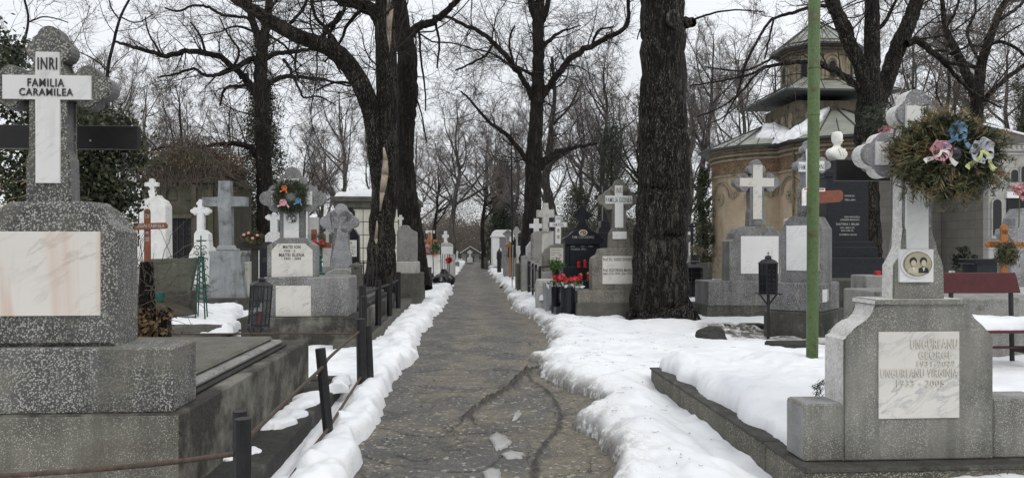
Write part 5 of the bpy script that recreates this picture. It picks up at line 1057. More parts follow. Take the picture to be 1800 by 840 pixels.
g.poly('cross', cross_pts(783, 415, 2.7, 2.4, 406, 777.5, 789, 424, 0), .3, .6, 'white_plaster', .01); g.poly('cross_foot', [(779, 428), (781, 423), (786, 423), (788, 428)], .2, .7, 'white_plaster', .01); g.poly('cap', [(772, 433), (774, 429), (778, 426.5), (790, 426.5), (795, 429), (797, 433)], -.02, 1.1, 'concrete_pale', .02); g.box('pedestal', 774, 796, 432, None, 0, 1.1, 'white_plaster', .02); g.box('base_block', 784, 800, 447, None, -.3, .8, 'concrete_pale')
for px, y0, nm in ((762, 400, 'thin dark iron stake left of the white pedestal monument'), (776, 427, 'short dark iron stake before the white pedestal monument')): g = G('iron_stake', nm, 'stake', px, 33); bm = bmesh.new(); bar(bm, (0, 0, -.1), (-.04, 0, g.z(y0)), .022, 6); g.bm('rod', bm, 'black_metal')
rng = np.random.default_rng(3)
for i, (px, D, w, h, lab) in enumerate(((780, 31, .50, .62, 'larger shiny black garbage bag at the left edge of the path'), (757, 32, .40, .42, 'smaller black garbage bag left of the larger one'))):
    g = G('garbage_bag', lab, 'garbage bag', px, D); bm = bmesh.new(); bmesh.ops.create_icosphere(bm, subdivisions=4, radius=1)
    for v in bm.verts:
        c = v.co.copy(); a = math.atan2(c.y, c.x); u = (c.z + 1) / 2; r = 1 + .13 * float(fbm(np.array([a * 3.0]), np.array([c.z * 2]), 3, 5 + i)) + .10 * math.sin(a * 9 + c.z * 3) * u
        v.co = Vector((c.x * w * r * (1 - .35 * u ** 3), c.y * w * .8 * r * (1 - .35 * u ** 3), max(-.95, c.z) * h * .5 + h * .48 + .1 * (u > .96)))
    g.bm('sack', bm, 'plastic_bag', smooth=False); bm = bmesh.new(); lathe(bm, [(.05, h * .95), (.04, h), (.12, h + .12)], 7); g.bm('tied_neck', bm, 'plastic_bag')
g = G('flower_bunch', 'small bunch of red flowers by the black garbage bags', 'flowers', 789, 32); needles(g, 789, 458, 1, 3.5, 240, 'flower_red', 0, 3.5, 1, 3, .7, 'bloom', fill=True); bm = bmesh.new(); bar(bm, (0, .02, -.1), (0, 0, g.z(457)), .012, 5); g.bm('stem', bm, 'leaf_green')
g = G('metal_fence', 'dark railing stub behind the black garbage bags', 'fence', 786, 34)
for i in range(4): bm = bmesh.new(); bar(bm, (i * .1 - .2, 0, -.1), (i * .1 - .2, 0, g.z(446)), .02, 5); g.bm('bar', bm, 'black_metal')
# end of the path
g = G('chapel', 'small dark chapel with a snow edged gable at the end of the path', 'chapel', 826, 88, GS); k = g.k
g.box('wall', 812, 842, 444, None, 0, 5, 'concrete_grey', .02); bm = bmesh.new(); prism(bm, [(g.x(810), g.z(445)), (g.x(844), g.z(445)), (g.x(827), g.z(433.5))], -.5, 5.2, .02); g.bm('roof', bm, 'concrete_dark')
g.box('doorway', 820, 833, 451, None, -.03, .01, 'dark_void', 0)
bm = bmesh.new(); 
for s in (-1, 1): prism(bm, [(g.x(827), g.z(433.3)), (g.x(827 + s * 18), g.z(445)), (g.x(827 + s * 18), g.z(444.2)), (g.x(827), g.z(432.5))][::s], -.6, 5.2, 0)
g.bm('snow_edge', bm, 'snow')
def smallcross(px, D, yt, yb, w, mat, label, hv=1.6, body=None, arm=None, lob=0, bmat=None, nm='headstone', name2=None):
    g = G(nm, label, 'headstone', px, D, GS); cy = yt + (w * .5 if arm is None else arm - yt)
    g.poly('cross', cross_pts(px, cy, hv, hv * .9, yt, px - w / 2, px + w / 2, yb if not body else body[2] + 1, lob), .1, .1 + max(.08, hv * 2 * g.k), mat, .008)
    if body: g.poly('body', [(body[0], yb), (body[0], body[2] + (body[1] - body[0]) * .12), (body[0] + (body[1] - body[0]) * .15, body[2]), (body[1] - (body[1] - body[0]) * .15, body[2]), (body[1], body[2] + (body[1] - body[0]) * .12), (body[1], yb)], 0, .4, bmat or mat, .015)
    bx = body or (px - w * .4, px + w * .4, yb); g.box('base_block', bx[0] - 2, bx[1] + 2, yb - 1, None, -.08, .6, 'concrete_grey', .015); return g
smallcross(826, 76, 439, 462, 9, 'white_worn', 'small white cross in front of the chapel door', 1.3, (821, 831, 452), 443.5, 1.3)
smallcross(803.5, 60, 441, 461, 5, 'white_worn', 'tiny white cross at the left edge of the far path', 1.2)
smallcross(850, 66, 437, 463, 10, 'white_worn', 'white lobed cross right of the chapel', 1.5, None, 443, 1.6)
smallcross(862, 62, 436, 463, 8, 'concrete_dark', 'dark small cross left of the white mausoleum', 1.2, None, 440)
g = G('headstone', 'short mossy post shaped headstone right of the chapel', 'headstone', 854, 58, GS); g.box('slab', 851, 858, 452, None, 0, .3, 'concrete_mossy')
g = G('mausoleum', 'white plastered mausoleum with arched top and grey door near the path end', 'mausoleum', 884, 54, GS)
g.poly('wall', [(866, 466), (866, 410), (869, 405), (874, 404), (896, 404), (901, 406), (903, 410), (903, 466)], 0, 3.2, 'white_plaster', .04); g.box('cornice', 864, 905, 413, 416.5, -.1, 3.3, 'white_plaster', .03); g.box('door', 878, 890, 417.5, None, -.03, .01, 'grey_door', 0)
g.box('white_plate', 878.5, 881.5, 436, 443, -.05, -.03, 'white_plaster', 0)
smallcross(893, 40, 403, 448, 18, 'concrete_grey', 'grey lobed cross before the white mausoleum', 2.4, (887, 899, 428), 411, 2.6)
smallcross(908, 38, 398, 470, 15, 'concrete_pale', 'pale cross on a white pedestal just left of the tall dark trunk', 2.4, (903, 917, 432), 407, 2.2, 'white_worn')
g = G('headstone', 'black leaning slab on grey block beside the small orange crosses', 'headstone', 897, 37, GS); g.poly('slab', [(893, 452), (893, 432), (905, 420), (907, 420), (907, 452)], 0, .15, 'black_granite_dull'); g.box('base_block', 886, 908, 446, None, .16, .9, 'concrete_grey')
g = G('wooden_cross', 'small orange brown wooden cross standing by the thin dark pole', 'cross', 896, 36, GS); g.box('upright', 895, 898, 424, None, 0, .05, 'wood_orange', .004); g.box('crossbar', 887, 903, 430, 434, -.04, -.001, 'wood_orange', .004)
g = G('lamp_pole', 'very thin tall dark pole right of the path end', 'pole', 901, 34); bm = bmesh.new(); bar(bm, (0, 0, -.1), (-.07, 0, g.z(225)), .05, 10, .03); g.bm('shaft', bm, 'black_metal')
g = G('grave_lantern', 'black finial lantern standing in snow before the white mausoleum', 'lantern', 877.5, 44); bm = bmesh.new(); lathe(bm, [(.13, -.1), (.13, g.z(456)), (.17, g.z(454)), (.15, g.z(444)), (.10, g.z(441)), (.03, g.z(438)), (.02, g.z(436))], 8); g.bm('body', bm, 'black_metal')
g = G('iron_stake', 'thin grey pole leaning by the snowbank right of the path', 'stake', 900, 27); bm = bmesh.new(); bar(bm, (0, 0, -.1), (.03, 0, g.z(430)), .02, 6); g.bm('rod', bm, 'concrete_grey')
g = G('tomb', 'small green mossy box tomb at the right edge of the path snow', 'tomb', 912, 25, GS); g.box('block', 909, 930, 463, None, 0, 1.0, 'stone_green', .02)
g = G('headstone', 'broad plain grey concrete block left of the black post fence', 'headstone', 925, 24, GS); g.box('block', 917, 945, 450, None, 0, .5, 'concrete_grey', .02)
g = G('tomb', 'white plain cross and round shouldered white stone in front of the tall dark trunk', 'tomb', 938, 25, GS)
g.poly('cross', cross_pts(943, 397, 4.2, 3.6, 384, 931, 955, 432, 0), .2, .34, 'white_plaster', .008); g.poly('side_stone', [(925, 450), (925, 434), (933, 424), (936, 424), (936, 450)], -.05, .2, 'white_worn', .01); g.box('base_block', 922, 956, 449, None, -.03, .6, 'concrete_grey', .015)
g = G('headstone', 'tall grey stained headstone topped by a heavy grey marble cross', 'headstone', 960, 24, GS)
g.poly('cross', [(955, 357), (964, 357), (964, 370), (974, 368), (975, 382), (964, 381), (965, 410), (954, 410), (955, 381), (944, 382), (944, 369), (955, 370)], .1, .4, 'concrete_pale', .02)
g.poly('body', [(935, 460), (935, 412), (942, 406), (975, 406), (980, 412), (980, 460)], 0, .5, 'concrete_grey', .02); g.poly('worn_panel', [(952, 445), (952, 412), (972, 408), (972, 440)], -.015, .01, 'concrete_pale', .004)
g.box('base_block', 930, 985, 458, None, -.1, .8, 'concrete_grey', .02)
g = G('headstone', 'white name cross above a rounded grey stone, left of the black headstone', 'headstone', 981, 21, GS)
g.poly('cross', cross_pts(981, 395, 5.6, 4.8, 378, 964, 998, 440, 0), .12, .3, 'concrete_grey', .006); g.poly('marble_inlay', cross_pts(981, 395, 4.6, 3.8, 380, 966, 996, 428, 0), .105, .13, 'white_paint', .001)
g.text('FAM POPA', 972, 991, 392, 398, .104); g.text('INRI', 978, 985, 382, 386, .104)
portrait(g, 981.5, 405, 2.6, 3.6, .104, 1, 'photo_dark'); portrait(g, 981.5, 416, 2.6, 3.6, .104, 1, 'photo_dark')
g.poly('body', [(955, 480), (955, 450), (960, 438), (970, 430), (985, 428), (1000, 430), (1000, 480)], 0, .5, 'mosaic_warm', .015); g.box('marble_plate', 967, 990, 436, 466, -.012, .01, 'marble_veined', .002)
for i, (t_, y) in enumerate((('POPA NICULAE', 438), ('NICULAESCU ELENA', 443), ('1921 - 1986', 447), ('POPA GHEORGHE', 452), ('1916 - 1991', 457))): g.text(t_, 969, 988 - (i % 2) * 3, y, y + 2.6, -.013, 'letter_bronze')
g.box('foundation', 946, 1000, 478, None, -.3, .8, 'concrete_grey')
g = G('tomb', 'polished black granite headstone with a lobed cross and an oval photograph', 'tomb', 1027, 17.5, GS)
cp = cross_pts(1023, 379, 4.5, 3.6, 361, 1007, 1041, 392, 4.2, [(1028, 388), (1034, 400), (1041, 404), (1004, 404), (1012, 400), (1018, 388)]); g.poly('cross', cp, .1, .24, 'black_granite_dull', .008)
top = [(992, 424), (990, 420), (994, 417), (1001, 414)] + [(1027 - 27 * math.cos(t), 421 - 20 * math.sin(t)) for t in [i * math.pi / 14 for i in range(3, 12)]] + [(1053, 414), (1060, 417), (1064, 421), (1061, 424), (1055, 426)]
g.poly('pediment', top + [(1055, 430), (996, 430)], .0, .36, 'black_granite_dull', .012); g.box('slab', 993, 1056, 428, 470, .06, .34, 'black_granite_dull', .01); g.box('base_step', 990, 1060, 469, None, -.06, .5, 'black_granite_dull', .01)
bm = bmesh.new()
for i in range(10): bar(bm, (g.x(997), .05, g.z(465 - i * 3.6)), (g.x(1001), .05, g.z(462 - i * 3.6)), .018, 6)
bar(bm, (g.x(996), .055, g.z(468)), (g.x(996), .055, g.z(430)), .012, 6); bar(bm, (g.x(1002), .055, g.z(468)), (g.x(1002), .055, g.z(430)), .012, 6); g.bm('twisted_column', bm, 'black_granite')
portrait(g, 1025, 409, 7.5, 5.3, -.002, 2, 'oval_white', 'photo_orange')
g.text('FAM. CIOCAZANU', 1006, 1044, 414.5, 419, -.003, 'letter_pale'); g.text('ION', 1003, 1010, 431.5, 434.5, .058, 'letter_pale'); g.text('1931 - 1989', 1021, 1042, 431.5, 434.5, .058, 'letter_pale'); g.text('VALERIA 1942 -', 1003, 1032, 436.5, 439.5, .058, 'letter_pale')
bm = bmesh.new(); boxbm(bm, g.x(962), g.x(1012), -1.7, -.2, -.1, .34, .02); g.bm('grave_bed', bm, 'black_granite_dull')
for i, (px, yb, D, h, lab) in enumerate(((1017, 469, 17.4, 10, 'left red glass candle on the upper step of the black headstone'), (1028, 469, 17.4, 13, 'right red glass candle on the upper step of the black headstone'), (1021, 492, 17.1, 12, 'left gold topped candle on the lower step of the black headstone'), (1034, 492, 17.1, 14, 'right gold topped candle on the lower step of the black headstone'))):
    z = CH - (yb - HY) * D / FPX; g = G('grave_candle', lab, 'candle', px, D, 'candles on the black headstone', z=z); h *= g.k; bm = bmesh.new(); lathe(bm, [(.035, -.02), (.036, h * .75), (.030, h * .82)], 10); g.bm('glass', bm, 'red_candle'); bm = bmesh.new(); lathe(bm, [(.036, h * .78), (.034, h * .92), (.008, h)], 10); g.bm('lid', bm, 'gold_lid' if i > 1 else 'red_candle')
g = G('step', 'black granite ledge below the gold topped candles', 'ledge', 1030, 17, GS); g.box('slab', 1008, 1066, 493, None, 0, .35, 'black_granite_dull')
g = G('flower_arrangement', 'red poinsettia arrangement wrapped in clear film before the black headstone', 'flowers', 998, 15.8)
rng = np.random.default_rng(8); C = np.stack([g.x(998) + rng.uniform(-.3, .3, size=130), rng.normal(size=130) * .07, g.z(493) + rng.normal(size=130) * .03], 1); C[:, 2] += .25 * np.abs(C[:, 0] - g.x(998)); V, F_ = leaves(C, .10, .55, rng); npmesh('bloom', V, F_, 'flower_red', g.o)
C = np.stack([g.x(998) + rng.normal(size=160) * .14, rng.normal(size=160) * .06, g.z(497) + rng.normal(size=160) * .03], 1); V, F_ = leaves(C, .11, .4, rng); npmesh('foliage', V, F_, 'leaf_green', g.o); C[:, 2] -= .05; V, F_ = leaves(C[:60], .14, .7, rng); npmesh('wrapping', V, F_, 'wrap', g.o)
bm = bmesh.new(); lathe(bm, [(.13, -.1), (.16, g.z(503))], 10); g.bm('base', bm, 'black_granite_dull')
g = G('vase', 'black stone vase with fresh green leaves beside the poinsettias', 'vase', 977, 16.4); bm = bmesh.new(); lathe(bm, [(.10, -.1), (.10, g.z(494)), (.06, g.z(492)), (.09, g.z(478)), (.07, g.z(474)), (.09, g.z(472))], 12); g.bm('body', bm, 'black_granite'); needles(g, 977, 466, 4, 6, 500, 'leaf_green', 0, 9, .7, 5, .2, 'plant', fill=True)
g = G('planter', 'round grey stone planter with a snow top near the black post fence', 'planter', 958, 17.5); bm = bmesh.new(); lathe(bm, [(.22, -.1), (.24, g.z(500)), (.22, g.z(492)), (.16, g.z(490))], 14); g.bm('bowl', bm, 'concrete_pale')
g = G('stone_box', 'glossy grey stone box beside the vase right of the black fence', 'stone box', 975, 16.8); g.box('block', 958, 984, 496, None, 0, .5, 'marble_grey', .02)
pad('snow hump between the black fence and the vase', [(948, 0, 17.2), (972, 0, 17.2), (975, 0, 20), (955, 0, 20)], .42, .16, (24, 24), .06, .2, 81)
f3 = G('metal_fence', 'cluster of slim black posts with rails right of the path', 'fence', 940, 20.5)
for px, yt, yb, w, D in ((930, 459, 508, 5.5, 23.5), (936.5, 463, 520, 4, 22.5), (942, 465, 523, 4, 21.5), (949, 468, 537, 5, 20)): a = PW(px, yt, D); post(f3, px, yt, px, D, w * D / FPX / 2, mat='black_paint')
rail(f3, [(930, 466, 23.4), (936, 471, 22.4), (942, 473, 21.4), (948, 477, 20.0)], .022, 'black_metal'); rail(f3, [(930, 502, 23.4), (942, 512, 21.4), (948, 522, 20.0)], .02, 'black_metal'); rail(f3, [(949, 469, 20.05), (968, 468.5, 20.4), (990, 467, 20.8)], .025, 'black_metal')
g = G('monument', 'tall slender black granite cross on a stepped plinth behind the family cross', 'monument', 1065, 20.5, GS)
g.poly('cross', cross_pts(1066, 347, 6, 4, 327, 1046, 1086, 390, 0), .1, .3, 'black_granite', .006); bm = bmesh.new()
for x0, x1, a, b in ((1057, 1076, 402, 388), (1053, 1080, 411, 400), (1050, 1084, 418, 409), (1051, 1083, 460, 417)): boxbm(bm, g.x(x0), g.x(x1), 0 if b > 405 else .03, .5, g.z(a), g.z(b), .01)
boxbm(bm, g.x(1050), g.x(1084), -.05, .6, -.1, g.z(459), .01); g.bm('plinth', bm, 'black_granite')
# family cross beside the big trunk
g = G('tomb', 'warm grey terrazzo tomb with pale cross half hidden by the massive trunk', 'tomb', 1075, 15.6, GS)
g.box('foundation', 1013, 1180, 532, None, 0, 1.6, 'concrete_mossy', .02, label='brown stained lower block'); g.box('base_block', 1015, 1175, 510, 533, .05, .7, 'mosaic_warm', .015)
g.poly('headstone', [(1040, 511), (1040, 462), (1041, 454), (1046, 450), (1052, 448), (1054, 438), (1064, 436), (1130, 436), (1140, 450), (1140, 511)], .12, .5, 'mosaic_warm', .012)
g.box('marble_plate', 1059, 1112, 450, 499, .10, .13, 'marble_veined', .002)
g.poly('cross_block', [(1071, 437), (1072, 412), (1078, 400), (1100, 400), (1106, 412), (1110, 437)], .18, .42, 'mosaic_warm', .01)
g.poly('cross', cross_pts(1089, 351, 12, 9.5, 315, 1051, 1124, 404, 9.5), .22, .38, 'mosaic_warm', .008)
g.poly('marble_inlay', [(1081, 326), (1095, 326), (1095, 344), (1112, 344), (1112, 358), (1096, 358), (1096, 407), (1081, 407), (1081, 358), (1064, 358), (1064, 344), (1081, 344)], .205, .23, 'marble_white', .001); g.box('inlay_foot', 1077, 1102, 407, 420, .165, .19, 'marble_white', .001)
g.text('INRI', 1083, 1094, 330, 340, .204, 'letter_bronze'); g.text('FAMILIA GIONEA', 1065, 1111, 347, 356, .204)
for t_, x1, y in (('Prof. Dr. VASILE GIONEA', 1112, 453), ('Prof. ECATERINA MARIA', 1111, 472), ('Nasc.12.01.1920 - Dec.1998', 1111, 479)): g.text(t_, 1060, x1, y, y + (5.5 if y < 478 else 3.5), .098, 'letter_bronze', bold=.02)
bm = bmesh.new(); boxbm(bm, g.x(1013), g.x(1150), 1.6, 4.2, -.1, .38, .02); boxbm(bm, -.92, -.74, 1.6, 4.2, .38, .42, .01); g.bm('grave_bed', bm, 'concrete_mossy')
pad('snow covering the grave beside the warm grey terrazzo base', [(990, 0, 16.2), (1036, 0, 16.3), (1040, 0, 20), (1002, 0, 20)], .42, .15, (40, 40), .08, .2, 82)
# === right side graves
g = G('tomb', 'plain grey terrazzo cross tomb with blank marble panel right of the massive trunk', 'tomb', 1320, 15.8, GS)
g.poly('headstone', [(1281, 496), (1281, 424), (1290, 420), (1291, 410), (1297, 402), (1306, 398), (1358, 398), (1368, 404), (1374, 412), (1384, 420), (1384, 496)], .12, .6, 'mosaic_fine', .012)
g.box('marble_panel', 1302, 1370, 415, 481, .10, .13, 'marble_white', .002)
g.poly('cross', cross_pts(1331, 321, 12, 9.5, 280, 1290, 1374, 380, 8.5, [(1343, 366), (1346, 372), (1347, 398), (1316, 398), (1317, 372), (1320, 366)]), .2, .42, 'mosaic_fine', .01)
g.poly('marble_inlay', [(1324, 290), (1341, 290), (1341, 313), (1362, 313), (1362, 328), (1340, 328), (1340, 385), (1324, 385), (1324, 328), (1300, 328), (1300, 313), (1324, 313)], .19, .21, 'marble_veined', .001)
g.box('base_block', 1243, 1372, 494, 537, 0, .9, 'mosaic_mid', .015); g.box('foundation', 1241, 1374, 536, None, .02, 2.5, 'mosaic_dark', .012)
g = G('stone_kerb', 'dark stone kerb running behind the massive trunk to the plain grey cross tomb', 'kerb', 1215, 16.6); bm = bmesh.new(); boxbm(bm, 0, .42, -.3, 4.5, -.1, .33, .02); g.bm('kerb', bm, 'mosaic_dark')
pad('snow on the ground between the massive trunk and the plain grey cross tomb', [(1203, 0, 16.8), (1243, 0, 16.8), (1250, 0, 22), (1205, 0, 22)], .32, .1, (24, 30), .05, .2, 83)
# angled grave by the green pole
g = G('tomb', 'pale grey tomb set at an angle behind the green pole with a white plaque', 'tomb', 1450, 12.9, GS, rot=math.radians(-42)); k = g.k
def bx(nm, x0, x1, y0, y1, z0, z1, mt, bev=.012): bm = bmesh.new(); boxbm(bm, x0, x1, y0, y1, z0, z1, bev); return g.bm(nm, bm, mt)
zB = g.z(497); zS = g.z(548)
bx('base_block', -.88, .02, -.30, .85, zS, zB, 'mosaic_mid', .02); bx('foundation', -.95, .04, -.36, 1.2, -.1, zS + .002, 'concrete_dark', .02)
bm = bmesh.new(); prism(bm, [(-.72, zB - .01), (-.72, g.z(402)), (-.66, g.z(396)), (-.64, g.z(388)), (-.56, g.z(380)), (-.12, g.z(380)), (-.08, g.z(388)), (-.04, g.z(396)), (.0, g.z(402)), (.0, zB - .01)], -.12, .45, .015); g.bm('headstone', bm, 'mosaic_mid')
bx('marble_panel', -.62, -.06, -.135, -.115, g.z(476), g.z(396), 'marble_white', .002)
bm = bmesh.new(); prism(bm, [(.14 * u - .34, 0) for u in ()] or [(-.48, g.z(380)), (-.20, g.z(380)), (-.21, g.z(330)), (-.47, g.z(330))], .0, .26, .01); g.bm('cross_block', bm, 'mosaic_mid')
bx('small_plaque', -.02 + .045, -.02 + .055, -.2, .1, g.z(529), g.z(508), 'concrete_pale', 0)
bm = bmesh.new(); boxbm(bm, .021, .036, -.24, .0, g.z(530), g.z(508), .002); g.bm('small_plaque', bm, 'marble_white')
g = G('stone_cross', 'pale stone name cross crossing behind the green pole above the angled tomb', 'cross', 1428, 13.3, GS)
g.poly('cross', cross_pts(1427, 290, 12, 10, 245, 1400, 1462, 382, 7.5), .1, .32, 'mosaic_pale', .008); g.poly('marble_inlay', [(1417, 262), (1434, 262), (1434, 283), (1450, 283), (1450, 300), (1434, 300), (1434, 350), (1417, 350), (1417, 302), (1404, 302), (1404, 285), (1417, 285)], .085, .11, 'white_paint', .001); g.text('FAM.', 1405, 1417, 289, 299, .084); g.text('ION', 1434, 1448, 288, 298, .084)
g = G('wooden_cross', 'reddish wooden crossbar tied with white cloth behind the green pole', 'cross', 1440, 12.9, GS); g.poly('crossbar', [(1408, 337), (1480, 334), (1484, 340), (1483, 350), (1478, 355), (1408, 360)], .0, .04, 'wood_terracotta', .004); g.box('upright', 1421, 1430, 310, None, .042, .08, 'wood_terracotta', .004)
bm = bmesh.new(); boxbm(bm, g.x(1410), g.x(1450), -.02, .0, g.z(337), g.z(331), .005); boxbm(bm, g.x(1408), g.x(1416), -.025, .0, g.z(362), g.z(334), .006); g.bm('cloth_strip', bm, 'ribbon_white')
bm = bmesh.new(); boxbm(bm, g.x(1412), g.x(1448), -.022, -.0205, g.z(334.5), g.z(332), 0); g.bm('red_stripe', bm, 'flower_red')
g = G('headstone', 'narrow worn pale headstone between the plain grey cross and the angled tomb', 'headstone', 1391, 17, GS); g.poly('slab', [(1381, 520), (1387, 384), (1400, 384), (1402, 520)], 0, .3, 'white_worn', .01)
# green pole
g = G('pole', 'tall green painted metal pole standing in the snow on the right', 'pole', 1427, 7.75); bm = bmesh.new(); bar(bm, (0, 0, -.1), (.035, 0, 5.5), .060, 24, .060)
g.bm('shaft', bm, 'pole_green', smooth=True)
for zz in (g.z(202), g.z(120)): bm = bmesh.new(); lathe(bm, [(.062, zz - .012), (.066, zz), (.062, zz + .012)], 24, .035 * zz / 5.5); g.bm('weld_ring', bm, 'pole_green')
# near right grave
g = G('tomb', 'large near grey terrazzo tomb with engraved marble panel and tapering cross, right foreground', 'tomb', 1600, 4.75, GS)
g.poly('wing_block', [(1408, 808), (1408, 712), (1412, 708), (1480, 708), (1480, 808)], .0, .26, 'mosaic_right', .012, side='mosaic_pale_side'); g.poly('wing_block', [(1752, 808), (1752, 703), (1860, 703), (1860, 808)], .0, .26, 'mosaic_right', .012, side='mosaic_pale_side')
body = [(1479, 808), (1480, 596), (1488, 592), (1493, 584), (1500, 576), (1511, 569), (1523, 564), (1531, 556), (1536, 546), (1539, 534), (1699, 532), (1704, 544), (1709, 552), (1718, 560), (1732, 572), (1741, 582), (1746, 590), (1753, 596), (1753, 808)]
g.poly('headstone', body, -.01, .25, 'mosaic_right', .010, seg=2, side='white_side'); g.poly('top_slab', [(1536, 536), (1538, 526), (1702, 526), (1703, 536)], -.03, .26, 'mosaic_right', .006, side='white_side')
g.box('marble_panel', 1543, 1690, 583, 735, -.022, .0, 'marble_veined', .002)
for t_, a in (('UNGUREANU', (1600, 1686, 596, 613)), ('GEORGE', (1615, 1675, 617, 630)), ('1931-2022', (1612, 1682, 634, 644)), ('UNGUREANU VIRGINIA', (1546, 1686, 648, 663)), ('1933 - 2005', (1575, 1662, 667, 679))): g.text(t_, a[0], a[1], a[2], a[3], -.0222, 'engraved', depth=.006, bold=.004)
g.poly('cross_foot', [(1569, 527), (1570, 466), (1577, 456), (1583, 444), (1587, 432), (1588, 400), (1641, 400), (1645, 432), (1651, 446), (1657, 456), (1662, 468), (1664, 527)], .02, .16, 'mosaic_right', .010, seg=2, side='white_side')
g.poly('cross', cross_pts(1614, 272, 27, 23, 156, 1511, 1728, 404, 21), .03, .16, 'mosaic_pale', .012, seg=2, side='white_side')
g.poly('marble_inlay', [(1594, 186), (1630, 186), (1630, 248), (1690, 248), (1690, 290), (1633, 290), (1634, 438), (1594, 438), (1594, 290), (1539, 290), (1539, 250), (1594, 250)], .008, .035, 'marble_white', .002)
g.text('IN', 1547, 1565, 258, 284, .0078, 'engraved', bold=.008)
g.box('portrait_plate', 1581, 1643, 438, 496, .0, .025, 'marble_white', .003); portrait(g, 1612, 464, 30, 25, -.001, 2, 'concrete_grey', 'photo_sepia')
xk = g.x(1412, -.12); zk = g.z(808)
bm = bmesh.new(); boxbm(bm, xk, 1.2, -.12, .50, -.1, zk - .03, .008); g.bm('ledge', bm, 'mosaic_ledge')
bm = bmesh.new(); boxbm(bm, xk - .012, 1.25, -.135, .51, zk - .032, zk - .002, .006); g.bm('ledge_rim', bm, 'concrete_dark')
bm = bmesh.new(); boxbm(bm, xk, xk + .13, .51, 3.75, -.1, zk - .02, .01); g.bm('kerb', bm, 'mosaic_ledge')
bm = bmesh.new(); boxbm(bm, xk - .012, xk + .15, .515, 3.77, zk - .022, zk, .006); g.bm('kerb_cap', bm, 'concrete_dark')
bm = bmesh.new(); boxbm(bm, xk + .16, 1.9, 3.6, 3.75, -.1, zk - .01, .01); g.bm('end_kerb', bm, 'mosaic_dark')
mw = Matrix.Translation(g.o.location) @ Matrix.Rotation(YAW, 4, 'Z')
snowpad('snow_patch', 'thick rounded snow filling the near right grave kerb', [tuple(mw @ Vector(p)) for p in ((xk + .10, .28, zk - .01), (1.5, .28, zk - .01), (1.5, 3.8, zk), (xk + .10, 3.8, zk))], .19, (120, 170), .05, .2, 91, lump=.035)
g = G('sprig', 'little dark evergreen sprig beside the white shoulder of the near right tomb', 'sprig', 1441, 5.6, z=.38); needles(g, 1441, 683, 2, 9, 260, 'needles', 0, 9, 1.2, 3, .12, fill=True)
wr = wreath('wreath', 'big ragged dry evergreen wreath with pink, blue and silver bows on the right cross', 1656, 275, 53, 29, 4.55, 18000, 'needles', [(1628, 270, 34, 'ribbon_pink', 'ribbon_white'), (1656, 238, 32, 'ribbon_blue'), (1699, 270, 38, 'ribbon_grey', 'ribbon_yellow')], 19, 12, extra='dry_needles', sq=.74)
wr.bm('film', (lambda b: (ellip(b, (wr.x(1655), -.10, wr.z(274)), (.055, .05, .055), 3), b)[1])(bmesh.new()), 'lantern_pane', smooth=True)
rng = np.random.default_rng(2)
k = wr.k
P = []
for i in range(130):
    a = rng.uniform(0, 6.283); r = rng.uniform(58, 94) * k; p = np.array([r * math.cos(a), -.05 + rng.normal() * .05, wr.z(274) + r * math.sin(a) * .74]); d = norm(np.array([math.cos(a) + rng.normal() * .4, -.3, math.sin(a) - .2 + rng.normal() * .4])); P.append([p + d * .022 * j + np.array([0, 0, -.0012 * j * j]) for j in range(5)])
V1, F1 = tubes(np.array(P), np.full((130, 5), .0018), 3); C = np.array(P)[:, 1:, :].reshape(-1, 3); C = np.repeat(C, 9, 0) + rng.normal(size=(C.shape[0] * 9, 3)) * .010; V2, F2 = leaves(C, .045, .12, rng); V, F_ = join([(V1, F1), (V2, F2)]); npmesh('loose_sprigs', V, F_, 'dry_needles', wr.o)
g = G('wooden_cross', 'black board cross standing behind the large wreathed cross on the right', 'cross', 1560, 5.2, GS); g.box('crossbar', 1467, 1700, 281, 318, .0, .05, 'black_paint', .004); g.box('upright', 1590, 1630, 200, None, .052, .1, 'black_paint', .004)
g = G('artificial_flower', 'pink flower tucked behind the left arm of the right foreground cross', 'flower', 1556, 5.4, z=2.2); needles(g, 1555, 230, 2, 5, 90, 'flower_pink', 0, 8, .6, 3, .5, 'bloom', fill=True)
needles(g, 1545, 205, 6, 12, 500, 'needles', .05, 16, 1.2, 4, .1, 'sprig', fill=True)
# bust on a black pillar
g = G('monument', 'tall black granite pillar with carved lines of lettering, right middle ground', 'monument', 1505, 20.5, GS); k = g.k
for nm, x0, x1, a, b, y0 in (('shaft', 1452, 1528, 310, 425, .1), ('neck_moulding', 1448, 1532, 300, 312, .05), ('capital', 1468, 1524, 281, 301, .15), ('lower_moulding', 1444, 1538, 424, 436, .0), ('plinth', 1440, 1545, 434, 455, -.1), ('step', 1425, 1556, 453, None, -.4)): g.box(nm, x0, x1, a, b, y0, 1.5, 'black_granite', .015)
for i, (t_, x0, x1, y) in enumerate((('GEORGE', 1484, 1502, 343), ('VELLAN', 1484, 1503, 350), ('ELENA MANOLESCU', 1484, 1512, 380), ('ALEXANDRU MANOLESCU', 1476, 1511, 385), ('DOCTORUL I. VELLAN', 1469, 1510, 392), ('NASC. 2 MARTIE 1875', 1476, 1502, 399), ('MORT 6 IUNIE 1934', 1478, 1500, 404), ('ECATERINA VELLAN', 1475, 1506, 411))): g.text(t_, x0, x1, y, y + (4 if i == 4 else 2.8), .098, 'letter_pale')
bz = CH - (281 - HY) * 20.5 / FPX
g = G('bust', 'white plaster bust of a bearded man in a coat on the black granite pillar', 'bust', 1480, 20.8, z=bz); bm = bmesh.new()
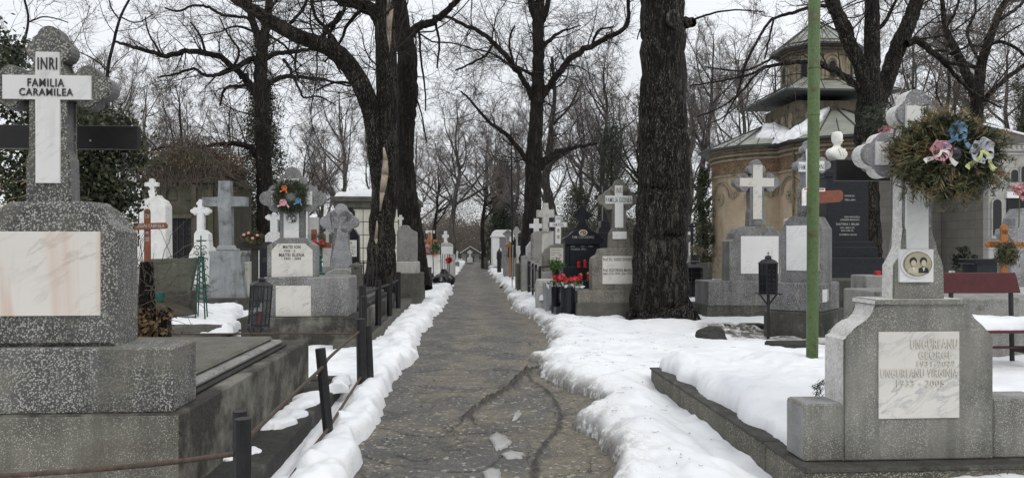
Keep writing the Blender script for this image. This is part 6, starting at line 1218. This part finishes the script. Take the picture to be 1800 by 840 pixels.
def bustform(bm):
    N = 28
    prof = [(.02, .20, .15), (.08, .26, .17), (.15, .36, .18), (.24, .45, .18), (.33, .44, .17), (.40, .33, .15), (.45, .17, .12), (.50, .095, .10), (.55, .09, .10), (.59, .115, .13), (.63, .135, .155), (.68, .14, .17), (.74, .145, .175), (.80, .15, .175), (.86, .14, .165), (.91, .11, .13), (.95, .05, .06)]
    prof = [(z, rx * (.92 if z > .56 else 1), ry * (.95 if z > .56 else 1)) for z, rx, ry in prof]
    rings = []
    for z, rx, ry in prof:
        ring = []
        for i in range(N):
            a = 2 * math.pi * i / N; x = rx * math.cos(a); y = ry * math.sin(a)
            if z < .5: x = rx * math.copysign(abs(math.cos(a)) ** .8, math.cos(a))
            if z >= .55 and math.sin(a) < -.5:
                f = max(0, 1 - abs(math.cos(a)) / .35); y -= .035 * f * max(0, 1 - abs(z - .70) / .06)          # nose
                y += .012 * max(0, 1 - abs(abs(math.cos(a)) - .38) / .2) * max(0, 1 - abs(z - .755) / .03)       # eye sockets
                y -= .028 * max(0, 1 - abs(z - .59) / .06)                                                      # beard
            if z > .6 and math.sin(a) > 0: y *= 1.08
            ring.append(bm.verts.new((x, y - (.02 if z > .5 else 0), z)))
        rings.append(ring)
    for a, b in zip(rings, rings[1:]):
        for i in range(N): bm.faces.new((a[i], a[(i + 1) % N], b[(i + 1) % N], b[i]))
    bm.faces.new(rings[-1]); bm.faces.new(rings[0][::-1])
    for s in (-1, 1): ellip(bm, (s * .12, -.01, .715), (.02, .03, .04), 2); ellip(bm, (s * .045, -.175, .655), (.05, .02, .016), 2)
    for i in range(26): a = i * 2.4; ellip(bm, (.08 * math.cos(a), .0 + .10 * math.sin(a), .88 + .03 * math.sin(i)), (.042, .042, .035), 1)
    for s in (-1, 1): prism(bm, [(s * .02, .30), (s * .12, .42), (s * .17, .40), (s * .13, .30), (s * .06, .16)][::s], -.195, -.16, .005)
    ellip(bm, (0, -.15, .43), (.06, .03, .022), 1); boxbm(bm, -.12, .12, -.1, .1, -.02, .04, .01)
bustform(bm); o = g.bm('figure', bm, 'bust_plaster', smooth=True); o.scale = (.95, .95, .92); o.location = (0, .3, 0); o.rotation_euler = (0, 0, math.radians(28))
g = G('step', 'grey stone block with a red cloth at the foot of the black granite pillar', 'block', 1540, 15, GS); g.box('block', 1521, 1560, 484, None, 0, .6, 'concrete_grey', .02); g.box('red_cloth', 1541, 1549, 476, 484.5, .1, .2, 'flower_red', .004)
g = G('stone_kerb', 'dark wet kerb step in front of the black granite pillar', 'kerb', 1520, 16.5); g.box('kerb', 1440, 1580, 492, None, 0, 1.2, 'concrete_dark', .02)
pad('snow scrap beside the grey stone block near the black pillar', [(1498, 0, 15.2), (1522, 0, 15.2), (1522, 0, 16.4), (1500, 0, 16.4)], .52, .1, (20, 20), .08, .12, 84)
# rock and kerb stones
g = G('rock', 'rough black rock poking out of the snow in front of the plain grey cross tomb', 'rock', 1251, 12.1); bm = bmesh.new(); bmesh.ops.create_icosphere(bm, subdivisions=4, radius=1)
for v in bm.verts: c = v.co.copy(); r = 1 + .35 * float(fbm(np.array([c.x * 1.8 + 3]), np.array([c.y * 1.8 + c.z]), 4, 6)); v.co = Vector((c.x * .27 * r, c.y * .22 * r, c.z * .17 * r + .15))
g.bm('stone', bm, 'rock_dark')
for i, (px, w, D, lab) in enumerate(((1265, 22, 14.3, 'small dark kerb stone left of the house lantern pole'), (1328, 20, 14.4, 'dark kerb stone just behind the house lantern pole'), (1398, 42, 10.9, 'dark block half buried in snow left of the green pole base'))):
    g = G('kerb_stone', lab, 'kerb stone', px, D, 'broken dark kerb stones'); w *= g.k; bm = bmesh.new(); boxbm(bm, -w, w, 0, .3, -.1, .13 if i < 2 else .22, .03); g.bm('stone', bm, 'concrete_black')
# bench
g = G('park_bench', 'dark red bench with snow on its seat behind the near right tomb', 'bench', 1730, 9.4, 'benches', z=0); k = g.k
bm = bmesh.new(); prism(bm, [(g.x(1640), g.z(515)), (g.x(1796), g.z(515)), (g.x(1786), g.z(479)), (g.x(1640), g.z(479))], -.02, .02, .008); g.bm('backrest', bm, 'bench_paint')
zs_ = g.z(573); bm = bmesh.new()
for i in range(4): boxbm(bm, g.x(1640), g.x(1806), -.5 + i * .12, -.40 + i * .12, zs_ - .035, zs_, .006)
g.bm('seat', bm, 'bench_paint')
for x in (1672, 1782):
    bm = bmesh.new(); prism(bm, [(g.x(x - 6), g.z(620)), (g.x(x + 4), g.z(620)), (g.x(x + 10), g.z(600)), (g.x(x + 4), g.z(585)), (g.x(x + 8), g.z(573)), (g.x(x - 2), g.z(573)), (g.x(x - 4), g.z(590)), (g.x(x), g.z(603))], -.45, -.38, .006); boxbm(bm, g.x(x - 3), g.x(x + 5), -.40, .0, .30, .36, .006); bar(bm, (g.x(x), 0, -.05), (g.x(x), .03, g.z(515)), .03, 6); g.bm('leg', bm, 'black_metal')
bm = bmesh.new(); boxbm(bm, g.x(1660), g.x(1800), -.3, -.26, g.z(607), g.z(603), .004); g.bm('stretcher', bm, 'bench_paint')
mw = Matrix.Translation(g.o.location) @ Matrix.Rotation(YAW, 4, 'Z'); snowpad('snow_patch', 'snow layer lying along the seat of the dark red bench', [tuple(mw @ Vector(p)) for p in ((g.x(1645), -.48, zs_), (g.x(1806), -.48, zs_), (g.x(1806), -.04, zs_), (g.x(1645), -.04, zs_))], .13, (70, 26), .05, .12, 95)
pad('thick snow behind the dark red bench', [(1660, 0, 9.9), (1850, 0, 9.9), (1850, 0, 12.5), (1665, 0, 12.5)], .55, .14, (40, 40), .1, .3, 96)
g = G('tomb', 'low concrete box grave carrying snow behind the dark red bench', 'tomb', 1750, 10, GS); g.box('block', 1655, 1870, 524, None, -.05, 2.6, 'concrete_grey', .02)
g = G('headstone', 'polished black granite block standing behind the dark red bench', 'headstone', 1744, 13, GS); g.box('slab', 1716, 1770, 463, None, .03, .4, 'black_granite_dull', .01); g.box('cap', 1712, 1774, 455, 464, 0, .45, 'black_granite', .01)
g = G('headstone', 'grey granite lobed cross headstone cut by the right picture edge', 'headstone', 1800, 11.5, GS)
g.poly('slab', [(1773, 520), (1776, 452), (1786, 446), (1790, 436), (1784, 424), (1776, 418), (1770, 412), (1772, 402), (1784, 402), (1786, 396), (1786, 384), (1792, 376), (1798, 366), (1812, 366), (1830, 400), (1835, 520)], .1, .4, 'mosaic_pale', .015); g.box('base_block', 1765, 1850, 505, None, 0, .5, 'concrete_pale')
g = G('wooden_cross', 'orange wooden name cross in front of the grey granite cross at the right edge', 'cross', 1767, 11.2, GS); g.poly('upright', [(1760, 510), (1760, 398), (1766, 393), (1773, 398), (1773, 510)], 0, .04, 'wood_orange', .003); g.poly('crossbar', [(1731, 429), (1736, 423), (1830, 426), (1830, 436), (1736, 435)], -.035, -.001, 'wood_orange', .003); g.text('INRI', 1762, 1771, 404, 412, -.001); g.text('DUMITRU GABRIEL', 1740, 1826, 425.5, 433, -.036)
wreath('wreath', 'small frosted evergreen posy under the orange wooden cross', 1770, 446, 11, 8, 11, 1800, 'needles', [], 9, 41, extra='dry_needles', fill=True)
g = G('artificial_flower', 'large pale pink flower at the right edge near the grey granite cross', 'flower', 1795, 11, z=1.6); needles(g, 1796, 335, 2, 9, 150, 'flower_pink', 0, 10, 1, 3, .6, 'bloom', fill=True); bm = bmesh.new(); bar(bm, (g.x(1797), .05, g.z(340)), (g.x(1800), .1, g.z(400)), .008, 5); g.bm('stem', bm, 'leaf_green')
g = G('planting', 'dark leafy plant and small pot beside the grey mausoleum wall', 'plant', 1690, 16); needles(g, 1696, 462, 6, 12, 900, 'conifer', 0, 9, .7, 3, .4, 'foliage', fill=True); needles(g, 1692, 440, 2, 6, 120, 'conifer', 0, 6, .8, 3, .5, 'bloom', fill=True); bm = bmesh.new(); lathe(bm, [(.1, -.1), (.12, g.z(470))], 10); g.bm('pot', bm, 'concrete_dark'); g.box('white_edge', 1672, 1722, 476, 480, .3, .4, 'white_worn')
# distant little ones right of the trunk
smallcross(1217, 30, 392, 470, 12, 'black_granite', 'thin black cross peeping right of the massive trunk', 2)
smallcross(1221, 55, 395, 450, 20, 'white_worn', 'hazy white cross monument between the massive trunk and the church', 3, (1213, 1232, 425), 410)
smallcross(1247, 50, 408, 452, 11, 'concrete_pale', 'slender pale cross left of the church wall', 1.8, (1243, 1251, 430), 416)
g = G('stone_kerb', 'long snow topped low wall left of the church', 'wall', 1235, 30); g.box('wall', 1205, 1252, 462, None, 0, .5, 'concrete_dark')
g = G('urn', 'stone urn on the end of the kerb right of the massive trunk', 'urn', 1256, 17.2); bm = bmesh.new(); lathe(bm, [(.14, -.1), (.14, .36), (.06, .40), (.14, .50), (.15, .60), (.10, .66), (.12, .69)], 14); g.bm('body', bm, 'concrete_grey')
# filler stones of the far left rows
for i, (px, D, yt, w, mt, lab) in enumerate(((700, 30, 402, 14, 'white_worn', 'white cross behind the grey block headstone left'), (512, 34, 395, 14, 'white_worn', 'far white cross behind the wreathed tomb'), (420, 30, 385, 15, 'concrete_grey', 'far grey cross right of the grey marble monument'), (310, 21, 408, 12, 'concrete_pale', 'pale cross before the old mausoleum door'), (575, 36, 400, 12, 'concrete_pale', 'far pale cross left of the rough grey cross'), (238, 22, 405, 16, 'white_worn', 'white cross partly behind the foreground tomb'), (1590, 20, 420, 14, 'concrete_pale', 'pale cross behind the near right tomb'))):
    if px not in (310,): smallcross(px, D, yt, 470, w, mt, lab, 2.2, (px - 8, px + 8, yt + 28), yt + 9)
# ---------------------------------------------------------------- church
ch = G('church', 'brick and stone Orthodox church with an octagonal tower and grey metal roofs', 'church', 1440, 33)
K = 33 / FPX
def cx_(px, y=0): return ch.x(px, y)
def cz(py): return CH - (py - HY) * K
def ring_prism(bm, cx, cy, r, z0, z1, n, r2=None, ph=0): lathe(bm, [(r, z0), (r if r2 is None else r2, z1)], n, cx, cy, mx=None) if not ph else lathe(bm, [(r, z0), (r if r2 is None else r2, z1)], n, mx=Matrix.Translation((cx, cy, 0)) @ Matrix.Rotation(ph, 4, 'Z'))
def arc_tube(bm, cx, cy, R, a0, zc, ra, t, n=10, leg=0):
    P = []
    if leg: P.append((ra, -leg))
    for i in range(n + 1): th = math.pi * i / n; P.append((ra * math.cos(th), ra * math.sin(th)))
    if leg: P.append((-ra, -leg))
    Q = [Vector((cx + R * math.sin(a0 + u / R), cy - R * math.cos(a0 + u / R), zc + v)) for u, v in P]
    for a, b in zip(Q, Q[1:]): bar(bm, a, b, t, 6)
def archpanel(bm, cx, cy, R, a0, z0, zc, hw, th, mi=0):
    n = 8; pts = [(-hw, z0), (hw, z0)] + [(hw * math.cos(math.pi * i / n), zc + hw * math.sin(math.pi * i / n)) for i in range(n + 1)]
    mx = Matrix.Translation((cx + R * math.sin(a0), cy - R * math.cos(a0), 0)) @ Matrix.Rotation(a0, 4, 'Z'); prism(bm, pts, -th, .05, 0, mx, mi)
def apse(name, pxc, cy, R, ze, apex, nroof, a_lo=-76, a_hi=76, apexoff=(0, 0)):
    cx = cx_(pxc, cy); bm = bmesh.new(); ring_prism(bm, cx, cy, R, -.1, ze, 40); w = ch.bm(name, bm, 'church_stone', smooth=False)
    zF = cz(294); bm = bmesh.new(); ring_prism(bm, cx, cy, R + .02, cz(300), cz(276), 40); ch.bm('frieze', bm, 'frieze')
    bm = bmesh.new()
    for z0, z1, o in ((cz(304), cz(300), .09), (cz(276), cz(272), .09), (cz(268), cz(264), .15), (cz(262), cz(258), .05), (cz(256), ze, .24), (cz(455), cz(449), .10), (cz(438), cz(434), .07), (-.1, cz(452), .16)): bm = bmesh.new(); ring_prism(bm, cx, cy, R + o, z0, z1, 40); ch.bm('moulding', bm, 'church_tower')
    bm = bmesh.new(); ring_prism(bm, cx, cy, R + .04, cz(272), ze - .04, 40); ch.bm('upper_wall', bm, 'church_dark')
    bm = bmesh.new(); n_ = 5
    for i in range(n_):
        a = math.radians(a_lo + (a_hi - a_lo) * i / (n_ - 1)); s = R * math.radians((a_hi - a_lo) / (n_ - 1))
        arc_tube(bm, cx, cy, R + .03, a, cz(342), s * .44, .06, 12); arc_tube(bm, cx, cy, R + .03, a, cz(342), s * .36, .035, 12)
        b = a + math.radians((a_hi - a_lo) / (n_ - 1) / 2); Q = lambda z: Vector((cx + (R + .06) * math.sin(b), cy - (R + .06) * math.cos(b), z)); bar(bm, Q(cz(345)), Q(cz(334)), .09, 8, .14)
    ch.bm('blind_arch', bm, 'church_tower')
    for i in range(n_):
        a = math.radians(a_lo + (a_hi - a_lo) * i / (n_ - 1))
        if abs(math.degrees(a)) > 80: continue
        mx = Matrix.Translation((cx + (R + .0) * math.sin(a), cy - (R + .0) * math.cos(a), cz(345))) @ Matrix.Rotation(a, 4, 'Z')
        bm = bmesh.new(); prism(bm, [(.30 * math.cos(t * .3927), .30 * math.sin(t * .3927)) for t in range(16)], -.08, .1, .01, mx, 0)
        prism(bm, [(.07 * math.cos(t * .785), .07 * math.sin(t * .785)) for t in range(8)], -.12, -.04, 0, mx, 1)
        for t in range(6): c, s_ = .18 * math.cos(t * 1.047), .18 * math.sin(t * 1.047); prism(bm, [(c + .035 * math.cos(q * 1.047), s_ + .035 * math.sin(q * 1.047)) for q in range(6)], -.10, -.05, 0, mx, 1)
        ch.bm('rosette', bm, ['church_tower', 'church_dark'])
    bm = bmesh.new(); ax, ay = cx + apexoff[0], cy + apexoff[1]; Re = R + .62; N = nroof; base = []; base2 = []
    top = bm.verts.new((ax, ay, apex))
    for i in range(N): a = 2 * math.pi * (i + .5) / N; base.append(bm.verts.new((cx + Re * math.sin(a), cy - Re * math.cos(a), ze))); base2.append(bm.verts.new((cx + Re * math.sin(a), cy - Re * math.cos(a), ze - .10)))
    for i in range(N): j = (i + 1) % N; bm.faces.new((base[i], base[j], top)); bm.faces.new((base2[j], base2[i], base[i], base[j])).material_index = 1
    bm.faces.new(base2).material_index = 1; r = ch.bm('roof', bm, ['roof_metal', 'roof_seam'])
    bm = bmesh.new()
    for i in range(N):
        a = 2 * math.pi * (i + .5) / N; b = 2 * math.pi * (i + 1.5) / N; bar(bm, (cx + Re * math.sin(a), cy - Re * math.cos(a), ze + .02), (ax, ay, apex + .02), .035, 5)
        m_ = ((math.sin(a) + math.sin(b)) / 2 * Re, -(math.cos(a) + math.cos(b)) / 2 * Re); bar(bm, (cx + m_[0], cy + m_[1], ze + .02), (cx + (ax - cx) * .5 + m_[0] * .5, cy + (ay - cy) * .5 + m_[1] * .5, (ze + apex) / 2 + .02), .02, 4)
    ch.bm('roof_seam', bm, 'roof_seam', parent=r); return cx, Re
zE = cz(253)
A1, Re1 = apse('apse', 1347, 3.2, 2.6, zE + .05, cz(198), 12, apexoff=(.1, .6))
A2, Re2 = apse('main_apse', 1484, .2, 2.8, zE + .0, cz(172), 12, apexoff=(.35, 1.6))
bm = bmesh.new(); boxbm(bm, cx_(1375), cx_(1560), 1.2, 7, -.1, zE, .0); boxbm(bm, cx_(1545), cx_(1680), 3.0, 12, -.1, cz(290), .0); ch.bm('nave_wall', bm, 'church_stone')
bm = bmesh.new(); prism(bm, [(cx_(1540), cz(290)), (cx_(1685), cz(290)), (cx_(1650), cz(255)), (cx_(1560), cz(255))], 2.7, 12.3, .02); ch.bm('roof', bm, 'roof_metal')
# drum base, skirt roof, octagonal tower
ty = 2.9; tx = cx_(1436, ty)
bm = bmesh.new(); ring_prism(bm, tx, ty, 2.55, cz(250), cz(168), 4, ph=math.radians(45)); 
z_ = []
mxs = []
w = ch.bm('drum_base', bm, 'church_dark')
bm = bmesh.new(); hb = 2.55 * math.cos(math.pi / 4)
for s in range(4):
    for x in (-1.2, -.4, .4, 1.2):
        bm = bmesh.new(); n = 8; pts = [(x - .22, cz(215)), (x + .22, cz(215))] + [(x + .22 * math.cos(math.pi * i / n), cz(196) + .22 * math.sin(math.pi * i / n)) for i in range(n + 1)]
        prism(bm, pts, -.05, .02, .01, Matrix.Translation((tx, ty, 0)) @ Matrix.Rotation(s * math.pi / 2, 4, 'Z') @ Matrix.Translation((0, -hb, 0)))
        ch.bm('blind_arch', bm, 'church_tower')
def pyr(nm, R0, z0, R1, z1, n, ph, th=.09):
    bm = bmesh.new(); mx = Matrix.Translation((tx, ty, 0)) @ Matrix.Rotation(ph, 4, 'Z')
    a = [bm.verts.new(mx @ Vector((R0 * math.cos(2 * math.pi * i / n), R0 * math.sin(2 * math.pi * i / n), z0))) for i in range(n)]; u = [bm.verts.new(v.co - Vector((0, 0, th))) for v in a]
    b = [bm.verts.new(mx @ Vector((R1 * math.cos(2 * math.pi * i / n), R1 * math.sin(2 * math.pi * i / n), z1))) for i in range(n)]
    for i in range(n): j = (i + 1) % n; bm.faces.new((a[i], a[j], b[j], b[i])); bm.faces.new((u[i], u[j], a[j], a[i])).material_index = 1
    bm.faces.new(b); bm.faces.new(u).material_index = 1; r = ch.bm(nm, bm, ['roof_metal', 'roof_seam'])
    bm = bmesh.new()
    for i in range(n): bar(bm, mx @ Vector((R0 * math.cos(2 * math.pi * i / n), R0 * math.sin(2 * math.pi * i / n), z0 + .02)), mx @ Vector((R1 * math.cos(2 * math.pi * i / n), R1 * math.sin(2 * math.pi * i / n), z1 + .02)), .035, 5)
    for i in range(n):
        for f in (.33, .66):
            p = Vector((R0 * math.cos(2 * math.pi * i / n), R0 * math.sin(2 * math.pi * i / n), z0)).lerp(Vector((R0 * math.cos(2 * math.pi * (i + 1) / n), R0 * math.sin(2 * math.pi * (i + 1) / n), z0)), f); q = Vector((R1 * math.cos(2 * math.pi * i / n), R1 * math.sin(2 * math.pi * i / n), z1)).lerp(Vector((R1 * math.cos(2 * math.pi * (i + 1) / n), R1 * math.sin(2 * math.pi * (i + 1) / n), z1)), f)
            bar(bm, mx @ (p + Vector((0, 0, .015))), mx @ (q + Vector((0, 0, .015))), .02, 4)
    ch.bm('roof_seam', bm, 'roof_seam', parent=r)
k2 = (33 + ty) / FPX
def tz(py): return CH - (py - HY) * k2
pyr('skirt_roof', 3.75, tz(176), 1.7, tz(146), 4, math.radians(45))
Rt = 1.60; o8 = math.radians(22.5)
bm = bmesh.new(); ring_prism(bm, tx, ty, Rt, tz(170), tz(88), 8, ph=o8); tw = ch.bm('tower', bm, 'church_tower')
bm = bmesh.new()
for z0, z1, r in ((tz(110), tz(104), .10), (tz(101), tz(98), .18), (tz(96), tz(92), .30), (tz(92), tz(86), .42), (tz(158), tz(152), .10)): ring_prism(bm, tx, ty, Rt + r, z0, z1, 8, ph=o8)
ch.bm('tower_cornice', bm, 'church_dark')
ap = Rt * math.cos(o8)
for i in range(8):
    a = math.pi / 4 * i; bm = bmesh.new(); f = Matrix.Translation((tx, ty, 0)) @ Matrix.Rotation(a, 4, 'Z') @ Matrix.Translation((0, -ap, 0)); n = 8
    def ap_(hw, z0, zc): return [(-hw, z0), (hw, z0)] + [(hw * math.cos(math.pi * q / n), zc + hw * math.sin(math.pi * q / n)) for q in range(n + 1)]
    prism(bm, ap_(.50, tz(152), tz(124)), -.10, .05, .02, f, 0); prism(bm, ap_(.40, tz(152), tz(124)), -.115, -.05, .01, f, 1); prism(bm, ap_(.32, tz(152), tz(124)), -.13, -.05, .01, f, 0); prism(bm, ap_(.22, tz(151), tz(124)), -.145, -.05, .01, f, 1)
    tf = ch.bm('window_surround', bm, ['church_tower', 'church_dark']); bm = bmesh.new(); prism(bm, ap_(.13, tz(148), tz(126)), -.155, -.10, 0, f); ch.bm('window_slit', bm, 'dark_void', parent=tf)
pyr('tower_roof', 2.15, tz(92), .04, tz(36), 8, o8)
bm = bmesh.new(); bar(bm, (tx, ty, tz(38)), (tx, ty, tz(22)), .04, 6); bar(bm, (tx - .22, ty, tz(27)), (tx + .22, ty, tz(27)), .03, 6); ch.bm('roof_cross', bm, 'black_metal')
# doorway
dx0, dx1 = cx_(1520), cx_(1558); bm = bmesh.new(); yd = -2.8
prism(bm, [(dx0, -.1), (dx1, -.1), (dx1, cz(365)), ((dx0 + dx1) / 2 + .25, cz(356)), ((dx0 + dx1) / 2 - .25, cz(356)), (dx0, cz(365))], yd, yd + .6, .01); dd = ch.bm('door', bm, 'dark_void')
bm = bmesh.new()
for i in range(4): boxbm(bm, dx0 + .12 + (i % 2) * .42, dx0 + .46 + (i % 2) * .42, yd - .04, yd, .3 + (i // 2) * .8, .95 + (i // 2) * .8, .01)
ch.bm('door_panel', bm, 'black_paint', parent=dd)
bm = bmesh.new(); boxbm(bm, dx0 - .3, dx0, yd - .08, yd + .7, -.1, cz(352), .02); boxbm(bm, dx1, dx1 + .35, yd - .08, yd + .7, -.1, cz(352), .02); boxbm(bm, dx0 - .4, dx1 + .45, yd - .12, yd + .7, cz(352), cz(342), .03); boxbm(bm, dx0 - .2, dx1 + .3, yd, yd + .7, cz(342), cz(320), .03); ch.bm('door_frame', bm, 'cream_stone')
bm = bmesh.new()
for s in (-1, 1): boxbm(bm, (dx0 + dx1) / 2 + s * 1.1 - .18, (dx0 + dx1) / 2 + s * 1.1 + .18, yd - 1.0, yd + .0, -.1, .95, .03)
ch.bm('step_pier', bm, 'concrete_grey')
# arched niche on main apse
bm = bmesh.new(); archpanel(bm, A2, .2, 2.82, -.62, cz(400), cz(335), .42, .04); ch.bm('niche', bm, 'frieze')
# downpipe
bm = bmesh.new(); bar(bm, (cx_(1380), -.75, -.1), (cx_(1380), -.75, zE), .05, 8); ch.bm('downpipe', bm, 'church_dark')
# snow on the church roofs
def roofpatch(label, A, cyy, R, ze, apex, off, poly, th, seed):
    """snow lying on a conical roof: poly in (angle deg, fraction from eaves to apex)"""
    n = 40; U, V_ = np.meshgrid(np.linspace(0, 1, n), np.linspace(0, 1, n), indexing='ij'); p = np.array(poly, float)
    b = (1 - U)[..., None] * (1 - V_)[..., None] * p[0] + U[..., None] * (1 - V_)[..., None] * p[1] + U[..., None] * V_[..., None] * p[2] + (1 - U)[..., None] * V_[..., None] * p[3]
    a = np.radians(b[..., 0] + 9 * fbm(U * 4, V_ * 4, 3, seed)); f = np.clip(b[..., 1] + .10 * fbm(U * 4 + 9, V_ * 4, 3, seed + 3), -.06, .97); x = A + off[0] * f + R * (1 - f) * np.sin(a); y = cyy + off[1] * f - R * (1 - f) * np.cos(a); z = ze + (apex - ze) * f
    d = np.minimum(np.minimum(U, 1 - U), np.minimum(V_, 1 - V_)); e = np.clip(d / .18, 0, 1); z = z + th * np.sqrt(e * (2 - e)) * (1 + .5 * fbm(U * 5, V_ * 5, 3, seed + 6)) - .03 * (d < 1e-6)
    I = np.arange(n * n).reshape(n, n); F_ = np.stack([I[:-1, :-1], I[1:, :-1], I[1:, 1:], I[:-1, 1:]], -1).reshape(-1, 4)
    o = npmesh('snow_cap', np.stack([x, y, z], -1), F_, 'snow', ch.o, smooth=True); o['label'] = label
roofpatch('lumpy snow mass overhanging the valley between the two apse roofs', A1, 3.2, Re1, zE + .05, cz(198), (.1, .6), [(-30, .30), (34, -.05), (46, .92), (-38, .88)], .30, 5)
roofpatch('strip of snow lying up the left slope of the larger apse roof', A2, .2, Re2, zE, cz(172), (.35, 1.6), [(-84, -.02), (-56, -.02), (-50, .92), (-78, .92)], .20, 8)
# ---------------------------------------------------------------- grey mausoleum at the right
g = G('mausoleum', 'large grey stone mausoleum with narrow arched windows and a gabled roof at the right edge', 'mausoleum', 1738, 22.5, GS); k = g.k
bm = bmesh.new(); boxbm(bm, 0, 4.2, 0, 5.2, -.1, g.z(262), .02); w = g.bm('wall', bm, 'wall_pale')
bm = bmesh.new(); boxbm(bm, -.02, .0, .25, 5.1, -.1, g.z(275), .0); boxbm(bm, -1.3, -.02, 2.2, 5.4, -.1, g.z(272), .02); g.bm('side_wall', bm, 'wall_blocks')
bm = bmesh.new(); boxbm(bm, -.08, 4.3, -.08, 5.3, g.z(266), g.z(254), .02); boxbm(bm, -.14, 4.3, -.14, 5.3, g.z(254), g.z(248), .02); boxbm(bm, -.05, 4.3, -.05, .0, g.z(272), g.z(269), .01)
for i in range(26): boxbm(bm, .02 + i * .16, .10 + i * .16, -.12, -.05, g.z(262), g.z(256), .01)
g.bm('cornice', bm, 'wall_pale')
bm = bmesh.new(); prism(bm, [(-1.75, g.z(262)), (-1.6, g.z(250)), (-1.35, g.z(222)), (-.6, g.z(208)), (.9, g.z(236)), (1.3, g.z(248)), (1.3, g.z(252))], -.15, 5.4, .02); g.bm('roof', bm, 'roof_brown')
bm = bmesh.new(); prism(bm, [(-.55, g.z(218)), (1.4, g.z(244)), (1.4, g.z(241)), (-.55, g.z(215))], -.2, 2.0, 0); g.bm('roof_snow', bm, 'snow')
for x0, zc, zb, hw in ((1746, 358, 415, 7.5), (1778, 305, 322, 6.5), (1797, 298, 322, 6.5)):
    X = g.x(x0 + 5); h = hw * k; n = 10; A_ = lambda q, z0, z1: [(X - q, z0), (X + q, z0)] + [(X + q * math.cos(math.pi * i / n), z1 + q * math.sin(math.pi * i / n)) for i in range(n + 1)]
    bm = bmesh.new(); prism(bm, A_(h * 1.35, g.z(zb), g.z(zc)), -.06, .01, .01); f = g.bm('window_frame', bm, 'wall_pale'); bm = bmesh.new(); prism(bm, A_(h, g.z(zb - 2), g.z(zc)), -.075, -.05, 0); g.bm('pane', bm, 'dark_glass', parent=f)
    bm = bmesh.new(); boxbm(bm, X - h * 1.7, X + h * 1.7, -.12, .01, g.z(zb + 4), g.z(zb), .01); g.bm('sill', bm, 'wall_pale', parent=f)
g.box('door', 1772, 1812, 348, None, -.04, .01, 'dark_void', 0); g.box('name_plate', 1772, 1812, 337, 348, -.08, .01, 'white_plaster', .004); g.text('FAMILIA', 1783, 1803, 339, 343, -.082)
bm = bmesh.new(); bar(bm, (-1.2, .8, g.z(222)), (-1.2, .8, g.z(200)), .18, 10, .1)
ellip(bm, (-1.2, .8, g.z(176)), (.13, .13, .16), 2); prism(bm, [(-1.35, g.z(222)), (-1.05, g.z(222)), (-1.06, g.z(192)), (-.85, g.z(190)), (-.85, g.z(183)), (-1.08, g.z(183)), (-1.1, g.z(178)), (-1.3, g.z(178)), (-1.32, g.z(183)), (-1.55, g.z(183)), (-1.55, g.z(190)), (-1.34, g.z(192))], .7, .95, .03); g.bm('roof_cross', bm, 'statue_stone')
